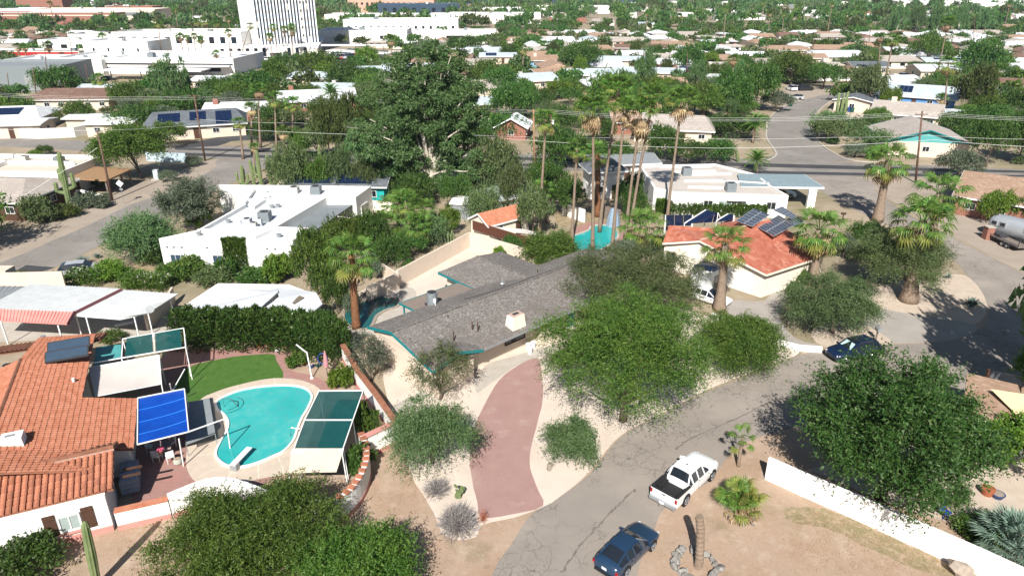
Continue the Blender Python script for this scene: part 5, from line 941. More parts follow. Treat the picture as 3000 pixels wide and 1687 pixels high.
# ================================================================ red roofed house on the right
def red_house():
    O = G(1916, 748); T = thing('red_roof_house', O, 0, 'cream house with brick red shingle roof, roof solar panels and white garage door', 'house'); L = lambda u, v, z: G(u, v, z) - O
    a, b_, c, d = L(1667, 611, 3.3), L(1761, 605, 4.1), L(1848, 555, 5.0), L(1684, 567, 4.4); e, f, g_ = L(1928, 690, 2.85), L(2043, 623, 2.85), L(1958, 527, 5.0)
    u = (g_ - c); u.z = 0; u.normalize(); nrm = Vector((u.y, -u.x, 0)); pk = L(1761, 605, 4.3); w_ = 8.3; e2 = Vector((e.x, e.y, 2.85)); c2 = pk + u * 11.0; c2.z = 4.7; f2 = e2 + u * 10.6; bk = c2 + u * 0 - nrm * 5.5; bk.z = 3.2
    r = MB(); r.slab([e2, f2, c2 + u * .0, pk], .18); r.slab([pk, c2, bk, pk - nrm * 3 + u * 4 + Vector((0, 0, -.9))], .18); r.slab([a, pk, pk + u * 6.2, d], .18); r.obj('roof', 'shingle_red', T)
    rc = MB(); rc.bar(pk + Vector((0, 0, .05)), c2 + Vector((0, 0, .05)), .3, .08); rc.obj('ridge_cap', mat('ridge_pale', (.55, .36, .28)), T)
    fa = MB(); dn = Vector((0, 0, .12)); fa.bar(pk - dn - u * .02, e2 - dn - u * .02, .05, .2); fa.bar(a - dn, pk - dn, .05, .2); fa.bar(e2 - dn + nrm * .03, f2 - dn + nrm * .03, .05, .2); fa.obj('fascia', 'cream_light', T)
    wl = MB()
    def wq(p, q, ins=Vector((0, 0, 0)), z0=0): p = p + ins; q = q + ins; wl.add([(p.x, p.y, z0), (q.x, q.y, z0), (q.x, q.y, q.z - .2), (p.x, p.y, p.z - .2)], [(0, 1, 2, 3)])
    i1 = u * .35; ei = e2 - nrm * .5; pi = pk + i1; wq(a + Vector((.3, .35, 0)), pi, Vector((0, 0, 0))); ei2 = ei + i1; wq(pi, ei2); fi = f2 - nrm * .5 - u * .4; wq(ei2, fi + Vector((0, 0, .12)) * 0); wq(fi, c2 - u * .4); wq(a + Vector((.3, .35, 0)), d + Vector((.3, -.3, 0))); wl.obj('wall', 'cream_light', T, fix=False)
    # garage door: horizontal panels
    yw = math.atan2((ei2 - pi).y, (ei2 - pi).x); dd = (ei2 - pi); dd.z = 0; dd.normalize(); gp = ei2 - dd * 2.9 - u * .04; gd = MB(); gd.box((gp.x, gp.y, 1.1), (3.6, .06, 2.2), yw); go = gd.obj('garage_door', 'cream_light', T)
    for k in range(12): s = MB(); s.box((gp.x - u.x * .04, gp.y - u.y * .04, .12 + k * .178), (3.55, .05, .14), yw); s.obj('slat', 'white_wall', go)
    wa = a + Vector((.3, .35, 0)); wd = (pi - wa); wd.z = 0; wd.normalize(); yw2 = math.atan2(wd.y, wd.x); on = Vector((wd.y, -wd.x, 0))
    c_ = L(1680, 655, 1.6); s_ = (c_ - wa).dot(wd); p = wa + wd * max(.8, s_) + on * .04; window(T, (p.x, p.y, 1.7), 1.0, 1.2, yw2, 'wood_grey', 'glass_dark', 2)
    p = pi + dd * 1.2 - u * .04; window(T, (p.x, p.y, 1.6), .7, 1.1, yw, 'metal_dark', 'glass_dark', 1); p = pi - dd * .5 - u * .04
    # panels on the roof
    def on_slope(s, t): # s along ridge from the peak, t down the slope 0..1
        A = pk + u * s; E = e2 + u * s; return A.lerp(E, t)
    for (s0, t0, nx, ny) in ((4.2, -.22, 6, 1), (6.3, .12, 8, 1), (8.2, -.10, 6, 1), (10.0, .12, 4, 1)):
        pass
    def array(u0, v0, u1, v1, u2, v2, u3, v3, nx, ny, z0, z1):
        A, B_, C_, D_ = L(u0, v0, z0), L(u1, v1, z0), L(u2, v2, z1), L(u3, v3, z1)
        for i in range(nx):
            for j in range(ny):
                g = .012; P = [A.lerp(B_, x).lerp(D_.lerp(C_, x), y) for x, y in ((i / nx + g, j / ny + g), ((i + 1) / nx - g, j / ny + g), ((i + 1) / nx - g, (j + 1) / ny - g), (i / nx + g, (j + 1) / ny - g))]
                b = MB(); b.slab(P, .06); fr = b.obj('solar_panel', 'solar_line', T); b = MB()
                for k in range(2):
                    for l in range(5):
                        h_ = .03; Q = [P[0].lerp(P[1], x).lerp(P[3].lerp(P[2], x), y) + Vector((0, 0, .006)) for x, y in ((k / 2 + h_, l / 5 + h_), ((k + 1) / 2 - h_, l / 5 + h_), ((k + 1) / 2 - h_, (l + 1) / 5 - h_), (k / 2 + h_, (l + 1) / 5 - h_))]; b.slab(Q, .004)
                b.obj('solar_cells', 'solar', fr)
    array(1850, 555, 1893, 570, 1938, 540, 1896, 524, 1, 6, 4.9, 4.8); array(1906, 572, 1948, 594, 2002, 565, 1958, 540, 1, 8, 4.6, 4.5); array(1945, 528, 1992, 550, 2004, 542, 1968, 519, 5, 1, 5.0, 4.9) ; array(1975, 553, 2002, 572, 2024, 558, 1998, 540, 4, 1, 4.6, 4.5)
    sk_ = MB(); p = L(2012, 624, 3.3); sk_.box((p.x, p.y, 3.38), (1.0, .7, .1), math.atan2(u.y, u.x)); sk_.obj('skylight', 'glass_dark', T)
    # carport wing seen at the right end
    w2 = MB(); p = f2 - nrm * 1.6 - u * 2.2; w2.box((p.x, p.y, 1.25), (3.4, 1.6, 2.5), math.atan2(u.y, u.x)); w2.obj('porch_wall', 'cream_light', T)
    # solar racks behind the roof
    return T
RH = red_house()
def rack(u0, v0, u1, v1, u2, v2, u3, v3, z0, z1, label, n=4):
    O = G(u0, v0, 0); T = thing('solar_rack', O, 0, label, 'solar panel'); A, B_, C_, D_ = [G(*p) - O for p in ((u0, v0, z0), (u1, v1, z0), (u2, v2, z1), (u3, v3, z1))]
    for i in range(n): b = MB(); P = [A.lerp(B_, i / n + .01), A.lerp(B_, (i + 1) / n - .01), D_.lerp(C_, (i + 1) / n - .01), D_.lerp(C_, i / n + .01)]; b.slab(P, .08); b.obj('solar_panel', 'solar', T)
    f = MB(); [f.bar((p.x, p.y, 0), p, .08) for p in (A, B_, C_, D_)]; f.bar(A, D_, .12); f.bar(B_, C_, .12); f.obj('frame', 'metal_white', T)
rack(1722, 562, 1815, 556, 1806, 536, 1776, 528, 3.4, 4.6, 'dark flat solar collector behind the red roof'); rack(1802, 556, 1848, 553, 1846, 542, 1832, 538, 3.8, 4.4, 'small solar collector beside the red roof ridge', 2); rack(1674, 566, 1742, 566, 1742, 541, 1674, 541, 1.2, 2.6, 'upright row of panels behind the red house', 3)
# ================================================================ white flat house, right rear, with carport
def white_right():
    W = [G(u, v, 3.2) for u, v in ((1609, 416), (1800, 412), (1903, 438), (1938, 466), (1984, 492), (1700, 484), (1645, 472))]
    T = flat_building('flat_roof_house', [(p.x, p.y) for p in W], 3.2, 'white flat roofed house with grey pitched carport and dusty roof', 'white_wall', 'tan_roof_flat', .25, .3); L = lambda u, v, z: G(u, v, z) - T.location
    for a, c in (((1660, 420), (1790, 418)), ((1665, 432), (1800, 430)), ((1720, 455), (1830, 455)), ((1720, 440), (1840, 436)), ((1820, 455), (1935, 462)), ((1730, 470), (1850, 472))): p, q = L(*a, 3.1), L(*c, 3.1); b = MB(); b.bar((p.x, p.y, 3.05), (q.x, q.y, 3.05), .3, .3); b.obj('parapet', 'white_wall', T)
    for u, v, m in ((1727, 440, 'unit_grey'), (1837, 480, 'unit_grey')): p = L(u, v, 3); cooler(T, (p.x, p.y, 2.95), 1.3, 1.2, m)
    o0, o1 = W[5] - T.location, W[4] - T.location; d = (o1 - o0).normalized(); yw = math.atan2(d.y, d.x); nr = Vector((d.y, -d.x, 0))
    for f, w_, g_ in ((.3, 1.3, 'glass_dark'), (.45, 1.8, 'curtain'), (.86, 1.3, 'glass_dark')): c = o0.lerp(o1, f) + nr * .03; window(T, (c.x, c.y, 1.7), w_, 1.1, yw, 'metal_white', g_, 2)
    c = o0.lerp(o1, .55) + nr * .3; b = MB(); b.box((c.x, c.y, 2.45), (2.6, .6, .12), yw); b.obj('window_awning', 'metal_white', T)
    O = G(2045, 526) ; C = thing('carport', O, 0, 'grey blue metal carport attached to the white flat house with a white car inside', 'carport'); L2 = lambda u, v, z: G(u, v, z) - O
    q = [L2(1864, 469, 3.0), L2(2073, 471, 3.0), L2(2025, 439, 3.3), L2(1855, 437, 3.3)]; metal_roof(C, q, .5, mat('roof_bluegrey', (.24, .31, .34), rough=.5), h=.02); w = MB(); w.bar(q[0] - Vector((0, .1, .12)), q[1] - Vector((0, .1, .12)), .1, .25); w.bar(q[1] - Vector((0, 0, .12)), q[2] - Vector((0, 0, .12)), .1, .25); w.obj('edge_beam', 'metal_white', C)
    p1 = L2(2045, 475, 2.8); p2 = L2(2005, 462, 2.8); b = MB(); b.box((p1.x, p1.y, 1.4), (1.1, .5, 2.8)); b.obj('pillar', 'white_wall', C); b = MB(); b.box((p2.x - .5, p2.y + 2.5, 1.4), (.5, .5, 2.8)); b.obj('pillar', 'white_wall', C)
    p3, p4 = L2(1875, 470, 2.7), L2(1900, 440, 2.9)
    # porch opening on the left side
    return T
white_right()
# ================================================================ vehicles
ST = {
 'sedan': [(2.32, .60, .36, .55, .58, .45), (2.2, .78, .24, .64, .70, .60), (1.85, .86, .20, .70, .79, .68), (1.3, .89, .20, .78, .88, .72), (.95, .89, .20, .83, .93, .72), (.2, .89, .20, .88, 1.38, .56), (-.5, .89, .20, .90, 1.42, .56), (-1.1, .88, .20, .94, 1.37, .55), (-1.85, .86, .22, .97, 1.10, .62), (-2.15, .82, .26, .93, 1.03, .62), (-2.3, .70, .36, .78, .84, .50)],
 'suv': [(2.3, .62, .40, .66, .70, .48), (2.18, .82, .28, .78, .84, .64), (1.85, .90, .24, .86, .95, .70), (1.25, .92, .24, .94, 1.04, .74), (.95, .92, .24, .98, 1.10, .74), (.3, .92, .24, 1.02, 1.60, .60), (-.5, .92, .24, 1.04, 1.66, .60), (-1.5, .91, .24, 1.08, 1.62, .58), (-1.95, .90, .26, 1.10, 1.50, .58), (-2.25, .86, .30, 1.06, 1.14, .62), (-2.33, .76, .40, .86, .9, .56)],
 'pickup': [(2.68, .66, .5, .82, .86, .5), (2.55, .88, .4, .96, 1.0, .66), (2.2, .94, .36, 1.04, 1.12, .72), (1.6, .95, .36, 1.10, 1.2, .76), (1.25, .95, .36, 1.14, 1.24, .76), (.6, .95, .36, 1.18, 1.74, .62), (-.1, .95, .36, 1.18, 1.80, .62), (-.75, .95, .36, 1.18, 1.76, .62), (-.98, .95, .36, 1.16, 1.2, .70)],
}
def lerpst(S, n):
    out = []
    for a, c in zip(S[:-1], S[1:]):
        for k in range(n): t = k / n; out.append(tuple(a[i] * (1 - t) + c[i] * t for i in range(6)))
    return out + [S[-1]]
def hullparts(kind, gl):
    S = lerpst(ST[kind], 2); rows = []
    for (x, w_, zb, zs, zt, wt) in S:
        h = [(0, zb), (w_ * .86, zb), (w_, zb + .14), (w_ * 1.01, (zb + zs) / 2 + .05), (w_ * .97, zs), (wt, zt - .03), (wt * .55, zt + .015), (0, zt + .025)]
        rows.append([(x, -y, z) for y, z in h] + [(x, y, z) for y, z in h[::-1][1:]])
    n = len(rows[0]); P = [p for r in rows for p in r]; body = []; glass = {'windscreen': [], 'rear_window': [], 'side_window_l': [], 'side_window_r': []}; g0, g1, g2, g3 = gl
    for i in range(len(rows) - 1):
        xm = (S[i][0] + S[i + 1][0]) / 2
        for k in range(n - 1):
            f = (i * n + k, i * n + k + 1, (i + 1) * n + k + 1, (i + 1) * n + k); top = k in (5, 6, 7, 8); side = k in (4, 9)
            if top and g0 > xm > g1: glass['windscreen'].append(f)
            elif top and g2 > xm > g3: glass['rear_window'].append(f)
            elif side and g0 > xm > g3: glass['side_window_' + ('r' if k == 4 else 'l')].append(f)
            else: body.append(f)
    body += [tuple(range(n))[::-1], tuple(range((len(rows) - 1) * n, len(rows) * n))]
    return P, body, glass, S
def sub(P, F):
    ids = sorted({i for f in F for i in f}); mp = {j: i for i, j in enumerate(ids)}; b = MB(); b.add([P[i] for i in ids], [tuple(mp[i] for i in f) for f in F]); return b
def wheel(T, x, y, r, s):
    b = MB(); w_ = .22; b.tube([(x, y - s * w_ / 2, r), (x, y - s * w_ * .42, r), (x, y + s * w_ * .42, r), (x, y + s * w_ / 2, r)], [r * .93, r, r, r * .9], 20); wo = b.obj('wheel', 'tyre', T, smooth=False)
    b = MB(); b.tube([(x, y + s * w_ * .40, r), (x, y + s * (w_ / 2 + .012), r)], r * .66, 18)
    b.obj('hub', 'metal_dark', wo); b = MB()
    for k in range(6): a = k * math.pi / 3; yy = y + s * (w_ / 2 + .02); b.bar((x, yy, r), (x + math.cos(a) * r * .64, yy, r + math.sin(a) * r * .64), .05, .02)
    b.tube([(x, y + s * (w_ / 2 + .0), r), (x, y + s * (w_ / 2 + .03), r)], r * .2, 10); b.tube([(x + math.cos(a) * r * .66, y + s * (w_ / 2 + .015), r + math.sin(a) * r * .66) for a in [6.2832 * k / 18 for k in range(19)]], .02, 4, False); b.obj('rim', 'rim', wo)
def car(kind, paint, loc, yaw, label, name, sc=1.0, group=None, lamps=True, cat='car'):
    T = thing(name, loc, yaw, label, cat, group); T.scale = (sc,) * 3; gl = {'sedan': (.95, .2, -1.1, -1.85), 'suv': (.95, .3, -1.5, -2.25), 'pickup': (1.25, .6, -.75, -.98)}[kind]; P, body, glass, S = hullparts(kind, gl)
    b = sub(P, body); b.obj('body', paint, T, smooth=kind != 'pickup')
    for k, F in glass.items():
        if F: b = sub(P, F); b.obj('side_window' if k.startswith('side') else k, 'glass_dark', T, fix=False)
    # pillars and roof rails
    pl = MB()
    xs = {'sedan': (.2, -.47, -1.1), 'suv': (.3, -.5, -1.5), 'pickup': (.55, -.12, -.75)}[kind]
    def stat(x): return min(S, key=lambda s_: abs(s_[0] - x))
    for x in xs:
        s_ = stat(x)
        for sg in (-1, 1): pl.bar((s_[0], sg * s_[1] * .975, s_[3]), (s_[0], sg * (s_[5] + .012), s_[4] - .02), .07)
    sg0, sg1 = stat(gl[0]), stat(gl[1]); sr0, sr1 = stat(gl[2]), stat(gl[3])
    for sg in (-1, 1): pl.bar((sg0[0], sg * sg0[5], sg0[4]), (sg1[0], sg * sg1[5], sg1[4] - .01), .07); pl.bar((sr0[0], sg * sr0[5], sr0[4]), (sr1[0], sg * sr1[5], sr1[4] - .01), .09); pl.bar((sg1[0], sg * sg1[5], sg1[4] - .02), (sr0[0], sg * sr0[5], sr0[4] - .02), .06)
    pl.obj('pillars', paint, T)
    wb = {'sedan': (1.38, -1.32, .33), 'suv': (1.38, -1.32, .36), 'pickup': (1.75, -1.5, .39)}[kind]; W_ = max(s_[1] for s_ in S)
    for x in wb[:2]:
        for sg in (-1, 1):
            a = MB(); a.tube([(x, sg * (W_ - .05), wb[2] + .02), (x, sg * (W_ + .012), wb[2] + .02)], wb[2] + .07, 18); a.obj('wheel_arch', 'bed_liner', T); wheel(T, x, sg * (W_ - .08), wb[2], sg)
    if kind == 'pickup':
        b = MB(); x0, x1 = -1.02, -2.62; z0, z1 = .62, 1.16
        for sg in (-1, 1): b.box(((x0 + x1) / 2, sg * .87, .80), (x0 - x1, .15, .72))
        b.box((x1 - .03, 0, .84), (.08, 1.86, .64)); b.box((-1.03, 0, .8), (.06, 1.6, .7)); b.obj('bed', paint, T); b = MB(); b.box(((x0 + x1) / 2, 0, .66), (x0 - x1 - .02, 1.6, .06))
        for sg in (-1, 1): b.box((-1.6, sg * .68, .8), (.9, .2, .25)); b.box(((x0 + x1) / 2, sg * .785, .9), (x0 - x1 - .02, .02, .5)); b.box(((x0 + x1) / 2, sg * .87, 1.17), (x0 - x1, .17, .03))
        b.box((x1 + .02, 0, .9), (.02, 1.56, .5)); b.box((x1 - .03, 0, 1.17), (.10, 1.8, .03)); b.obj('bed_liner', 'bed_liner', T); b = MB(); b.box((x1 - .14, 0, .48), (.2, 1.84, .2)); b.bar((x1 - .2, 0, .42), (x1 - .42, 0, .42), .06); b.obj('rear_bumper', 'metal_grey', T)
        b = MB(); b.box((x1 - .08, 0, 1.0), (.02, .22, .07)); b.obj('tailgate_handle', 'bed_liner', T); b = MB(); b.box((x1 - .25, 0, .5), (.02, .32, .16)); b.obj('number_plate', 'plate', T)
        for sg in (-1, 1): b = MB(); b.box((x1 - .05, sg * .86, .93), (.07, .14, .3)); b.obj('tail_lamp', 'lamp_red', T)
        b = MB(); b.box((-.1, 0, 1.85), (.12, .06, .05)); b.obj('antenna', 'metal_dark', T)
    xf = S[0][0]; xr = S[-1][0]
    if lamps:
        for sg in (-1, 1):
            b = MB(); b.box((xf - .17, sg * .62, S[2][3] * .93), (.22, .26, .11), -sg * .5); b.obj('headlight', 'lamp_clear', T)
            if kind != 'pickup': b = MB(); b.box((xr + .1, sg * .68, S[-1][3] * .98), (.14, .32, .12), sg * .35); b.obj('tail_lamp', 'lamp_red', T)
            b = MB(); b.box((gl[0] - .12, sg * (W_ + .1), S[5][3] + .1), (.12, .22, .13)); b.obj('mirror', paint, T)
            for x in (.45, -.35): b = MB(); b.box((x - .45, sg * (W_ + .005), S[8][3] - .08), (.16, .03, .03)); b.obj('door_handle', 'metal_grey' if kind == 'pickup' else paint, T)
        b = MB(); b.box((xf - .03, 0, .45), (.06, 1.0, .16)); b.obj('grille', 'metal_dark', T)
        if kind != 'pickup': b = MB(); b.box((xr - .03, 0, .72), (.02, .32, .16)); b.obj('number_plate', 'plate', T); b = MB(); b.box((xr + .02, 0, .36), (.16, 1.3, .12)); b.obj('rear_bumper', 'bed_liner', T)
        if kind == 'suv':
            b = MB(); b.box((.0, 0, 1.70), (.75, .85, .02)); b.obj('sunroof', 'glass_dark', T)
            for sg in (-1, 1): b = MB(); b.bar((.1, sg * .62, 1.69), (-1.4, sg * .6, 1.68), .04); b.obj('roof_rail', 'metal_dark', T)
            b = MB(); b.add([(.93, -.6, 1.13), (.93, .6, 1.13), (.42, .5, 1.53), (.42, -.5, 1.53)], [(0, 1, 2, 3)]); b.obj('sun_shade', mat('shade_silver', (.45, .62, .62), rough=.3), T, fix=False)
        seam = MB()
        for x in (xs[1], .85 if kind != 'pickup' else 1.1): s_ = stat(x); [seam.bar((x, sg * (s_[1] * 1.012), s_[2] + .15), (x, sg * (s_[1] * .985), s_[3] - .01), .014) for sg in (-1, 1)]
        seam.obj('door_seams', 'bed_liner', T)
    return T
nl = lambda y: Vector((-math.sin(y), math.cos(y), 0))
car('sedan', 'paint_slate', Vector((7.14, 29.75, .014)) + nl(R(47)) * .82, R(47), 'dark blue sedan parked on the cracked street nearest the camera', 'parked_car', .97)
car('pickup', 'paint_white', Vector((11.8, 35.6, .014)) + nl(R(46.5)) * .86, R(46.5), 'white crew cab pickup truck with black lined bed parked on the street', 'pickup_truck', 1.0, cat='pickup truck')
car('suv', 'paint_navy', Vector((29.75, 52.45, .014)) - nl(R(197)) * .8, R(197), 'navy blue suv with silver windscreen shade parked by the mailbox', 'parked_car', 1.0)
g_ = G(1822, 772); car('sedan', 'paint_white', g_ + Vector((-1.3, 1.4, 0)), R(-42), 'white hatchback parked on the drive under the palm by the garage', 'parked_car', 1.0)
g_ = G(1970, 505); car('sedan', 'paint_white', g_ + Vector((0, 2.0, 0)), R(-8), 'white car parked inside the grey blue carport', 'parked_car', 1.05)
def camper():
    O = G(1782, 752); T = thing('camper', O + Vector((0, 1.8, 0)), R(43), 'boxy white camper with solar panels on its roof beside the cream house', 'camper'); b = MB(); b.box((0, 0, 1.6), (2.0, 2.3, 2.3)); b.obj('body', 'metal_white', T); b = MB(); b.slab([(-.9, -1.0, 2.95), (.1, -1.0, 2.95), (.1, 1.0, 2.95), (-.9, 1.0, 2.95)], .06); b.obj('solar_panel', 'solar', T); b = MB(); b.slab([(.13, -1.0, 2.95), (.95, -1.0, 2.95), (.95, 1.0, 2.95), (.13, 1.0, 2.95)], .06); b.obj('solar_panel', 'solar', T)
    b = MB(); b.box((.2, -1.17, 1.3), (.8, .05, 1.7)); b.obj('door', 'glass_dark', T)
    for x in (-.6, .6): b = MB(); b.tube([(x, -1.16, .36), (x, -.9, .36)], .36, 16); b.obj('wheel', 'tyre', T)
camper()
def travel_trailer():
    a, c = G(2464, 588), G(2586, 622); d = (c - a).normalized(); yw = math.atan2(d.y, d.x); O = a + d * 4.0 + Vector((-d.y, d.x, 0)) * 1.0; T = thing('travel_trailer', O, yw, 'rounded polished aluminium travel trailer parked on the gravel apron', 'trailer'); b = MB(); L_ = 7.6; n = 12; V = []; F = []
    for i in range(15):
        t = i / 14; x = -L_ / 2 + L_ * t; e = min(1, (1 - (abs(2 * t - 1)) ** 5) ** .5 + .05)
        for k in range(n): an = 6.2832 * k / n; cy, cz = math.cos(an), math.sin(an); sy = abs(cy) ** .55 * (1 if cy > 0 else -1); sz = abs(cz) ** .55 * (1 if cz > 0 else -1); V.append((x, sy * 1.2 * e, 1.65 + sz * 1.15 * e))
    for i in range(14): F += [(i * n + k, i * n + (k + 1) % n, (i + 1) * n + (k + 1) % n, (i + 1) * n + k) for k in range(n)]
    F += [tuple(range(n))[::-1], tuple(range(14 * n, 15 * n))]; b.add(V, F).obj('body', mat('aluminium', (.6, .63, .66), rough=.35, metal=.55, var=.1, scale=1), T, smooth=True)
    for x, w_ in ((-2.6, .75), (-1.6, .75), (1.3, .7)): window(T, (x, -1.2, 1.95), w_, .6, 0, 'metal_grey', 'glass_dark', 1)
    b = MB(); b.box((1.6, 0, 2.9), (1.0, .7, .28)); b.obj('roof_unit', 'plastic_white', T)
    for x in (.2, 1.0): b = MB(); b.tube([(x, -1.22, .36), (x, -1.0, .36)], .36, 16); b.obj('wheel', 'tyre', T)
    a, c = G(2489, 602), G(2563, 636); d = (c - a).normalized(); yw = math.atan2(d.y, d.x); O = (a + c) / 2 + Vector((-d.y, d.x, 0)) * .6; T = thing('utility_trailer', O, yw, 'low black utility trailer with tandem wheels beside the travel trailer', 'trailer'); b = MB(); b.box((0, 0, .6), (4.6, 1.7, .1)); b.obj('deck', 'wood_grey', T); b = MB()
    for sg in (-1, 1): b.bar((-2.3, sg * .88, .85), (2.3, sg * .88, .85), .06); b.bar((-2.3, sg * .88, .62), (2.3, sg * .88, .62), .12); [b.bar((x, sg * .88, .6), (x, sg * .88, .85), .06) for x in (-2.3, -1.2, 0, 1.2, 2.3)]
    b.bar((2.3, -.88, .6), (2.4, -.88, 1.9), .07); b.bar((2.3, .88, .6), (2.4, .88, 1.9), .07); b.bar((-2.3, 0, .55), (-3.4, 0, .5), .1); b.obj('rails', 'metal_dark', T)
    for x in (.1, .9):
        for sg in (-1, 1): b = MB(); b.tube([(x, sg * 1.12, .33), (x, sg * .92, .33)], .33, 16); w_ = b.obj('wheel', 'tyre', T); b = MB(); b.tube([(x, sg * 1.14, .33), (x, sg * 1.0, .33)], .18, 12); b.obj('rim', 'rim', w_)
    b = MB(); b.box((-1.5, 0, .85), (1.0, 1.1, .4)); b.obj('tool_box', 'metal_dark', T)
travel_trailer()
def lowcar(paint, kind='sedan'):
    S = ST[kind]; rows = []; b = MB()
    for (x, w_, zb, zs, zt, wt) in S: h = [(w_, zb), (w_, zs), (wt, zt)]; rows.append([(x, -y, z) for y, z in h] + [(x, y, z) for y, z in h[::-1]])
    n = 6; P = [p for r in rows for p in r]; F = []; MI = []; gl = {'sedan': (.95, .2, -1.1, -1.75), 'suv': (.95, .3, -1.5, -2.25), 'pickup': (1.25, .6, -.75, -.98)}[kind]
    for i in range(len(rows) - 1):
        xm = (S[i][0] + S[i + 1][0]) / 2
        for k in range(5): F.append((i * n + k, i * n + k + 1, (i + 1) * n + k + 1, (i + 1) * n + k)); MI.append(1 if (k == 2 and (gl[0] > xm > gl[1] or gl[2] > xm > gl[3])) or (k in (1, 3) and gl[0] > xm > gl[3]) else 0)
    F += [tuple(range(n))[::-1], tuple(range((len(rows) - 1) * n, len(rows) * n))]; MI += [0, 0]; b.add(P, F); b.mi = MI; b.cur = 2
    for x in (1.38, -1.32):
        for sg in (-1, 1): b.tube([(x, sg * .72, .33), (x, sg * .92, .33)], .33, 10)
    if kind == 'pickup': b.cur = 0; [b.box((-1.8, sg * .88, .82), (1.65, .12, .7)) for sg in (-1, 1)]; b.box((-2.6, 0, .82), (.1, 1.8, .7)); b.cur = 2; b.box((-1.8, 0, .68), (1.6, 1.6, .1))
    o = b.obj('parked_car', [paint, 'glass_dark', 'tyre']); m = o.data; bpy.data.objects.remove(o); return m
LC_ = {}
def farcar(u, v, yaw, paint, kind='sedan', label='', group=None, world=None):
    k = (paint, kind)
    if k not in LC_: LC_[k] = lowcar('paint_' + paint, kind)
    return tag(link('parked_car', LC_[k], None, Vector(world) if world else G(u, v), (0, 0, R(yaw))), label, 'car', group)
for u, v, yw, p, k, lab in ((1990, 228, 95, 'white', 'suv', 'white suv nose in beside the dark trees at the street bend'), (2026, 228, 10, 'black', 'suv', 'black suv parked at the street bend'), (2001, 250, 150, 'silver', 'sedan', 'silver sedan half under the trees at the street bend'), (2226, 243, 170, 'white', 'sedan', 'white car behind the clipped green tree'), (2277, 196, 10, 'silver', 'suv', 'silver suv on the pale drive of the far white house'), (2292, 199, 20, 'black', 'sedan', 'black car next to the silver suv on the pale drive'), (2370, 192, 10, 'red', 'sedan', 'dark red car under the carport of the far cream house'), (2150, 262, 100, 'white', 'pickup', 'pale pickup under the bush by the street bend'), (275, 202, 5, 'black', 'sedan', 'black car in front of the long white commercial roof'), (116, 163, 10, 'silver', 'suv', 'grey car driving past the red awning shop'), (220, 140, 5, 'black', 'suv', 'black suv at the shop front'), (233, 137, 5, 'red', 'sedan', 'dark red car at the shop front'), (320, 130, 0, 'silver', 'sedan', 'silver car beside the grey building'), (212, 692, 20, 'silver', 'suv', 'light blue grey car half hidden in bushes below the side street'), (538, 113, 5, 'white', 'sedan', 'white car in front of the arched grey building')):
    farcar(u, v, yw, p, k, lab)
# ================================================================ poles, wires, signs
def pole(xb, yb, yt, label, xt=None, arms=(), r=.16, m='wood_pole', can=False):
    B = G(xb, yb); h = HT(xb, yb, yt); T = thing('utility_pole', B, 0, label, 'utility pole'); tx = 0
    if xt is not None: d = B.y / (_c - ((yt * KPX - 843.5) / FPX) * _s); tx = (xt * KPX - 1500) / FPX * d - B.x
    b = MB(); b.tube([(0, 0, 0), (tx, 0, h)], [r * 1.2, r * .75], 8); b.obj('post', m, T, smooth=True)
    for z in arms: b = MB(); b.bar((tx - 1.0, 0, h - z), (tx + 1.0, 0, h - z), .1); b.obj('crossarm', m, T); 
    for z in arms:
        for x in (-.85, .85): b = MB(); b.cyl((tx + x, 0, h - z + .05), .05, .15, 6); b.obj('insulator', 'metal_grey', T)
    if can: b = MB(); b.cyl((tx + .3, -.2, h - 2.6), .22, .8, 12); b.obj('transformer', 'metal_white', T)
    return T, B + Vector((tx, 0, h)), Vector((B.x, B.y, 0))
PO = {}
PO['a'] = pole(283, 505, 332, 'leaning brown utility pole beside the diamond street sign', 245, r=.15)
PO['b'] = pole(516, 405, 238, 'tall brown utility pole at the corner of the main road', 488, (.3,), r=.16)
PO['c'] = pole(2303, 460, 280, 'tall brown utility pole on the gravel corner behind the palms', 2320, (.5,))
PO['d'] = pole(1345, 440, 275, 'brown utility pole in the trees left of the tall palms', 1342, (.3,), m='wood_tan')
PO['e'] = pole(1384, 415, 275, 'dark utility pole with a white transformer by the tall palms', 1387, (.3, 1.0), can=True)
PO['f'] = pole(979, 335, 250, 'utility pole behind the eucalyptus', 977, (.3,))
PO['g'] = pole(0, 460, 330, 'utility pole at the left edge near the white parapets', -12)
for (xb, yb, yt, lab, xt) in ((122, 232, 120, 'grey pole beside the large dark tree', 112), (186, 165, 55, 'tall thin pole in front of the shops', 168), (26, 248, 184, 'pole by the grey warehouse', 18), (94, 258, 170, 'dark pole right of the warehouse', 82), (226, 220, 162, 'pole in the row before the long white roof', 214), (250, 425, 328, 'short brown pole in the spreading trees', 246), (1727, 205, 130, 'yellowish pole behind the grey shade roof', 1730), (2448, 120, 50, 'thin pole among the eastern trees', 2452), (988, 248, 180, 'slim pole before the grey green roof', 985), (1448, 145, 92, 'pole with a lamp above the white roofs', 1450), (2423, 108, 58, 'lamp pole in the far trees', 2426)):
    pole(xb, yb, yt, lab, xt, r=.12)
def wire(name, pts, label, r=.012, sag=.6, m='metal_white'):
    O = Vector((pts[0].x, pts[0].y, 0)); T = MB(); P = []
    for a, c in zip(pts[:-1], pts[1:]):
        for k in range(12): t = k / 12; q = a.lerp(c, t) - O; q.z -= sag * 4 * t * (1 - t) * min(1, (c - a).length / 60); P.append(q)
    P.append(pts[-1] - O); T.tube(P, r, 4); o = T.obj(name, m, loc=O); return tag(o, label, 'wire')
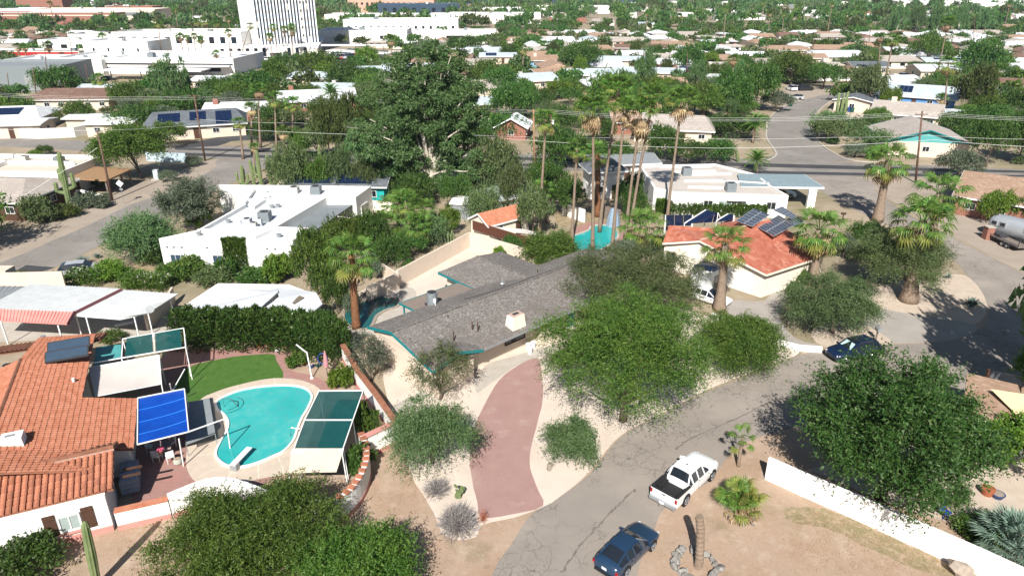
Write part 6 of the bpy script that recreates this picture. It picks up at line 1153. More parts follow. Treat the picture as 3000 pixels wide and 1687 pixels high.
def PT(u, v, Y):
    y = (v * KPX - 843.5) / FPX; d = Y / (_c - y * _s); return Vector(((u * KPX - 1500) / FPX * d, Y, CAM_H - d * (_s + y * _c)))
Yb, Yc = PO['b'][1].y, PO['c'][1].y
for k, (dv, lab) in enumerate(((0, 'highest'), (4, 'middle'), (8, 'lowest'))):
    wire('overhead_wire', [PT(-60, 231 + dv, Yb + 14), PT(488, 242 + dv, Yb), PT(977, 251 + dv, PO['f'][1].y), PT(1342, 277 + dv, PO['d'][1].y), PT(1387, 277 + dv, PO['e'][1].y), PT(1800, 297 + dv, Yc + 4), PT(2320, 281 + dv, Yc), PT(2650, 297 + dv, Yc - 4)], lab + ' of the three pale overhead wires strung along the main road')
wire('overhead_wire', [PT(490, 300, Yb), PT(760, 310, 130), PT(1300, 344, 125), PT(1600, 345, 122), PT(2100, 346, 119), PT(2320, 340, Yc), PT(2650, 351, 108)], 'lower telephone cable sagging across the picture below the main wires', .017)
wire('overhead_wire', [PT(-60, 321, 105), PT(245, 328, 100), PT(506, 310, Yb)], 'cable from the leaning pole to the corner pole', .018)
wire('overhead_wire', [PT(520, 320, Yb), PT(1180, 341, 118), PT(1800, 373, 104), PT(2350, 352, 96), PT(2650, 372, 88)], 'thick pale cable crossing in front of the north street', .02)
wire('overhead_wire', [PT(-20, 512, 84), PT(60, 492, 92), PT(245, 372, 99)], 'drop cable running to the tan house on the left', .02)
simple_thing('street_sign', G(313, 513), 'diamond warning sign seen from behind on a thin post by the side street', 'street sign', [('post', 'metal_grey', lambda b: b.cyl((0, 0, 0), .04, 3.0, 6)), ('sign_plate', 'metal_white', lambda b: b.add([(0, -.05, 3.6), (.55, -.05, 3.05), (0, -.05, 2.5), (-.55, -.05, 3.05), (0, -.02, 3.6), (.55, -.02, 3.05), (0, -.02, 2.5), (-.55, -.02, 3.05)], [(0, 1, 2, 3), (7, 6, 5, 4), (0, 4, 5, 1), (1, 5, 6, 2), (2, 6, 7, 3), (3, 7, 4, 0)])), ('small_plate', 'metal_grey', lambda b: b.box((.05, -.05, 2.2), (.5, .03, .25)))])
simple_thing('mailbox', G(2203, 856), 'grey mailbox on a post behind the navy suv', 'mailbox', [('post', 'wood_grey', lambda b: b.box((0, 0, .5), (.12, .12, 1.05))), ('box', 'metal_grey', lambda b: b.tube([(-.0, -.35, 1.2), (0, .3, 1.2)], .2, 10)), ('box_base', 'metal_grey', lambda b: b.box((0, -.02, 1.08), (.36, .62, .2)))])
simple_thing('mailbox', G(2118, 560), 'small wooden mailbox by the right carport', 'mailbox', [('post', 'wood_dark', lambda b: b.box((0, 0, .6), (.12, .12, 1.2))), ('box', 'wood_dark', lambda b: b.box((0, 0, 1.25), (.6, .3, .25)))])
simple_thing('brick_pillar', G(2482, 601), 'square brown brick pillar at the edge of the gravel apron', 'pillar', [('column', 'brick_wall_red', lambda b: b.box((0, 0, .8), (.9, .9, 1.6))), ('cap', 'concrete', lambda b: b.box((0, 0, 1.63), (1.0, 1.0, .07)))])
for (u, v, m, lab) in ((2091, 320, 'bin_green', 'green wheeled bin on the kerb of the north street'), (1988, 268, 'bin_green', 'green bin at the edge of the dark trees by the street'), (2135, 282, 'plastic_blue', 'blue wheeled bin beside the organ pipe cactus'), (2142, 283, 'bin_green', 'green wheeled bin next to the blue one')):
    simple_thing('wheelie_bin', G(u, v), lab, 'bin', [('body', m, lambda b: b.box((0, 0, .55), (.7, .8, 1.0), 0, 1.1)), ('lid', m, lambda b: b.box((0, 0, 1.09), (.8, .92, .07)))])
simple_thing('meter_cabinet', G(396, 452), 'small pale blue cabinet on a plinth in the gravel yard', 'cabinet', [('cabinet', mat('cab_blue', (.5, .56, .6)), lambda b: b.box((0, 0, .9), (.8, .6, 1.5))), ('plinth', 'concrete', lambda b: b.box((0, 0, .08), (1.5, 1.2, .16)))])
for i, (u, v) in enumerate(((1329, 880), (1341, 876), (1333, 889))): simple_thing('bucket', G(u, v), ['tall white bucket left in the group by the shaded porch', 'white bucket furthest back in the group by the porch', 'shorter white bucket in front of the other two by the porch'][i], 'bucket', [('pail', 'plastic_white', lambda b: b.tube([(0, 0, 0), (0, 0, .62)], [.18, .24], 14)), ('rim', 'plastic_white', lambda b: ring(b, .24, .62, .02, 14))])
simple_thing('gate', G(2474, 975), 'brown gate post with chain link screen beside the yellow sail', 'gate', [('post', 'wood_dark', lambda b: b.bar((0, 0, 0), (0, 0, 1.7), .2)), ('mesh', 'chain_link', lambda b: b.add([(0, 0, .1), (2.6, -1.2, .1), (2.6, -1.2, 1.6), (0, 0, 1.6)], [(0, 1, 2, 3)])), ('rail', 'metal_grey', lambda b: b.bar((0, 0, 1.6), (2.6, -1.2, 1.6), .05))])
# ================================================================ near trees
MQ = dict(nc=120, ns=40, m=12, L=1.25, l=.17, w=.068, droop=.45, lo=.25, under=.45, cr=.07, lump=.55)
hero('mesquite_tree', 1567, 1058, 1295, 1848, 728, dict(MQ, nc=235, ns=42), 'leaf_mesquite', 'huge bright green mesquite with forked trunk beside the pink driveway', .28, 12, 3, dy=.9, bot=.06)
hero('mesquite_tree', 1600, 850, 1365, 1825, 640, dict(MQ, nc=150), 'leaf_olive', 'olive grey mesquite behind the bright one against the shingle roof', .25, 10, 4, dy=3.5, bot=.2)
hero('mesquite_tree', 1875, 915, 1725, 1985, 775, dict(MQ, nc=120, droop=.8), 'leaf_mesquite', 'drooping mesquite over the low white wall', .2, 7, 5, bot=.08)
hero('palo_verde_tree', 2095, 838, 1950, 2217, 683, dict(MQ, nc=110), 'leaf_pv', 'light green palo verde between garage drive and gravel drive', .16, 8, 6, bot=.1)
hero('mesquite_tree', 2290, 745, 2120, 2400, 568, dict(MQ, nc=130), 'leaf_olive', 'dark spreading mesquite behind the leaning palm trunks', .2, 9, 7, bot=.15, dy=1.0)
hero('mesquite_tree', 640, 1430, 380, 905, 1180, dict(MQ, nc=190, ns=40), 'leaf_mesquite', 'large feathery mesquite at the bottom below the curved wall', .3, 10, 8, bot=.2, dy=-.5)
hero('mesquite_tree', 960, 1490, 745, 1080, 1285, dict(MQ, nc=140), 'leaf_mesquite', 'smaller mesquite at the bottom edge left of the bare bushes', .2, 8, 9, bot=.15, dy=-.6)
hero('palo_verde_tree', 1088, 1163, 950, 1226, 992, dict(MQ, nc=120, ns=18), 'leaf_pv', 'grey green palo verde with pale trunk left of the pink driveway', .13, 9, 10, bot=.2, bark='bark')
hero('palo_verde_tree', 1435, 1150, 1356, 1514, 1040, dict(MQ, nc=60, ns=20, L=1.0), 'leaf_pv', 'small bushy palo verde on pale sand right of the driveway', .08, 6, 11, bot=.05)
hero('acacia_tree', 1108, 1005, 1020, 1204, 850, dict(MQ, nc=44, ns=12, L=1.2, l=.15, w=.07, lo=.5), 'leaf_olive', 'thin open acacia in front of the shingle house gable', .1, 12, 12, bot=.25)
hero('acacia_tree', 935, 958, 872, 990, 830, dict(MQ, nc=34, ns=12, L=1.0, l=.16, w=.07, lo=.4), 'leaf_grey', 'straggly grey green tree leaning over the brick coped wall', .08, 10, 13, bot=.2)
hero('elm_tree', 2215, 1255, 1918, 2462, 868, dict(MQ, nc=350, ns=28, m=8, L=1.15, l=.2, w=.12, droop=.2, lo=.35, under=.6, cr=.06, up=.3, lump=.6), 'leaf_elm', 'broad dark green elm overhanging the long white garden wall', .3, 12, 14, bot=.08, dy=-.6)
hero('citrus_tree', 2520, 1180, 2438, 2620, 1040, dict(MQ, nc=80, ns=24, m=5, L=.6, l=.2, w=.15, droop=.1), 'leaf_bright', 'yellow green citrus tree at the right edge', .12, 5, 15, bot=.1)
hero('citrus_tree', 2566, 985, 2535, 2620, 868, dict(MQ, nc=50, ns=24, m=5, L=.6, l=.2, w=.15, droop=.1), 'leaf_bright', 'bright citrus crown cut by the right edge above the yellow sail', .12, 5, 16, bot=.1)
hero('olive_tree', 500, 585, 392, 592, 440, dict(MQ, nc=130, ns=24, m=6, L=.9, l=.26, w=.12, droop=.1, lump=.5), 'leaf_grey', 'silvery olive tree behind the left parapet of the adobe house', .25, 8, 17, bot=.1)
hero('desert_willow', 370, 655, 277, 466, 535, dict(MQ, nc=90, ns=24, L=2.0, l=.3, w=.11, droop=.25, up=.6), 'leaf_pv', 'feathery upright willow shrub between side street and adobe house', .15, 8, 18, bot=.05)
hero('citrus_tree', 512, 578, 470, 548, 508, dict(MQ, nc=50, ns=26, m=5, L=.6, l=.26, w=.2, droop=.0), 'leaf_bright', 'round glossy citrus tree by the adobe parapet', .12, 4, 19, bot=.05)
hero('mesquite_tree', 355, 450, 235, 458, 315, dict(MQ, nc=130, ns=22, L=1.6, l=.34, w=.16), 'leaf_mesquite', 'spreading mesquite shading the gravel yard at the left corner', .18, 7, 20, bot=.35)
# tall eucalyptus, white limbed
def euc():
    g = np.random.default_rng(21); B = G(1080, 492); T = thing('eucalyptus_tree', B, 0, 'giant eucalyptus with white trunk and limbs behind the adobe house', 'tree'); fork = Vector((.4, .3, 3.0)); V = []; b = MB()
    b.tube([(0, 0, -.2), (.1, 0, 1.4), fork], [.85, .62, .5], 10); D = B.y; limbs = []
    tg = [(955, 230), (990, 170), (1040, 135), (1100, 120), (1150, 165), (1190, 220), (1215, 290), (1160, 330), (930, 300), (915, 370), (960, 400), (1030, 250), (1090, 230), (1130, 270), (1060, 330), (1010, 330), (1175, 390), (1200, 430), (960, 455), (1120, 380), (1000, 420), (1075, 180), (950, 350), (1140, 210), (1020, 200), (1180, 250), (930, 335), (1100, 300), (1140, 440), (1000, 160), (1060, 145), (1135, 140), (1175, 190), (970, 270), (1060, 200), (1110, 185), (1020, 280), (1090, 265), (1155, 290), (1065, 380), (1000, 350), (940, 420)]
    for i, (u, v) in enumerate(tg):
        p = PT(u, v, D + g.uniform(-3.5, 3.5)) - B; p.z = max(p.z, 2.5); mid = fork.lerp(p, .5) + Vector((-.15 * (p.x - fork.x), 0, .10 * p.z)); b.tube([fork, fork.lerp(mid, .55), mid, mid.lerp(p, .6) + Vector(g.normal(size=3) * .3), p], [.28, .2, .14, .09, .05], 7, False)
        for k in range(15):
            c = np.array(p) * (1 - .045 * k * g.random()) + g.normal(size=3) * np.array([1.25, 1.25, 1.2]); r = g.uniform(.6, 1.1); n = 170; e = norm(g.normal(size=(n, 3))); q = c + e * r * (g.random((n, 1)) ** .4) * np.array([1, 1, .7]); V.append(leaves(q, e + g.normal(size=e.shape) * .6 + np.array([0, 0, -.5]), .42, .20, g))
    V = np.concatenate(V); V = V[np.repeat(V.reshape(-1, 3, 3)[:, :, 2].min(1) > .8, 3)]; link('crown', tri_mesh('crown', V, 'leaf_euc'), T); b.obj('trunk', 'bark_white', T, smooth=True, fix=False)
euc()
tree_at(Vector((41.8, 42.2, 0)), 6.8, 21, 'euc', 0, 'tall tree just outside the right edge, throwing shade over the street'); tree_at(Vector((47, 47, 0)), 6.5, 15, 'euc', 1, 'second tall tree outside the right edge shading the street'); tree_at(Vector((-66, 79, 0)), 4.5, 7, 'mesq', 1, 'tree just outside the left edge shading the verge')
# ================================================================ near palms
palm(897, 826, 884, 640, 122, 'fan palm with red brown trunk beside the small green pool', .36, 8, 34, trunk='palm_trunk_red', flare=1.15, rh=2.6)
palm(1611, 655, 1616, 570, 92, 'stout fan palm with pale trunk by the turquoise pool', .50, 14, 30, rh=2.8)
palm(1809, 780, 1825, 615, 96, 'fan palm growing beside the garage and white car', .45, 8, 28, rh=2.4)
palm(2044, 715, 2062, 578, 118, 'leafy fan palm at the right corner of the red roof', .48, 14, 32, rh=3.0)
palm(2285, 757, 2322, 556, 130, 'leaning fan palm with fat swollen foot in the planter', .52, 10, 34, flare=1.9, rh=3.0)
palm(2322, 700, 2364, 487, 110, 'fan palm standing just behind the leaning one', .46, 8, 30, rh=3.0)
palm(2207, 556, 2235, 405, 96, 'fan palm with thick pale trunk at the street corner', .55, 14, 30, rh=3.2)
palm(1857, 1172, 1868, 1100, 60, 'young fan palm sprout next to the road edge', .12, 0, 14, rh=1.1, flare=1.0)
TP = [(1357, 592, 1374, 300, 60, 4, 1), (1438, 612, 1452, 372, 52, 2, 1), (1490, 632, 1492, 278, 90, 22, 1), (1540, 628, 1572, 275, 70, 16, 1), (1508, 585, 1556, 225, 84, 24, 1), (1572, 605, 1612, 285, 100, 34, 1), (1583, 600, 1645, 240, 70, 16, 1), (1676, 570, 1716, 252, 84, 16, 1)]
labs = ['slim tall palm, leftmost of the group, with small head', 'palm with short trunk and green head left of the group', 'tall palm with big tan skirt over its thin trunk', 'tall palm with green head in the middle of the group', 'highest palm of the group with a wide dead skirt', 'tall palm with the bushiest dead skirt', 'tall palm leaning right behind the bushiest skirt', 'rightmost tall palm leaning over the red roof']
for (xb, yb, xt, yt, wd, dead, _), lab in zip(TP, labs): palm(xb, yb, xt, yt, wd * 1.2, lab, .18, int(dead * 1.1) + 3, 34, group='tall palms over the turquoise pool')
palm(1503, 545, 1503, 385, 62, 'palm with orange brown trunk by the little tower house', .42, 3, 30, flare=1.1, trunk='palm_trunk_red', rh=2.2)
palm(1377, 560, 1362, 478, 56, 'short bright palm behind the tan trunks', .2, 0, 24, rh=1.9)
# cut palm stump, bushy palm, blue fan palm, agaves
B = G(1756, 1425); T = thing('palm_stump', B, 0, 'headless leaning palm trunk casting a dark shadow in a ring of stones', 'palm stump'); b = MB(); pts = [(0, 0, 0), (.02, 0, .5), (-.03, .05, 1.5), (-.12, .08, 2.6), (-.28, .1, 3.5)]; P = []; rr = []
for k in range(29): f = k / 28 * 4; i = min(3, int(f)); q = Vector(pts[i]).lerp(Vector(pts[i + 1]), f - i); P.append(q); rr.append(.24 + (.015 if k % 2 else -.012) - .02 * f / 4)
b.tube(P, rr, 12); b.obj('trunk', 'palm_trunk', T, fix=False)
T = thing('bushy_palm', G(1856, 1290), 0, 'low bushy fan palm with yellow green spikes and dry lower fronds', 'palm plant'); g = np.random.default_rng(5)
for k in range(64): el = R(85 - 75 * (k / 64)); kd = 'y' if g.random() < .45 else 'g'; link('frond', FR[kd, int(g.integers(3))], T, (g.uniform(-.5, .5), g.uniform(-.45, .45), g.uniform(.1, 1.3)), (0, -el, g.uniform(0, 6.28)), g.uniform(.55, .85))
for k in range(26): link('dead_frond', FR['d', int(g.integers(3))], T, (g.uniform(-.5, .5), g.uniform(-.8, .1), g.uniform(.1, .7)), (0, -R(g.uniform(-35, 10)), g.uniform(0, 6.28)), g.uniform(.55, .8))
def bluepalm(loc, label, n=34, s=1.05, kd='b', h=.5):
    T = thing('blue_fan_palm', loc, 0, label, 'palm plant')
    for k in range(n): f = k / n; link('frond', FR[kd, k % 3], T, (0, 0, h), (0, -R(82 - 85 * f), k * 2.4), s * rnd.uniform(.85, 1.1))
    b = MB(); b.cyl((0, 0, 0), .2, h + .1, 8); b.obj('trunk', 'palm_trunk', T)
bluepalm(G(2532, 1402), 'silver blue fan palm behind the white wall at the lower right', 40, 1.15, 'b', .9); bluepalm(G(2610, 1440), 'second silver fan palm cut by the right edge', 30, 1.0)
rosette('agave', G(2442, 772), 36, 1.25, .2, 'agave', 'large blue grey agave in the shaded planter', 'agave'); rosette('agave', G(2385, 700), 20, .7, .12, 'agave', 'small agave at the back of the planter', 'agave')
rosette('agave', G(209, 667), 34, 1.5, .22, 'agave', 'big green agave beside the side street', 'agave'); rosette('agave', G(245, 650), 22, .9, .14, 'agave', 'smaller agave next to the big one by the side street', 'agave')
rosette('agave', G(1195, 560), 24, 1.2, .2, 'frond_green', 'broad leaved plant in front of the little red roof', 'plant')
# ================================================================ shrubs and hedges near the houses
deadbush(1100, 1240, 88, 1188, 'smaller bare grey bush on the sand', 3); deadbush(1150, 1330, 128, 1250, 'large bare grey bush at the tip of the pale sand', 4, n=2200); deadbush(1215, 1310, 34, 1268, 'reddish bare bush against the driveway edge', 6, 'pot_clay', n=250)
T = thing('prickly_pear', G(1157, 1250), 0, 'small green prickly pear beside the bare grey bush', 'cactus')
def pads(T, n, s, spread, m='cactus'):
    b = MB(); b.tube([(0, 0, 0), (0, 0, .01)], .1, 6); me = MB(); P = []; 
    for k in range(12): a = 6.2832 * k / 12; P.append((math.cos(a) * .5, -.07, .5 + math.sin(a) * .55)); 
    P2 = [(x, .07, z) for x, y, z in P]; me.add(P + P2, [tuple(range(12)), tuple(range(23, 11, -1))] + [(i, (i + 1) % 12, (i + 1) % 12 + 12, i + 12) for i in range(12)]); o = me.obj('pad', m); md = o.data; bpy.data.objects.remove(o)
    for k in range(n): link('pad', md, T, (rnd.gauss(0, spread), rnd.gauss(0, spread), abs(rnd.gauss(0, 1)) * s * .9), (rnd.uniform(-.4, .4), rnd.uniform(-.5, .5), rnd.uniform(0, 3.14)), s * rnd.uniform(.8, 1.15))
pads(T, 12, .34, .18)
T = thing('prickly_pear', G(2165, 640), 0, 'dense dark prickly pear thicket behind the leafy palm', 'cactus'); pads(T, 90, .6, 1.0)
HV = [G(448, 868), G(560, 872), G(700, 868), G(780, 885), G(868, 905)]
hedge('oleander_hedge', HV, 2.6, 3.9, 'leaf_dark', 'tall dark oleander hedge between the white roof and the lawn', 800, .34, .17, seed=4, jag=.4, flowers=140)
hedge('ivy', [ADW[0].lerp(ADW[1], .47), ADW[0].lerp(ADW[1], .645)], .5, 4.15, 'leaf_mesquite', 'curtain of ivy covering part of the adobe wall', 1500, .26, .2, 'ivy', .1)
bush(G(750, 918), .95, 1.1, 'leaf_mesquite', 'round green shrub by the boulders and the white crane pole', 1800, 0.19, 0.13, 5)
bush(G(861, 972), .95, 1.6, 'leaf_bright', 'bright yellow green shrub in front of the brick coped wall', 2400, 0.20, 0.15, 6)
bush(G(925, 1085), 1.1, 2.2, 'leaf_mesquite', 'green bush between shade frame and boundary wall', 1800, 0.22, 0.13, 7); bush(G(905, 1180), 1.0, 1.9, 'leaf_dark', 'dark bush in the shade beside the curved wall', 1800, 0.20, 0.15, 8)
bush(G(75, 1440), 2.0, 1.8, 'leaf_dark', 'dark low tree under the shuttered window at the lower left', 5200, 0.23, 0.13, 9, lump=.5); bush(G(280, 855), 1.3, .9, 'leaf_mesquite', 'low green hedge patch below the second carport', 1800, 0.19, 0.11, 10)
bush(G(2005, 712), .9, 1.6, 'leaf_mesquite', 'dark green shrub by the red house corner', 1500, 0.20, 0.15, 11); bush(G(1995, 740), .8, 1.3, 'leaf_mesquite', 'bright shrub at the right garage corner', 1200, 0.20, 0.15, 12)
bush(G(2440, 1345), 1.0, 1.0, 'leaf_mesquite', 'low clipped bush behind the white wall', 2000, 0.16, 0.11, 13); bush(G(2510, 1335), 1.3, .9, 'leaf_pine', 'wide low bush along the patio edge', 2000, 0.16, 0.11, 14); bush(G(2480, 1375), .8, .9, 'leaf_mesquite', 'small bush between low bush and blue palm', 1200, 0.16, 0.11, 15)
bush(G(1255, 662), .75, 1.9, 'leaf_bright', 'upright yellow green shrub in the sandy back yard', 1500, 0.19, 0.15, 16); bush(G(1300, 676), .7, 1.4, 'leaf_olive', 'thin shrub beside the upright one in the back yard', 700, 0.18, 0.11, 17)
hero('palo_verde_tree', 1385, 672, 1312, 1460, 585, dict(MQ, nc=100, ns=22, L=1.8, l=.26, w=.11, up=.4, droop=.3), 'leaf_mesquite', 'soft green feathery tree in the back yard before the turquoise pool', .12, 8, 31, bot=.02)
bush(G(1030, 678), 1.0, 1.3, 'leaf_dark', 'dry dark shrub against the back yard wall', 900, 0.20, 0.11, 18)
T = saguaro(1135, 626, 1137, 578, 'organ shaped cactus against the corner of the yard wall', .12, [(a, .05, .35, .8) for a in (0, 1.2, 2.4, 3.6, 4.8)])
saguaro(177, 525, 147, 382, 'tall saguaro with arms beside the side street', .42, [(.3, .35, 1.1, .28), (3.3, .28, 1.2, .2), (2.6, .45, .8, .25)]); saguaro(245, 1475, 212, 1310, 'single thick saguaro stem in front of the tiled house', .24, [])
for i, (xb, yb, xt, yt, r, arms) in enumerate(((612, 467, 607, 415, .3, [(0, .1, .9, .5), (3.1, .15, .8, .5), (1.5, .2, .7, .6)]), (640, 466, 628, 402, .3, [(0, .3, .8, .4)]), (658, 468, 645, 378, .32, [(3, .3, .8, .3)]), (685, 470, 670, 388, .3, []), (706, 462, 688, 405, .28, [(0, .3, .7, .4)]), (806, 420, 802, 370, .3, []), (1858, 408, 1852, 378, .3, []))):
    saguaro(xb, yb, xt, yt, ['saguaro clump leader furthest left of the row behind the adobe house', 'second saguaro of the row, with one raised arm', 'tallest saguaro of the row', 'slender armless saguaro of the row', 'last saguaro of the row before the willow', 'lone saguaro poking above the olive green trees', 'small saguaro on the far side of the white flat house'][i], r, arms, 'saguaros along the corner lot' if i < 5 else None)
T = thing('organ_pipe_cactus', G(2110, 302), 0, 'many stemmed organ pipe cactus by the north street', 'cactus')
for k in range(13): b = MB(); x, y = rnd.gauss(0, .9), rnd.gauss(0, .6); h_ = rnd.uniform(3.5, 6.5); b.tube([(x * .4, y * .4, 0), (x, y, 1), (x * 1.2, y * 1.2, h_ - .2), (x * 1.2, y * 1.2, h_)], [.2, .24, .24, .06], 8); b.obj('stem', 'cactus', T, smooth=True)
for (u, v, r, h_, lm, lab) in ((100, 560, 3.0, 3.6, 'leaf_olive', 'olive bush tree with pale stems by the tan roof'), (165, 545, 2.6, 1.6, 'leaf_pine', 'low green shrub at the foot of the saguaro'), (215, 520, 2.4, 2.0, 'leaf_grey', 'silver grey shrub left of the leaning pole'), (252, 521, 1.9, 1.5, 'leaf_grey', 'small silver grey shrub nearest the leaning pole'), (275, 700, 2.6, 1.9, 'leaf_bright', 'green shrub right of the half hidden car'), (395, 660, 2.5, 2.6, 'leaf_dark', 'dark green bush at the adobe house corner'), (430, 705, 2.2, 1.8, 'leaf_mesquite', 'green bush in front of the adobe windows'), (480, 700, 2.4, 2.4, 'leaf_mesquite', 'second green bush in front of the adobe windows'), (540, 708, 2.6, 1.6, 'leaf_olive', 'low olive bush at the adobe wall'), (640, 712, 2.4, 1.5, 'leaf_dark', 'dark bush right of the ivy'), (700, 705, 2.2, 2.6, 'leaf_bright', 'bright bush under the right adobe window'), (720, 685, 1.8, 2.4, 'leaf_mesquite', 'tall bush at the right corner of the adobe wall'), (340, 715, 2.2, 1.4, 'leaf_mesquite', 'low hedge shrub above the carports'), (120, 715, 2.0, 1.0, 'leaf_mesquite', 'low shrub behind the grey corrugated shed'), (30, 712, 2.2, 1.0, 'leaf_olive', 'low olive shrub at the left edge above the sheds'), (570, 695, 1.4, 2.0, 'leaf_dark', 'bush left of the ivy')):
    n_ = int(1500 * r); bush(G(u, v), r * .8, h_, lm, lab, n_, .3, .16, int(u), lump=.4)
hedge('flowering_shrub', [G(178, 712), G(250, 712), G(268, 712)], 2.4, 1.7, 'leaf_mesquite', 'oleander with white flowers above the first carport', 500, .26, .15, 'shrub', flowers=420, seed=9)
hedge('flowering_shrub', [G(352, 720), G(430, 726)], 2.2, 1.5, 'leaf_mesquite', 'oleander with white flowers above the second carport', 500, .26, .15, 'shrub', flowers=420, seed=10)
hedge('hedge', [G(1650, 535), G(1850, 543), G(1925, 545)], 1.6, 2.0, 'leaf_mesquite', 'leafy hedge between red roof house and white flat house', 900, .32, .2, seed=12)
# green mass between the adobe house and the back yard wall
for (x, y, wd, yt, k, lab) in ((800, 740, 120, 575, 'roundlight', 'soft green tree at the right corner of the adobe house'), (880, 640, 110, 545, 'mesq', 'green tree below the grey shade panels'), (945, 640, 90, 540, 'mesqdark', 'mid green tree right of the shade panels'), (1030, 640, 100, 580, 'round', 'dark tree behind the crown of the red trunked palm'), (1080, 620, 90, 540, 'wisp', 'feathery tree next to the yucca clump'), (985, 670, 90, 600, 'mesqdark', 'low tree along the outer side of the yard wall'), (1130, 590, 60, 520, 'bright', 'leafy tree beside the small pale shed'), (930, 705, 80, 640, 'grey', 'grey green tree beside the red trunked palm'), (1100, 590, 60, 530, 'round', 'dark green tree behind the yard wall corner'), (850, 790, 70, 700, 'round', 'dark tree between the white outbuilding and the small pool'), (890, 800, 60, 735, 'grey', 'grey bush by the rocks of the small pool'), (830, 740, 100, 640, 'mesq', 'fine leaved tree left of the red trunked palm'), (840, 900, 80, 800, 'mesqdark', 'dark leafy end of the oleander hedge'), (790, 880, 110, 780, 'round', 'bushy tree rising from the oleander hedge')):
    tree(x, y, wd, yt, k, lab)
for k, (u, v, xt, yt, w_) in enumerate(((1035, 610, 1020, 505, 90), (1010, 600, 990, 520, 80), (1062, 605, 1065, 530, 80), (1050, 630, 1050, 565, 70), (985, 620, 972, 562, 70))): palm(u, v, xt, yt, w_, ['tallest clump of the yucca palms behind the adobe patio', 'left yucca palm of the clump', 'right yucca palm of the clump', 'low yucca palm in front of the clump', 'yellowish yucca palm at the left foot of the clump'][k], .2, 0, 40, trunk='palm_trunk', rh=2.1, name='yucca_palm', flare=1.1)
# trees behind: willow group, pepper trees, dark trees near the tall palms, row along the main road
NT = [(748, 500, 105, 365, 'weep', 'weeping tree behind the saguaros'), (705, 470, 60, 400, 'wisp', 'thin willow between saguaros and weeping tree'), (860, 498, 90, 375, 'wisp', 'feathery tree before the dark solar roof'), (925, 500, 80, 400, 'weep', 'weeping tree in front of the turquoise wall'), (830, 400, 110, 245, 'pine', 'rounded olive pine left of the eucalyptus'), (800, 400, 80, 300, 'olive', 'olive tree beside the rounded pine'), (880, 360, 110, 215, 'pine', 'yellowish pine touching the eucalyptus'), (760, 400, 60, 330, 'mesq', 'green tree by the dark north street'), (810, 500, 80, 400, 'mesq', 'green tree before the blue panels'), (900, 440, 110, 330, 'euc', 'tall grey green tree left of the white trunk'), (1000, 490, 110, 400, 'mesqdark', 'dark weeping foliage left of the white trunk'), (1045, 520, 100, 440, 'mesqdark', 'dark tree under the eucalyptus limbs'), (1150, 530, 90, 440, 'round', 'dark tree right of the white trunk'), (1215, 560, 80, 470, 'weep', 'drooping tree beside the small pale shed'),
 (1250, 500, 135, 350, 'weep', 'big weeping pepper tree right of the eucalyptus'), (1290, 540, 90, 425, 'weep', 'second pepper tree hanging over the small shed'), (1370, 500, 125, 400, 'round', 'dense dark citrus tree left of the tall palms'), (1425, 545, 110, 440, 'round', 'dense dark tree among the tall palm trunks'), (1340, 595, 110, 465, 'olive', 'dark olive tree with pale forked trunk near the small tile roof'), (1410, 420, 130, 330, 'mesqdark', 'dark trees behind the tall palm trunks'), (1490, 420, 120, 350, 'round', 'dark tree behind the little tower house'), (1560, 430, 90, 355, 'round', 'dark tree between tower house and white flat house'), (1580, 545, 80, 430, 'round', 'dark bushy tree left of the white flat house'), (1600, 560, 70, 490, 'mesqdark', 'dark shrubby tree at the left wall of the white flat house'), (1660, 400, 110, 320, 'mesqdark', 'row tree north of the main road behind the rightmost palm'), (1730, 410, 100, 352, 'round', 'clipped dark tree along the road, left one'), (1800, 405, 90, 352, 'mesqdark', 'clipped dark tree along the road, right one'), (1490, 700, 60, 650, 'mesqdark', 'bare topped tree beside the turquoise pool'), (1570, 690, 110, 600, 'grey', 'grey green tree under the stout palm'), (1660, 640, 70, 590, 'round', 'dark shrub tree at the left wall of the red house'), (1290, 640, 60, 590, 'round', 'bush along the brown screen'),
 (1930, 700, 40, 640, 'round', 'shrub by the entrance of the red house'), (2180, 620, 90, 560, 'mesqdark', 'dark thicket by the street corner'), (2120, 650, 80, 590, 'grey', 'grey bush behind the prickly pear'), (2410, 450, 120, 375, 'grey', 'silvery spreading tree behind the road pole'), (2500, 560, 90, 480, 'bright', 'yellow green bushes by the brown roof'), (2560, 560, 60, 500, 'mesq', 'green bushes at the right edge by the brown roof'), (2560, 410, 130, 290, 'mesqdark', 'large dark trees at the right edge north of the road'), (2480, 420, 120, 290, 'round', 'dark tree mass right of the teal gabled house'), (2400, 350, 100, 280, 'round', 'dark tree behind the teal gabled house')]
for x, y, wd, yt, k, lab in NT: tree(x, y, wd, yt, k, lab)
# ================================================================ houses beyond the near lots
HS = []   # footprints (x, y, radius) kept clear of random planting
def hreg(T, r): HS.append((T.location.x, T.location.y, r))
def H(*a, **k): t = house(*a, **k); hreg(t, max(a[2], a[3]) * .55); return t
def hipflat(u, v, L, W, yaw, label, **k): return H(u, v, L, W, yaw, label, **k)
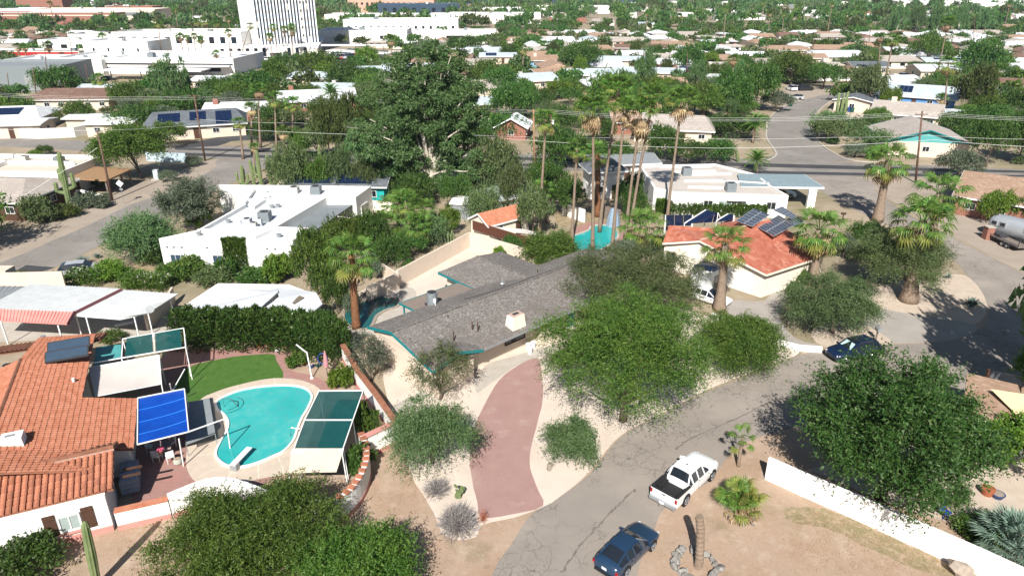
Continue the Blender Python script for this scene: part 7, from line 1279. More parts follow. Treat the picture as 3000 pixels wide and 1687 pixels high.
# left edge
H(25, 520, 14, 12, -5, 'tan shingle house with low hip roof at the left edge', rise=1.4, roof='shingle_tan', hip=4, wallm='wood_dark')
b_ = H(70, 472, 20, 11, -3, 'white flat roofed house with stepped parapets behind the saguaro', h=3.4, roof=None, wallm='white_wall')
for (x, y, sx, sy, h_) in ((0, 0, 19.6, 10.6, 3.05), ): pass
for (x, y, sx, sy) in ((0, 5.3, 20, .35), (0, -5.3, 20, .35), (-9.8, 0, .35, 10.4), (9.8, 0, .35, 10.4), (2, 1.0, 12, .3), (-3, -1.5, .3, 6)): b = MB(); b.box((x, y, 3.4 + .3), (sx, sy, .62)); b.obj('parapet', 'white_wall', b_)
b = MB(); b.box((0, 0, 3.41), (19.4, 10.2, .04)); b.obj('roof', mat('cream_roof', (.62, .55, .46)), b_); cooler(b_, (4.5, 2.5, 3.4), 1.2, 1.0); cooler(b_, (-2, 3.6, 3.4), 1.0, .8, 'unit_beige')
b = MB(); b.slab([(10, -4.5, 2.9), (16, -4.5, 2.6), (16, 2.5, 2.6), (10, 2.5, 2.9)], .2); b.obj('porch_roof', 'wood_tan', b_); b = MB(); [b.box((15.6, y, 1.25), (.25, .25, 2.5)) for y in (-4, 0, 2.2)]; b.obj('porch_post', 'wood_grey', b_)
outer_wall('garden_wall', [(132, 505), (205, 498), (262, 512)], 1.3, .25, 'low white wall in front of the white parapet house', 'white_wall'); outer_wall('garden_wall', [(-40, 345), (100, 349), (190, 345), (228, 336)], 2.0, .25, 'long white wall along the far left lots', 'white_wall')
outer_wall('garden_wall', [(370, 405), (470, 408)], 1.6, .25, 'pale blue painted wall beyond the spreading mesquite', mat('wall_paleblue', (.45, .55, .6)))
H(40, 318, 15, 12, 10, 'white roofed house with dark solar array at the left edge', roof='shingle_white', rise=1.6, hip=3, solar=[(-3, -1.2, 6, 2)])
H(55, 340, 11, 7, 8, 'small house with bright white flat roof behind the white wall', roof='white_roof', rise=.4)
H(205, 268, 20, 12, 3, 'dark brown shingle house left of the spreading trees', roof='shingle_brown', rise=1.8, hip=3)
H(300, 335, 9, 8, 3, 'white metal roofed carport building behind the wall', roof='metal_white', rise=.5)
H(240, 325, 9, 5, 0, 'white garden shed with flat roof', roof='white_roof', rise=.3, wins=False)
H(500, 335, 19, 12, 20, 'slate grey house with black solar arrays', roof='shingle_slate', rise=2.0, hip=2, solar=[(-7, -1.2, 4, 2), (-1, -1.0, 3, 2), (4, -1.2, 3, 3)])
H(620, 300, 16, 9, 8, 'grey white roofed house with red brick chimney and wall', roof='shingle_white', rise=1.2, wallm='brick_wall_red', chim=(-6, -1, 'brick_wall_red'))
H(800, 272, 18, 11, 18, 'pale roofed house with brick red gable left of the eucalyptus', roof='shingle_white', rise=1.8, wallm='brick_wall_red', chim=(-6, 2, 'brick_wall_red'), unit=(4, 2))
H(845, 245, 12, 9, -5, 'pale blue grey roofed house with rooftop coolers', roof='shingle_blue', rise=1.1, wallm='brick_wall_red', unit=(0, 0))
H(780, 215, 15, 10, -3, 'pale grey hip roofed house below the parking lot', roof='shingle_blue', rise=1.3, hip=4, unit=(0, 1, 'unit_grey'))
H(300, 258, 9, 8, 0, 'small white gabled house left of the corner pole', roof='shingle_white', rise=1.4)
H(255, 245, 8, 7, 0, 'small pale blue roofed house beside the palms', roof='shingle_blue', rise=.8)
H(560, 222, 14, 9, -4, 'low white roofed house under the parking lot', roof='white_roof', rise=.8)
# solar and turquoise house behind the adobe
t = H(868, 490, 14, 9, -2, 'house with sea green walls and blue solar roof behind the adobe house', roof='shingle_slate', rise=1.4, wallm='turquoise', solar=[(-6, -1.0, 5, 2), (0, -1.0, 5, 2)])
outer_wall('garden_wall', [(935, 535), (990, 540)], 1.8, .25, 'short cream wall at the adobe house corner', 'cream_light'); outer_wall('garden_wall', [(700, 478), (960, 492)], 1.6, .2, 'tan wall behind the adobe roof', 'cream_wall')
H(1182, 545, 4.5, 3.2, -10, 'small pale shed roof beside the tile roofed outbuilding', roof='metal_white', rise=.15, h=2.2, wins=False, wallm='metal_grey', name='shed', cat='shed', over=.15)
H(1258, 588, 6.5, 3.6, 40, 'little cream outbuilding with orange tile roof', roof='terracotta', rise=1.0, h=2.3, wallm='cream_light', name='outbuilding', cat='building', over=.3)
outer_wall('fence', [(1190, 600), (1300, 637), (1445, 672)], 2.4, .08, 'rust brown metal fence above the back yard wall', mat('rust', (.13, .05, .03), var=.3, scale=4), cat='fence', z0=1.2)
H(1268, 528, 6, 5, 35, 'grey roofed shed under the pepper tree', roof='shingle_blue', rise=.6, h=2.6, wallm='metal_white')
H(1515, 490, 5.0, 4.5, 10, 'little white tower house with pyramid roof among the palms', roof='shingle_slate', rise=1.5, hip=2.6, h=4.5, wallm='white_wall')
t = H(1560, 440, 10, 7, 10, 'grey roofed white house hidden behind palms', roof='metal_grey', rise=.6, wallm='white_wall')
outer_wall('garden_wall', [(1415, 540), (1470, 560)], 1.8, .25, 'white garden wall by the back lawn', 'white_wall'); outer_wall('fence', [(1510, 548), (1560, 560)], 1.8, .08, 'grey board fence behind the turquoise pool', 'wood_grey', cat='fence')
T = thing('covered_boat', G(1542, 568), R(20), 'grey blue tarpaulin cone covering something by the pool', 'tarpaulin'); b = MB(); b.tube([(0, 0, 0), (0, 0, 1.2), (0, 0, 2.2), (0, 0, 2.5)], [1.0, .8, .5, .12], 9); b.obj('cover', mat('cover_blue', (.25, .33, .42), rough=.6), T)
simple_thing('sail_canopy', G(1300, 620), 'white cloth sail stretched behind the brown fence', 'canopy', [('cloth', 'canvas', lambda b: b.add([(-3.5, 1.2, 2.2), (0, -.4, 1.9), (3.2, -2.4, 2.3), (1.2, .6, 2.0)], [(0, 1, 3), (1, 2, 3)]))] + [('pole', 'metal_white', (lambda p: lambda b: b.bar((p[0], p[1], 0), (p[0], p[1], p[2]), .06))(p)) for p in ((-3.5, 1.2, 2.2), (3.2, -2.4, 2.3))])
# centre and right mid distance
H(1180, 178, 15, 11, 12, 'tan roofed brown house right above the eucalyptus', roof='shingle_tan', rise=1.2, wallm='brick_wall_red')
H(1215, 240, 15, 10, 22, 'cream gabled house right of the eucalyptus', roof='shingle_tan', rise=1.5, unit=(4, 3))
H(1320, 222, 17, 11, 22, 'white roofed house with tall cooler right of the eucalyptus', roof='shingle_blue', rise=1.5, unit=(-1, 1))
H(1390, 205, 14, 10, 22, 'light brown roofed house behind the white roofed one', roof='shingle_lbrown', rise=1.3)
H(1180, 285, 12, 8, 15, 'dark red low house with grey roof under the eucalyptus', roof='shingle_blue', rise=1.0, wallm='brick_wall_red')
H(1292, 345, 6, 6, 80, 'small red brick gable house by the brown poles', roof='shingle_white', rise=1.6, wallm='brick_wall_red')
H(1255, 158, 14, 10, 0, 'pale roof house with small dark solar patch', roof='shingle_blue', rise=1.0, solar=[(-5, -1, 4, 2)])
H(1350, 168, 14, 10, 12, 'sky blue house with brown shingle roof', roof='shingle_lbrown', rise=1.3, wallm=mat('skyblue', (.22, .42, .62)), chim=(-1, -1, 'cream_wall'))
H(1520, 205, 26, 11, 8, 'long pale blue grey roof in the middle distance', roof='shingle_blue', rise=1.3)
H(1630, 200, 22, 11, -12, 'white roofed house with dark carport row', roof='shingle_blue', rise=1.0)
H(1690, 345, 15, 12, -12, 'tan hip roofed house behind the rightmost tall palm', roof='shingle_tan', rise=1.8, hip=2, unit=(-6, 3))
H(1590, 330, 9, 7, 0, 'brown tiled gable behind the palm heads', roof='shingle_lbrown', rise=1.5, wallm='brick_wall_red')
H(1610, 135, 22, 11, -5, 'brown roofed house in the middle distance', roof='shingle_brown', rise=1.2, wallm='brick_wall_red', chim=(-8, 0, 'brick_wall_red'))
H(1560, 168, 18, 10, -6, 'pale roof beside the conifer', roof='shingle_blue', rise=1.0)
H(1870, 155, 14, 10, -8, 'pale green grey roof by the long street', roof='shingle_white', rise=1.0)
H(1975, 140, 18, 11, -6, 'light brown hip roofed house beyond the street bend', roof='shingle_lbrown', rise=1.3, hip=3)
H(2000, 162, 20, 9, -2, 'brown roofed house with white porch beyond the street bend', roof='shingle_lbrown', rise=1.2, unit=(7, 2))
H(2090, 158, 20, 10, 4, 'long pale roofed house beyond the street bend', roof='shingle_white', rise=1.3)
H(2280, 143, 20, 9, -3, 'long cream house with grey white roof in the east', roof='shingle_white', rise=1.1)
H(2380, 172, 19, 9, -5, 'grey white roofed house with rows of panels', roof='shingle_blue', rise=1.0, solar=[(-6, -1, 9, 1)])
H(2360, 195, 17, 11, -3, 'cream gabled house with red car in its carport', roof='shingle_white', rise=1.4)
H(2175, 185, 12, 9, 0, 'white house front behind the round trees', roof='shingle_slate', rise=1.2)
H(2300, 262, 18, 13, -32, 'pale blue roofed house with bright blue gable and skylights', roof='shingle_blue', rise=2.2, wallm=mat('gable_blue', (.12, .3, .62)), solar=[(-4, -1.5, 3, 2)])
H(2275, 310, 13, 11, -30, 'cream gabled house with grey shingle roof and brick chimney', roof='shingle_tan', rise=1.9, chim=(-3, 0, 'cream_wall'))
t = H(2300, 375, 14, 14, 75, 'tan shingle house with teal gable beside the main road', roof='shingle_tan', rise=2.2, gablem=mat('teal_pale', (.10, .36, .36)), fascia='teal_paint')
H(2360, 312, 8, 6, -5, 'white flat roofed outbuilding beside the teal gabled house', roof='white_roof', rise=.3, wins=False); outer_wall('garden_wall', [(2330, 292), (2440, 305), (2470, 330)], 1.7, .25, 'cream wall behind the teal gabled house', 'cream_wall')
H(2145, 275, 9, 8, 60, 'dark solar covered carport roof by the blue bin', roof='shingle_slate', rise=.8)
H(2560, 530, 14, 15, -38, 'brown shingle house with chimney at the right edge', roof='shingle_lbrown', rise=1.8, wallm='brick_wall_red', chim=(3, 2, 'brick_wall_red'))
H(2540, 235, 20, 12, -20, 'brown roofed house at the right edge', roof='shingle_brown', rise=1.4)
H(2552, 172, 14, 10, -10, 'white roofed carport house at the right edge', roof='shingle_white', rise=.9)
H(1800, 300, 8, 6, 0, 'pale carport beside the street trees', roof='white_roof', rise=.3) if False else None
# lower right corner
T = thing('outbuilding', G(2500, 1090), R(-32), 'brown shingle shed roof at the lower right', 'building'); b = MB(); b.box((0, 0, 1.2), (4.4, 4.6, 2.4)); b.obj('wall', 'white_wall', T); b = MB(); b.slab([(-2.4, -2.6, 2.5), (2.6, -2.6, 2.5), (2.6, 2.6, 3.0), (-2.4, 2.6, 3.0)], .14); b.obj('roof', 'shingle_lbrown', T)
simple_thing('shade_sail', G(2576, 1080), 'yellow triangular shade sail at the right edge', 'shade sail', [('cloth', 'sail_yellow', lambda b: b.add([G(2492, 978, 3.2) - G(2576, 1080), G(2640, 1000, 3.0) - G(2576, 1080), G(2600, 1090, 2.8) - G(2576, 1080), G(2545, 1030, 2.85) - G(2576, 1080)], [(0, 1, 2, 3)])), ('pole', 'metal_grey', lambda b: b.bar((G(2640, 1000, 3.0) - G(2576, 1080)).to_2d().to_3d(), G(2640, 1000, 3.0) - G(2576, 1080), .1))])
simple_thing('plant_pot', G(2482, 1243), 'large brown clay pot with spiky green plant on the patio', 'plant pot', [('pot', 'pot_clay', lambda b: b.tube([(0, 0, 0), (0, 0, .5)], [.3, .42], 14)), ('plant', 'frond_green', lambda b: [b.add([(0, 0, .5), (.05, 0, .5), (math.cos(a) * .6, math.sin(a) * .6, .9 + .2 * math.sin(3 * a))], [(0, 1, 2)]) for a in [k * .42 for k in range(15)]])])
simple_thing('basin', G(2508, 1250), 'round blue bowl on the patio', 'bowl', [('bowl', 'pot_blue', lambda b: b.tube([(0, 0, 0), (0, 0, .3)], [.3, .42], 16)), ('filling', 'rock', lambda b: b.cyl((0, 0, .28), .34, .03, 14))])
simple_thing('garden_chair', G(2470, 1342), 'dark blue folding chair on the patio under the elm', 'chair', [('seat', 'plastic_blue', lambda b: b.box((0, 0, .42), (.5, .5, .05), .4)), ('backrest', 'plastic_blue', lambda b: b.box((-.1, .25, .7), (.5, .05, .5), .4)), ('leg', 'plastic_blue', lambda b: b.bar((-.25, -.25, 0), (.2, .25, .45), .04)), ('leg', 'plastic_blue', lambda b: b.bar((.25, -.2, 0), (-.15, .25, .45), .04))]) if False else simple_thing('garden_chair', G(2375, 1300), 'dark blue folding chair on the patio at the edge of the elm shade', 'chair', [('seat', 'plastic_blue', lambda b: b.box((0, 0, .42), (.5, .5, .05), .4)), ('backrest', 'plastic_blue', lambda b: b.box((-.1, .25, .7), (.5, .05, .5), .4)), ('leg', 'plastic_blue', lambda b: b.bar((-.25, -.25, 0), (.2, .25, .45), .04)), ('leg', 'plastic_blue', lambda b: b.bar((.25, -.2, 0), (-.15, .25, .45), .04))])
tree(2400, 1290, 50, 1215, 'wisp', 'thin young tree in the stone ring on the patio')
# ================================================================ the tower and its podium
def tower():
    q1 = PT(651, 116, 318); zb = q1.z; p0, p1, p2 = G(596, 111, zb), q1, G(800, 109, zb); O = Vector((p1.x, p1.y, 0)); d = (p2 - p1); d.z = 0; Wd = d.length; d.normalize(); n = Vector((-d.y, d.x, 0)); Dp = (p0 - p1).length; yw = math.atan2(d.y, d.x); Hh = 56
    T = thing('office_tower', O, yw, 'white high rise office tower with vertical fins and dark glass', 'building'); b = MB(); b.box((Wd / 2, Dp / 2, Hh / 2), (Wd, Dp, Hh)); b.obj('core', 'glass_dark', T); nb = 19; st = Wd / nb
    m = mat('tower_white', (.86, .85, .83), var=.03); b = MB(); b.box((0, 0, (Hh - zb) / 2), (.56, .3, Hh - zb)); fo = b.obj('fin', m, T, loc=(0, -.2, zb)); fo.location.x = 0
    for k in range(1, nb + 1): link('fin', fo.data, T, (k * st, -.2, zb))
    # windows: one pane per bay and storey
    wn = MB(); wn.box((0, 0, 0), (st - .56, .1, 2.5)); wp = wn.obj('window', 'glass_blue', T); wd = wp.data; bpy.data.objects.remove(wp); bl = MB(); bl.box((0, 0, 0), (st - .56, .12, 2.5)); bp_ = bl.obj('blind', 'unit_beige', T); bd = bp_.data; bpy.data.objects.remove(bp_)
    for k in range(nb):
        for f in range(11):
            z = zb + 3.4 * f + 1.75
            if z > 40: continue
            bb = (k == 14) or rnd.random() < .05; link('blind' if bb else 'window', bd if bb else wd, T, ((k + .5) * st, -.08, z))
    r = MB()
    for f in range(13): r.box((Wd / 2, -.12, zb + 3.4 * f), (Wd, .1, .22))
    r.obj('spandrel', 'metal_dark', T)
    L2 = (p0 - p1).length; sd = MB(); sd.box((-.25, Dp / 2, (Hh + zb) / 2), (.5, Dp, Hh - zb)); sd.obj('side_wall', m, T); rb = MB(); rb.box((0, 0, (Hh - zb) / 2), (.35, .35, Hh - zb)); ro = rb.obj('side_rib', m, T, loc=(-.6, .6, zb))
    for k in range(1, 24): link('side_rib', ro.data, T, (-.6, .6 + k * 1.0, zb))
    # podium
    A, B2 = G(543, 148), G(800, 143); O = Vector((A.x, A.y, 0)); d = (B2 - A).normalized(); L_ = (B2 - A).length; P = thing('podium', O, math.atan2(d.y, d.x), 'long white two storey podium with tall dark windows under the tower', 'building'); b = MB(); b.box((L_ / 2, 30, zb / 2), (L_, 60, zb)); b.obj('wall', mat('podium_white', (.78, .74, .68)), P); b = MB(); b.box((L_ / 2, 29.9, zb), (L_ + .8, 60, .5)); b.obj('roof_edge', m, P)
    wn = MB(); wn.box((0, 0, 0), (1.3, .2, 3.2)); wo = wn.obj('window', 'glass_dark', P, loc=(0, 0, 0)); wd = wo.data; bpy.data.objects.remove(wo)
    for k in range(34):
        x = 3 + k * 3.3
        if x < L_ - 2 and not (L_ * .5 < x < L_ * .68): link('window', wd, P, (x, -.05, 2.2))
    b = MB(); b.box((L_ * .6, -3, zb - 1), (L_ * .17, 6, .5)); b.obj('canopy', m, P); b = MB(); [b.box((L_ * .6 + s_ * L_ * .07, -5.4, zb / 2 - .6), (1, .6, zb - 1.3)) for s_ in (-1, 1)]; b.obj('canopy_pillar', m, P); cooler(P, (8, 12, zb + .2), 2.5, 1.6)
    HS.append((O.x + d.x * L_ * .25, O.y + 15, 32)); HS.append((O.x + d.x * L_ * .75, O.y + 15, 32)); HS.append((T.location.x + 15, T.location.y + 12, 32))
tower()
def block(u, v, L, W, yaw, h, label, wallm='white_wall', windows=0, roofm='white_roof', wz=None, stripe=None, units=3, wsize=(1.6, 1.6)):
    """commercial building; (u, v) is the middle of the foot of its front"""
    B = G(u, v); T = thing('commercial_building', B, R(yaw), label, 'building'); b = MB(); b.box((0, W / 2, h / 2), (L, W, h)); b.obj('wall', wallm, T); p = MB()
    for (x, y, sx, sy) in ((0, .2, L + .1, .4), (0, W - .2, L + .1, .4), (-L / 2 + .2, W / 2, .4, W - .82), (L / 2 - .2, W / 2, .4, W - .82)): p.box((x, y, h + .35), (sx, sy, .7))
    p.obj('parapet', wallm, T); b = MB(); b.box((0, W / 2, h + .03), (L - .9, W - .9, .05)); b.obj('roof', roofm, T)
    for k in range(windows): x = -L / 2 + L * (k + .7) / (windows + .4); w_ = MB(); w_.box((x, -.02, wz or h * .55), (wsize[0], .12, wsize[1])); w_.obj('window', 'glass_dark', T)
    if stripe: s_ = MB(); s_.box((0, -.06, stripe[0]), (L * .99, .16, stripe[1])); s_.obj('band', stripe[2], T)
    for k in range(units): cooler(T, (rnd.uniform(-L * .4, L * .4), rnd.uniform(W * .25, W * .8), h), rnd.uniform(1.5, 2.6), rnd.uniform(1, 1.6), rnd.choice(['unit_grey', 'unit_beige', 'metal_white']))
    d = Vector((math.cos(R(yaw)), math.sin(R(yaw)), 0)); n = Vector((-d.y, d.x, 0)); k_ = max(1, int(L / W + .5))
    for i in range(k_): q = B + d * (-L / 2 + L * (i + .5) / k_) + n * W / 2; HS.append((q.x, q.y, max(W, L / k_) * .62))
    return T
block(470, 140, 50, 14, -3, 9, 'white office block with a row of ten dark windows left of the tower', windows=10, wz=6.2, wsize=(2.2, 2.6))
block(365, 187, 64, 26, -4, 4.6, 'long low white store with dark roof bands', 'white_wall', 5, stripe=(3.4, .5, 'metal_dark'), wz=1.6, wsize=(7, 1.2), units=2)
block(300, 165, 26, 16, -6, 8.0, 'raised white cube of the long low store', 'white_wall', 4, wz=5.6, wsize=(.8, 1.2)); block(140, 188, 34, 18, -2, 4.2, 'white flat roofed store next to the warehouse', 'white_wall', 0)
T = block(20, 232, 34, 18, 6, 6.6, 'grey steel warehouse at the left edge', 'unit_grey', 0, 'metal_grey', units=0); b = MB(); b.box((9, -.1, 2.4), (7, .12, 4.2)); b.obj('roller_door', 'metal_grey', T); b = MB(); b.box((-5, -.25, 4.4), (5, .4, 4.8)); b.obj('green_cladding', mat('lime', (.2, .62, .02)), T)
block(65, 158, 44, 12, -1, 3.6, 'low shop with red awning roof and palms in front', 'cream_light', 6, 'unit_grey', wz=1.4, wsize=(2.2, 1.8), stripe=(3.3, 1.3, 'red_paint'), units=2)
block(205, 143, 34, 14, 0, 6.0, 'white shop front with tall dark doorways', 'white_wall', 5, wz=2.8, wsize=(2.6, 4.2)); block(300, 128, 44, 14, 0, 6.5, 'pale commercial building with dark overhanging roof', 'white_wall', 3, 'metal_dark'); block(345, 118, 30, 16, 4, 5.5, 'low grey roofed building beside the white office block', 'unit_grey', 0, 'unit_grey')
block(520, 110, 50, 16, 2, 5.5, 'grey building with arched doorway and pale wings', 'cream_light', 4, wz=2.2); block(60, 62, 130, 30, 0, 7, 'long red brick school building on the left skyline', 'brick_wall_red', 0, 'white_roof', units=1, stripe=(6, .8, 'cream_wall')); block(105, 55, 62, 24, 0, 8.5, 'bright white metal hall in front of the brick school', 'white_wall', 0, units=0); block(105, 34, 44, 18, 0, 15, 'brick stage tower of the school', 'brick_wall_red', 0, units=1)
block(240, 58, 95, 24, -2, 9, 'school wing with blue grey bands and brick ends', 'cream_wall', 0, stripe=(6.2, 2.2, 'unit_grey')); block(330, 48, 40, 18, -4, 9, 'curved roof brick hall among trees', 'brick_wall_red', 0)
block(1010, 90, 66, 20, 2, 8, 'long white and pink shop building with small square windows', 'white_wall', 15, wz=4.4, wsize=(1.4, 1.6)); block(915, 112, 44, 24, 2, 6, 'white store right of the tower', 'white_wall', 2); block(985, 36, 80, 22, 1, 13, 'salmon pink hotel with rows of windows', mat('salmon', (.62, .36, .27)), 16, wz=9, wsize=(2, 2)); block(1055, 44, 70, 22, 1, 10, 'office with blue glass front and dark red trim', 'glass_blue', 8, wz=5, wsize=(3, 5)); block(975, 62, 90, 24, 0, 6, 'wide white roof in front of the salmon hotel', 'white_wall', 0)
block(1240, 60, 70, 30, -2, 6, 'white industrial roofs north east of the eucalyptus', 'white_wall', 0); block(1300, 42, 60, 24, -3, 6, 'pale industrial roof with blue end', 'white_wall', 0, stripe=(3, 2, 'unit_grey')); block(1225, 12, 55, 30, -2, 34, 'distant striped office slab on the skyline', 'glass_blue', 0, stripe=(20, .5, 'white_wall')); block(1145, 108, 42, 16, 0, 5, 'white roofs behind the green trees right of the eucalyptus', 'white_wall', 1, wsize=(9, 1.4)); block(1500, 14, 110, 30, -1, 9, 'wide dark blue roofed building near the horizon', 'glass_blue', 0, 'glass_blue'); block(1440, 35, 70, 22, -2, 6, 'white long building in the distance', 'white_wall', 0); block(2430, 22, 150, 26, -4, 7, 'row of white stores on the far right', 'white_wall', 0); block(2540, 30, 60, 26, -4, 7, 'white store at the right end of the far row', 'white_wall', 0)
# carpark: shade roofs and rows of cars
sheet('parking_lot', [(540, 160), (560, 150), (800, 146), (960, 128), (985, 150), (900, 162), (880, 180), (640, 172), (560, 178)], .03, 'asphalt_dark', 0); sheet('parking_lot', [(160, 150), (540, 128), (545, 120), (560, 118), (555, 112), (300, 135), (150, 142)], .03, 'asphalt_mid', 0); sheet('commercial_street', [(-80, 176), (60, 165), (180, 158), (245, 146), (262, 138), (300, 143), (250, 152), (170, 166), (0, 182), (-80, 190)], .036, 'asphalt_mid', 2)
sheet('side_lot', [(470, 196), (545, 166), (640, 172), (660, 186), (560, 192), (510, 205)], .034, 'asphalt_mid', 0)
for (u, v, L_, W_, yw, lab) in ((860, 132, 42, 6, 0, 'white parking shade roof right of the podium'), (905, 150, 30, 6, -28, 'slanting white parking shade roof'), (395, 200, 34, 7, -4, 'flat white canopy roof beside the long store'), (500, 190, 22, 6, 8, 'dark edged parking canopy by the side lot')):
    T = thing('parking_canopy', G(u, v), R(yw), lab, 'canopy'); b = MB(); b.box((0, 0, 3.0), (L_, W_, .3)); b.obj('roof', 'metal_white', T)
    for x in (-.45, -.15, .15, .45): b = MB(); b.box((x * L_, 0, 1.45), (.25, .25, 2.85)); b.obj('post', 'metal_grey', T)
PC = ['white', 'silver', 'black', 'navy', 'red', 'slate', 'white', 'silver']; cols = {'slate': 'dark blue', 'navy': 'navy'}
n_ = 0
for (u0, v0, u1, v1, n, yw) in ((600, 157, 690, 153, 11, 92), (612, 166, 690, 162, 10, 92), (745, 150, 800, 148, 7, 92), (828, 142, 905, 138, 9, 92), (835, 150, 870, 149, 5, 92), (910, 155, 975, 151, 8, 92), (880, 168, 930, 165, 6, 92), (880, 176, 925, 174, 5, 92), (560, 160, 590, 158, 3, 5), (840, 134, 900, 131, 7, 92), (400, 206, 430, 204, 3, 4)):
    for k in range(n):
        c_ = rnd.choice(PC); q = G(u0, v0).lerp(G(u1, v1), (k + rnd.uniform(-.1, .1)) / max(1, n - 1)); farcar(0, 0, yw + rnd.uniform(-4, 4), c_, rnd.choice(['sedan', 'suv', 'suv', 'sedan', 'pickup']), cols.get(c_, c_) + ' car in the parking rows below the office tower', 'cars parked below the office tower', world=q); n_ += 1
# palms in the distance
PF = [(607, 152, 629, 66, 22, 'tall thin palm before the white tower side'), (688, 158, 679, 95, 26, 'palm at the left foot of the tower glass'), (700, 145, 688, 70, 24, 'palm crossing the lower tower glass'), (712, 140, 715, 76, 24, 'palm left of the pair before the glass'), (721, 138, 734, 70, 24, 'palm with the longest trunk before the glass'), (738, 148, 735, 80, 26, 'palm at the podium canopy'), (985, 158, 984, 102, 34, 'stout palm with tan skirt right of the parking lot'), (547, 185, 544, 137, 24, 'palm at the left end of the podium'), (584, 178, 575, 84, 24, 'tall palm before the podium corner'), (410, 160, 398, 60, 26, 'tall palm left of the office block'), (468, 165, 453, 95, 26, 'first palm in front of the ten windows'), (480, 165, 470, 98, 22, 'second palm in front of the ten windows'), (515, 165, 504, 100, 26, 'third palm in front of the ten windows'), (496, 165, 488, 92, 20, 'thin palm in front of the ten windows'), (538, 110, 515, 55, 28, 'palm behind the arched grey building'), (555, 118, 545, 60, 24, 'palm right of the arched grey building'), (525, 95, 498, 55, 24, 'palm over the pale wings'), (53, 163, 44, 120, 26, 'left palm by the red awning'), (70, 163, 62, 120, 26, 'second palm by the red awning'), (130, 163, 121, 118, 32, 'third palm right of the red awning'), (265, 140, 258, 95, 26, 'palm left of the white shop'), (258, 245, 247, 200, 42, 'golden green palm beside the dark round tree'), (110, 75, 98, 52, 20, 'palm in front of the white hall'), (612, 400, 602, 310, 40, 'palm left of the street corner'), (635, 390, 633, 275, 44, 'palm with long skirt at the corner'), (656, 372, 650, 230, 48, 'tallest palm of the corner row'), (698, 400, 692, 250, 52, 'palm with heavy tan skirt in the corner row'), (740, 375, 736, 262, 50, 'rightmost palm of the corner row'), (716, 405, 714, 335, 44, 'short palm in the corner row'), (641, 438, 640, 372, 30, 'small dark palm by the saguaros'), (1893, 360, 1900, 315, 58, 'date like palm beside the north street'), (1905, 432, 1903, 408, 62, 'low pinnate palm at the road behind the white house'), (2206, 200, 2215, 95, 28, 'tall leaning palm behind the round trees'), (2355, 200, 2384, 62, 46, 'very tall leaning palm above the pale roofs'), (2620, 300, 2635, 165, 60, 'x'), (2613, 290, 2619, 250, 36, 'y'), (1540, 170, 1542, 160, 22, 'palm by the long roof'), (838, 290, 832, 238, 52, 'dark date palm before the pale gabled house'), (808, 300, 808, 270, 36, 'small palm before the brick gable'), (1240, 205, 1243, 180, 26, 'palm by the solar patch house')]
for (xb, yb, xt, yt, wd, lab) in PF:
    if xb > 2600: xb -= 250; xt -= 250; yb += 5; lab = {'x': 'tall palm over the brown roof on the right', 'y': 'small golden palm beside the brown roof on the right'}[lab]
    palm(xb, yb, xt, yt, wd * 1.15, lab, .2, detail=False, i=rnd.randrange(1, 3), kind='pin' if 'date' in lab or 'pinnate' in lab else 'fan')
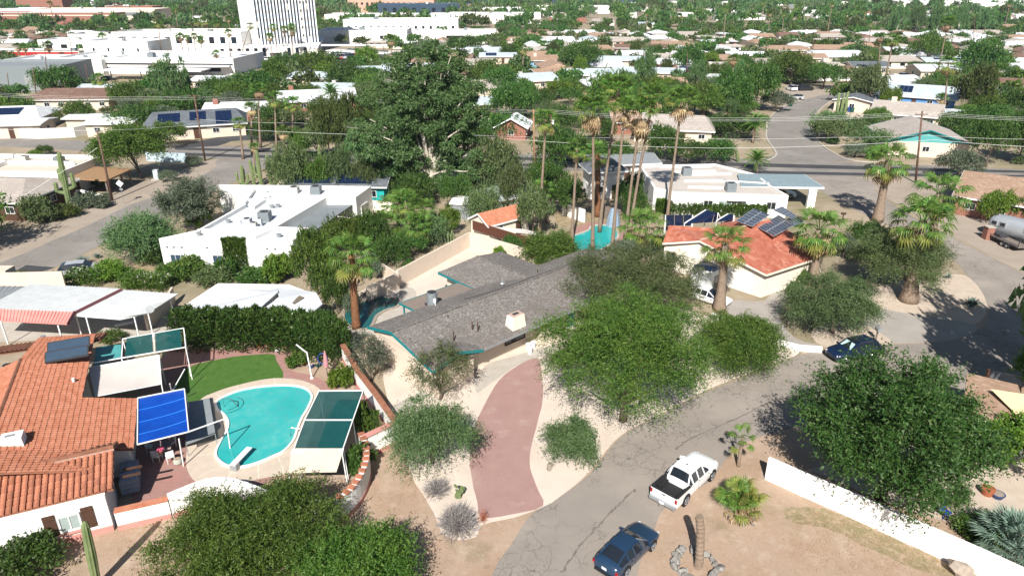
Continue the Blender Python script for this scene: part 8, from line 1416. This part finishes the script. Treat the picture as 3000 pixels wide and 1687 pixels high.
# named trees in the middle distance
MT = [(150, 248, 130, 165, 'round', 'large dark round tree left of the long store'), (60, 290, 60, 245, 'mesq', 'tree by the warehouse yard'), (325, 275, 90, 210, 'mesq', 'light green tree in front of the long store'), (440, 262, 120, 140, 'euc', 'thin tall eucalyptus with open crown before the long store'), (470, 300, 110, 230, 'mesqdark', 'dark mesquite group behind the corner pole'), (410, 320, 110, 265, 'grey', 'grey bare looking thicket left of the corner pole'), (200, 315, 100, 255, 'roundlight', 'green trees over the brown shingle roof'), (350, 330, 130, 270, 'mesqdark', 'dark trees between white roof and grey thicket'), (330, 385, 120, 310, 'roundlight', 'bright bushes behind the far white wall'), (430, 370, 90, 305, 'roundlight', 'bright round trees by the main road'), (560, 255, 120, 200, 'mesqdark', 'round tree left of the pale hip roof'), (650, 250, 120, 175, 'round', 'big dark round tree below the parking lot'), (700, 240, 90, 150, 'roundlight', 'light green tree below the parked cars'), (620, 245, 100, 190, 'wisp', 'feathery pale tree below the side lot'), (720, 200, 90, 140, 'mesqdark', 'tree in front of the podium cars'), (800, 195, 110, 135, 'mesq', 'wide mesquite in front of the parking rows'), (925, 170, 70, 118, 'bright', 'round bright tree in the parking lot edge'), (880, 235, 120, 165, 'mesqdark', 'tree group above the rooftop coolers'), (560, 325, 60, 290, 'bright', 'bushes by the slate solar house'), (700, 320, 100, 260, 'mesqdark', 'dark trees behind the corner palms'), (930, 250, 80, 190, 'mesq', 'mesquite left of the eucalyptus crown'), (1085, 150, 90, 100, 'grey', 'greyish tree above the eucalyptus'), (1170, 140, 110, 90, 'round', 'dark spreading tree before the white roofs'), (1260, 240, 100, 165, 'round', 'dark rounded tree right of the eucalyptus'), (1225, 230, 110, 150, 'roundlight', 'leafy tree touching the eucalyptus crown'), (1330, 200, 60, 170, 'bright', 'yellow green citrus before the sky blue house'), (1460, 185, 130, 105, 'round', 'large dark green tree in the centre distance'), (1458, 205, 42, 145, 'bright', 'clipped round ball tree by the pale roof'), (1530, 290, 120, 190, 'mesq', 'large mesquite above the tall palm heads'), (1290, 300, 120, 215, 'mesqdark', 'dark flat topped tree over the brick gable'), (1270, 345, 100, 290, 'mesqdark', 'dark undergrowth left of the brick gable'), (1620, 240, 80, 110, 'euc', 'tall bare limbed eucalyptus in the centre right'), (1600, 150, 50, 95, 'pine', 'dark pine above the brown roofs'), (1556, 165, 34, 125, 'cypress', 'blue grey conifer by the pale roof'), (1730, 200, 100, 110, 'round', 'big dark tree over the dark carport row'), (1770, 300, 120, 215, 'roundlight', 'green tree mass left of the north street'), (1840, 290, 110, 170, 'round', 'large round dark tree left of the north street'), (1900, 280, 130, 150, 'round', 'largest dark round tree beside the street bend'), (1950, 280, 90, 228, 'grey', 'grey green drooping tree at the street edge'), (1840, 345, 120, 290, 'mesqdark', 'shrubs between the tan roof and the north street'), (1990, 215, 110, 130, 'roundlight', 'round tree above the parked cars at the bend'), (2070, 225, 100, 160, 'round', 'dark green trees behind the parked cars'), (2180, 270, 120, 165, 'olive', 'tall grey olive pine at the street bend'), (2235, 275, 60, 220, 'bright', 'clipped green tree right of the olive pine'), (2200, 320, 70, 270, 'roundlight', 'bush right of the organ pipe cactus'), (2170, 340, 90, 300, 'mesqdark', 'dark bush beside the cream gabled house'), (2200, 385, 120, 330, 'wisp', 'feathery bush in front of the teal gabled house'), (2150, 395, 80, 360, 'grey', 'grey low shrubs on the road corner'), (2440, 290, 140, 150, 'pine', 'large olive pine on the right'), (2360, 235, 70, 185, 'mesqdark', 'bush before the pale roofed blue gable house'), (2490, 350, 150, 270, 'mesqdark', 'spreading dark mesquite on the right'), (2570, 300, 120, 220, 'round', 'dark tree at the right margin'), (2420, 330, 120, 280, 'round', 'dark tree right of the white outbuilding'), (2330, 160, 110, 90, 'roundlight', 'green tree group behind the long cream house'), (2460, 200, 120, 110, 'mesqdark', 'dark tree over the east roofs')]
for x, y, wd, yt, k, lab in MT: tree(x, y, wd, yt, k, lab)
for (u, lab) in ((2270, 'first'), (2320, 'second'), (2370, 'third'), (2425, 'fourth'), (2490, 'fifth')): tree(u - 18, 95, 62, 5 + (u % 7), 'euc', lab + ' tall white trunked eucalyptus of the row in the east, counted from the left', i=1, group='eucalyptus row in the east')
# ================================================================ neighbourhood fill: houses, trees, palms out to the horizon
ROADS = []
for o in list(bpy.data.objects):
    if o.get('kind') == 'structure' and ('street' in o.name or 'road' in o.name or 'parking' in o.name or 'side_lot' in o.name):
        co = meshverts(o.data); ROADS.append(co)
RP_ = np.concatenate(ROADS)[:, :2]
from mathutils import kdtree
def polyinside():
    polys = []
    for o in bpy.data.objects:
        if o.get('kind') == 'structure' and any(k in o.name for k in ('street', 'main_road', 'parking', 'side_lot')):
            me = o.data; polys.append([[me.vertices[i].co.to_2d() for i in p.vertices] for p in me.polygons])
    return [t for p in polys for t in p]
TRI = [np.array([[v.x, v.y] for v in t[:3]]) for t in polyinside()]
def onroad(x, y, pad=0):
    for t in TRI:
        (x0, y0), (x1, y1), (x2, y2) = t; d = (y1 - y2) * (x0 - x2) + (x2 - x1) * (y0 - y2)
        if abs(d) < 1e-6: continue
        a = ((y1 - y2) * (x - x2) + (x2 - x1) * (y - y2)) / d; b = ((y2 - y0) * (x - x2) + (x0 - x2) * (y - y2)) / d
        if a > -pad and b > -pad and 1 - a - b > -pad: return True
    return False
def free(x, y, r=2):
    return all((x - a) ** 2 + (y - b) ** 2 > (c + r) ** 2 for a, b, c in HS)
fr = random.Random(77)
for p, q in (((2010, 236), 13), ((2060, 225), 10), ((2050, 290), 9), ((2130, 290), 8), ((2290, 200), 10), ((365, 215), 16), ((440, 215), 14), ((300, 212), 12), ((560, 192), 13), ((620, 188), 14), ((700, 168), 16), ((850, 163), 18), ((940, 163), 14)): c_ = G(*p); HS.append((c_.x, c_.y, q))
def cand(y0, y1, k=.80):
    y = math.sqrt(fr.uniform(y0 * y0, y1 * y1)); return fr.uniform(-k, k) * y, y
RN = {'shingle_white': 'pale', 'shingle_tan': 'tan', 'shingle_blue': 'blue grey', 'shingle_lbrown': 'light brown', 'shingle_brown': 'dark brown', 'tan_roof_flat': 'sandy', 'white_roof': 'white'}
HP = {}
def lowhouse(rm, wm):
    if (rm, wm) in HP: return HP[rm, wm]
    b = MB(); b.box((0, 0, 1.3), (14, 9, 2.6)); w_ = b.obj('wall', wm); r = MB(); flat = rm in ('white_roof', 'tan_roof_flat'); z = 2.6; ri = .5 if flat else 1.5; ri_ = ri
    r.slab([(-7.6, -5.1, z), (7.6, -5.1, z), (6.5, 0, z + ri), (-6.5, 0, z + ri)], .15); r.slab([(7.6, 5.1, z), (-7.6, 5.1, z), (-6.5, 0, z + ri), (6.5, 0, z + ri)], .15); r.add([(-7.6, -5.1, z), (-6.5, 0, z + ri), (-7.6, 5.1, z)], [(0, 1, 2)]); r.add([(7.6, -5.1, z), (6.5, 0, z + ri), (7.6, 5.1, z)], [(0, 1, 2)]); ro = r.obj('roof', rm)
    wn = MB(); [wn.box((x, -4.53, 1.5), (1.4, .1, 1.0)) for x in (-5, -2, 2, 5)]; wo = wn.obj('window', 'glass_dark'); u_ = MB(); u_.box((2, 1, 3.9), (1.1, 1.1, .9)); uo = u_.obj('cooling_unit', 'unit_beige'); HP[rm, wm] = tuple(o.data for o in (w_, ro, wo, uo)); [bpy.data.objects.remove(o) for o in (w_, ro, wo, uo)]; return HP[rm, wm]
nh = 0; tries = 0; HOUSES = []
while nh < 190 and tries < 9000:
    tries += 1; x, y = cand(205, 640 if tries > 2500 else 420); u, v = proj((x, y, 2))
    if y < 330 and x < -.2 * y and y > 190: 
        if fr.random() < .7: continue
    if not (-60 < u < 2640) or any(onroad(x + a, y + b) for a in (-8, 0, 8) for b in (-7, 0, 7)) or not free(x, y, 8): continue
    rm = fr.choice(ROOFS); wm = fr.choice(['cream_wall', 'white_wall', 'cream_light', 'brick_wall_red', 'cream_wall']); yaw = R(fr.choice([0, 90, 8, -8, 98, 3]) + fr.uniform(-4, 4)); me = lowhouse(rm, wm); s_ = fr.uniform(.8, 1.25)
    side = 'west' if u < 900 else 'middle' if u < 1700 else 'east'; T = thing('house', (x, y, 0), yaw, 'small %s roofed house among trees in the %s %s distance' % (RN[rm], side, 'near' if y < 260 else 'middle' if y < 400 else 'far'), 'house', '%s roofed houses of the %s quarter' % (RN[rm], side)); T.scale = (s_ * fr.uniform(.9, 1.2), s_, 1)
    link('wall', me[0], T); link('roof', me[1], T)
    if y < 400: link('window', me[2], T); 
    if fr.random() < .5: link('cooling_unit', me[3], T)
    HS.append((x, y, 6.5)); nh += 1
# far roofs too many to build one by one
bw = {k: MB() for k in ('white_wall', 'shingle_white', 'shingle_tan', 'brick_wall_red')}
for k in range(1900):
    x, y = cand(560, 3400, .82); L_, W_ = fr.uniform(10, 26) * (1 + y / 3000), fr.uniform(9, 16); kk = fr.choice(['white_wall', 'white_wall', 'shingle_white', 'shingle_tan', 'brick_wall_red']); bw[kk].box((x, y, 1.9), (L_, W_, fr.uniform(3.2, 4.6)), R(fr.choice([0, 90]) + fr.uniform(-6, 6)))
for k, b in bw.items():
    o = b.obj('distant_roofs', k, fix=False); o['kind'] = 'stuff'; o['label'] = 'mass of small far off roofs scattered towards the horizon, %s ones' % {'white_wall': 'white', 'shingle_white': 'pale', 'shingle_tan': 'tan', 'brick_wall_red': 'brick red'}[k]
# trees: the nearest as things, the rest joined
kinds = ['round', 'roundlight', 'mesqdark', 'mesq', 'olive', 'pine', 'grey', 'wisp', 'bright', 'euc', 'round', 'mesqdark', 'weep']; desc = {'round': 'dark rounded tree', 'roundlight': 'fresh green rounded tree', 'mesqdark': 'dark mesquite', 'mesq': 'green mesquite', 'olive': 'dull olive tree', 'pine': 'yellowish pine', 'grey': 'grey green tree', 'wisp': 'light feathery tree', 'bright': 'bright citrus tree', 'euc': 'tall loose eucalyptus', 'weep': 'weeping pepper tree'}
nt_ = 0; tries = 0; placed = []
def clear_of_named(x, y, h, r):
    """keep the roofs and streets that can be seen in the picture visible: no random tree right in front of a surveyed house"""
    for a, b, c in HSN:
        if abs(x - a * y / b) < c + r * .3 and b - 24 < y < b and fr.random() < .93: return False
    return True
HSN = [h for h in HS if h[1] < 420][:110]
for (x0, y0) in ((0, 0),): pass
while nt_ < 250 and tries < 12000:
    tries += 1; x, y = cand(112, 300); u, v = proj((x, y, 0))
    if not (-80 < u < 2660) or onroad(x, y, .12): continue
    if y < 136: continue
    r = fr.uniform(2.2, 4.0); h = r * fr.uniform(1.2, 1.6)
    if not free(x, y, r * .45) or not clear_of_named(x, y, h, r): continue
    if any((x - a) ** 2 + (y - b) ** 2 < (r * 1.1) ** 2 for a, b in placed): continue
    k = fr.choice(kinds)
    if k in ('euc', 'pine'): h *= 1.6
    side = 'west' if u < 900 else 'centre' if u < 1700 else 'east'; lb = '%s %s among the houses of the %s, %s' % ('small' if r < 2.8 else 'middle sized' if r < 3.4 else 'large', desc[k], side, 'near the main road' if y < 165 else 'half way back' if y < 230 else 'far back'); tree_at(Vector((x, y, 0)), r, h, k, fr.randrange(3), lb, 'tree', lb.replace('tree', 'trees') + ' (alike)'); placed.append((x, y)); nt_ += 1
FT = []
for i in range(6):
    me = proto('far', i)[1]; FT.append((meshverts(me).copy(), me.materials[0].name))
def forest(n, y0, y1, rmin, rmax, frac, seed, lab, protos, chk=True, hs=(1.3, 1.9)):
    g = np.random.default_rng(seed); out = {}; c = 0; t = 0
    while c < n and t < n * 6:
        t += 1; x, y = cand(y0, y1, .88)
        if y < 620 and chk and (onroad(x, y, .05) or not free(x, y, 0)): continue
        V, mn = protos[g.integers(len(protos))]; r = g.uniform(rmin, rmax) * (1 + y / 4000); h = r * g.uniform(*hs); k = max(12, int(len(V) // 3 * frac)); idx = g.permutation(len(V) // 3)[:k]; W = V.reshape(-1, 3, 3)[idx].reshape(-1, 3)
        a = g.uniform(0, 6.28); ca, sa = math.cos(a), math.sin(a); W = W * np.array([r, r, h]) @ np.array([[ca, sa, 0], [-sa, ca, 0], [0, 0, 1]]) + np.array([x, y, 0])
        if frac < .9:
            q = W.reshape(-1, 3, 3); ce = q.mean(1, keepdims=True); W = (ce + (q - ce) * (1 / frac) ** .45).reshape(-1, 3)
        out.setdefault(mn, []).append(W); c += 1
    for mn, L_ in out.items():
        o = link('distant_trees', tri_mesh('distant_trees', np.concatenate(L_), mn)); o['kind'] = 'stuff'; o['label'] = lab + ', ' + {'leaf_dark': 'dark', 'leaf_mesquite': 'green', 'leaf_olive': 'olive', 'leaf_pine': 'yellowish', 'leaf_euc': 'blue green'}.get(mn, 'mixed') + ' crowns'
forest(1250, 190, 520, 2.2, 3.9, .40, 1, 'tree canopy between the houses of the middle distance', FT, hs=(1.1, 1.6))
forest(2500, 480, 1250, 2.8, 5.2, .14, 2, 'tree canopy of the far neighbourhoods', FT)
forest(2800, 1150, 3400, 5.0, 9.0, .06, 3, 'haze covered canopy near the horizon', FT)
# desert shrubs in the yards along the main road
ns_ = 0
while ns_ < 90:
    x, y = cand(98, 175)
    if onroad(x, y, .05) or not free(x, y, -1): continue
    if y < 108 and abs(x) < 60: continue
    k = fr.choice(['grey', 'olive', 'round', 'mesq', 'bright', 'grey']); r = fr.uniform(.7, 1.7); tm, cm, bt = proto(k, fr.randrange(2)); side = 'west' if x < -30 else 'middle' if x < 30 else 'east'
    tag(link('shrub', cm, None, Vector((x, y, -r * .25)), (0, 0, fr.uniform(0, 6)), (r, r, r * 1.4)), '%s low shrub in the yards along the main road, %s side' % ({'grey': 'silver grey', 'olive': 'olive', 'round': 'dark green', 'mesq': 'feathery', 'bright': 'bright green'}[k], side), 'shrub', 'low shrubs along the main road, %s %s' % (k, side)); ns_ += 1
# palms in the fill
for k in range(46):
    x, y = cand(190, 560)
    if onroad(x, y) or not free(x, y): continue
    h = fr.uniform(8, 17); side = 'west' if x < -60 else 'centre' if x < 60 else 'east'; palm_at(Vector((x, y, 0)), Vector((fr.uniform(-.8, .8), 0, h)), fr.uniform(2.0, 2.8), 'distant fan palm rising above the canopy in the %s' % side, .24, detail=False, i=fr.randrange(3), group='distant fan palms of the %s' % side)
# low scrub and dry grass tufts on bare ground, nobody could count it
g = np.random.default_rng(99); C = []
for (u0, v0, u1, v1, n) in ((1240, 1290, 1330, 1449, 60), (1650, 1290, 2400, 1449, 900), (940, 1180, 1100, 1300, 300), (300, 1320, 460, 1440, 300), (1990, 1280, 2400, 1440, 1400), (1800, 1150, 1930, 1210, 200), (2230, 680, 2470, 800, 300), (2040, 840, 2230, 870, 150), (0, 560, 420, 640, 500), (260, 440, 520, 500, 500), (2180, 450, 2340, 480, 250)):
    for k in range(n): C.append(G(g.uniform(u0, u1), g.uniform(v0, v1)))
C = np.array([[p.x, p.y, .0] for p in C]); keep = np.array([not onroad(p[0], p[1]) for p in C]); C = C[keep]; C = C[::2]; C = np.repeat(C, 7, 0) + g.normal(size=(len(C) * 7, 3)) * np.array([.12, .12, 0]); C[:, 2] = .02
o = link('ground_scrub', tri_mesh('ground_scrub', leaves(C, g.normal(size=C.shape) * .7 + np.array([0, 0, .8]), .09, .022, g), 'frond_dead')); o['kind'] = 'stuff'; o['label'] = 'sparse dry weeds on the bare dirt'

# the air: pale haze in one closed box, sky outside
m = bpy.data.materials.new('haze'); m.use_nodes = True; nt = m.node_tree; nt.nodes.remove(nt.nodes['Principled BSDF']); pv = nt.nodes.new('ShaderNodeVolumePrincipled'); pv.inputs['Color'].default_value = (.62, .8, 1, 1); pv.inputs['Density'].default_value = .00009; nt.links.new(pv.outputs[0], nt.nodes['Material Output'].inputs['Volume'])
b = MB(); b.box((0, 3770, 32), (7400, 7700, 66)); o = b.obj('haze', m); o['kind'] = 'stuff'; o['label'] = 'thin blue morning haze'
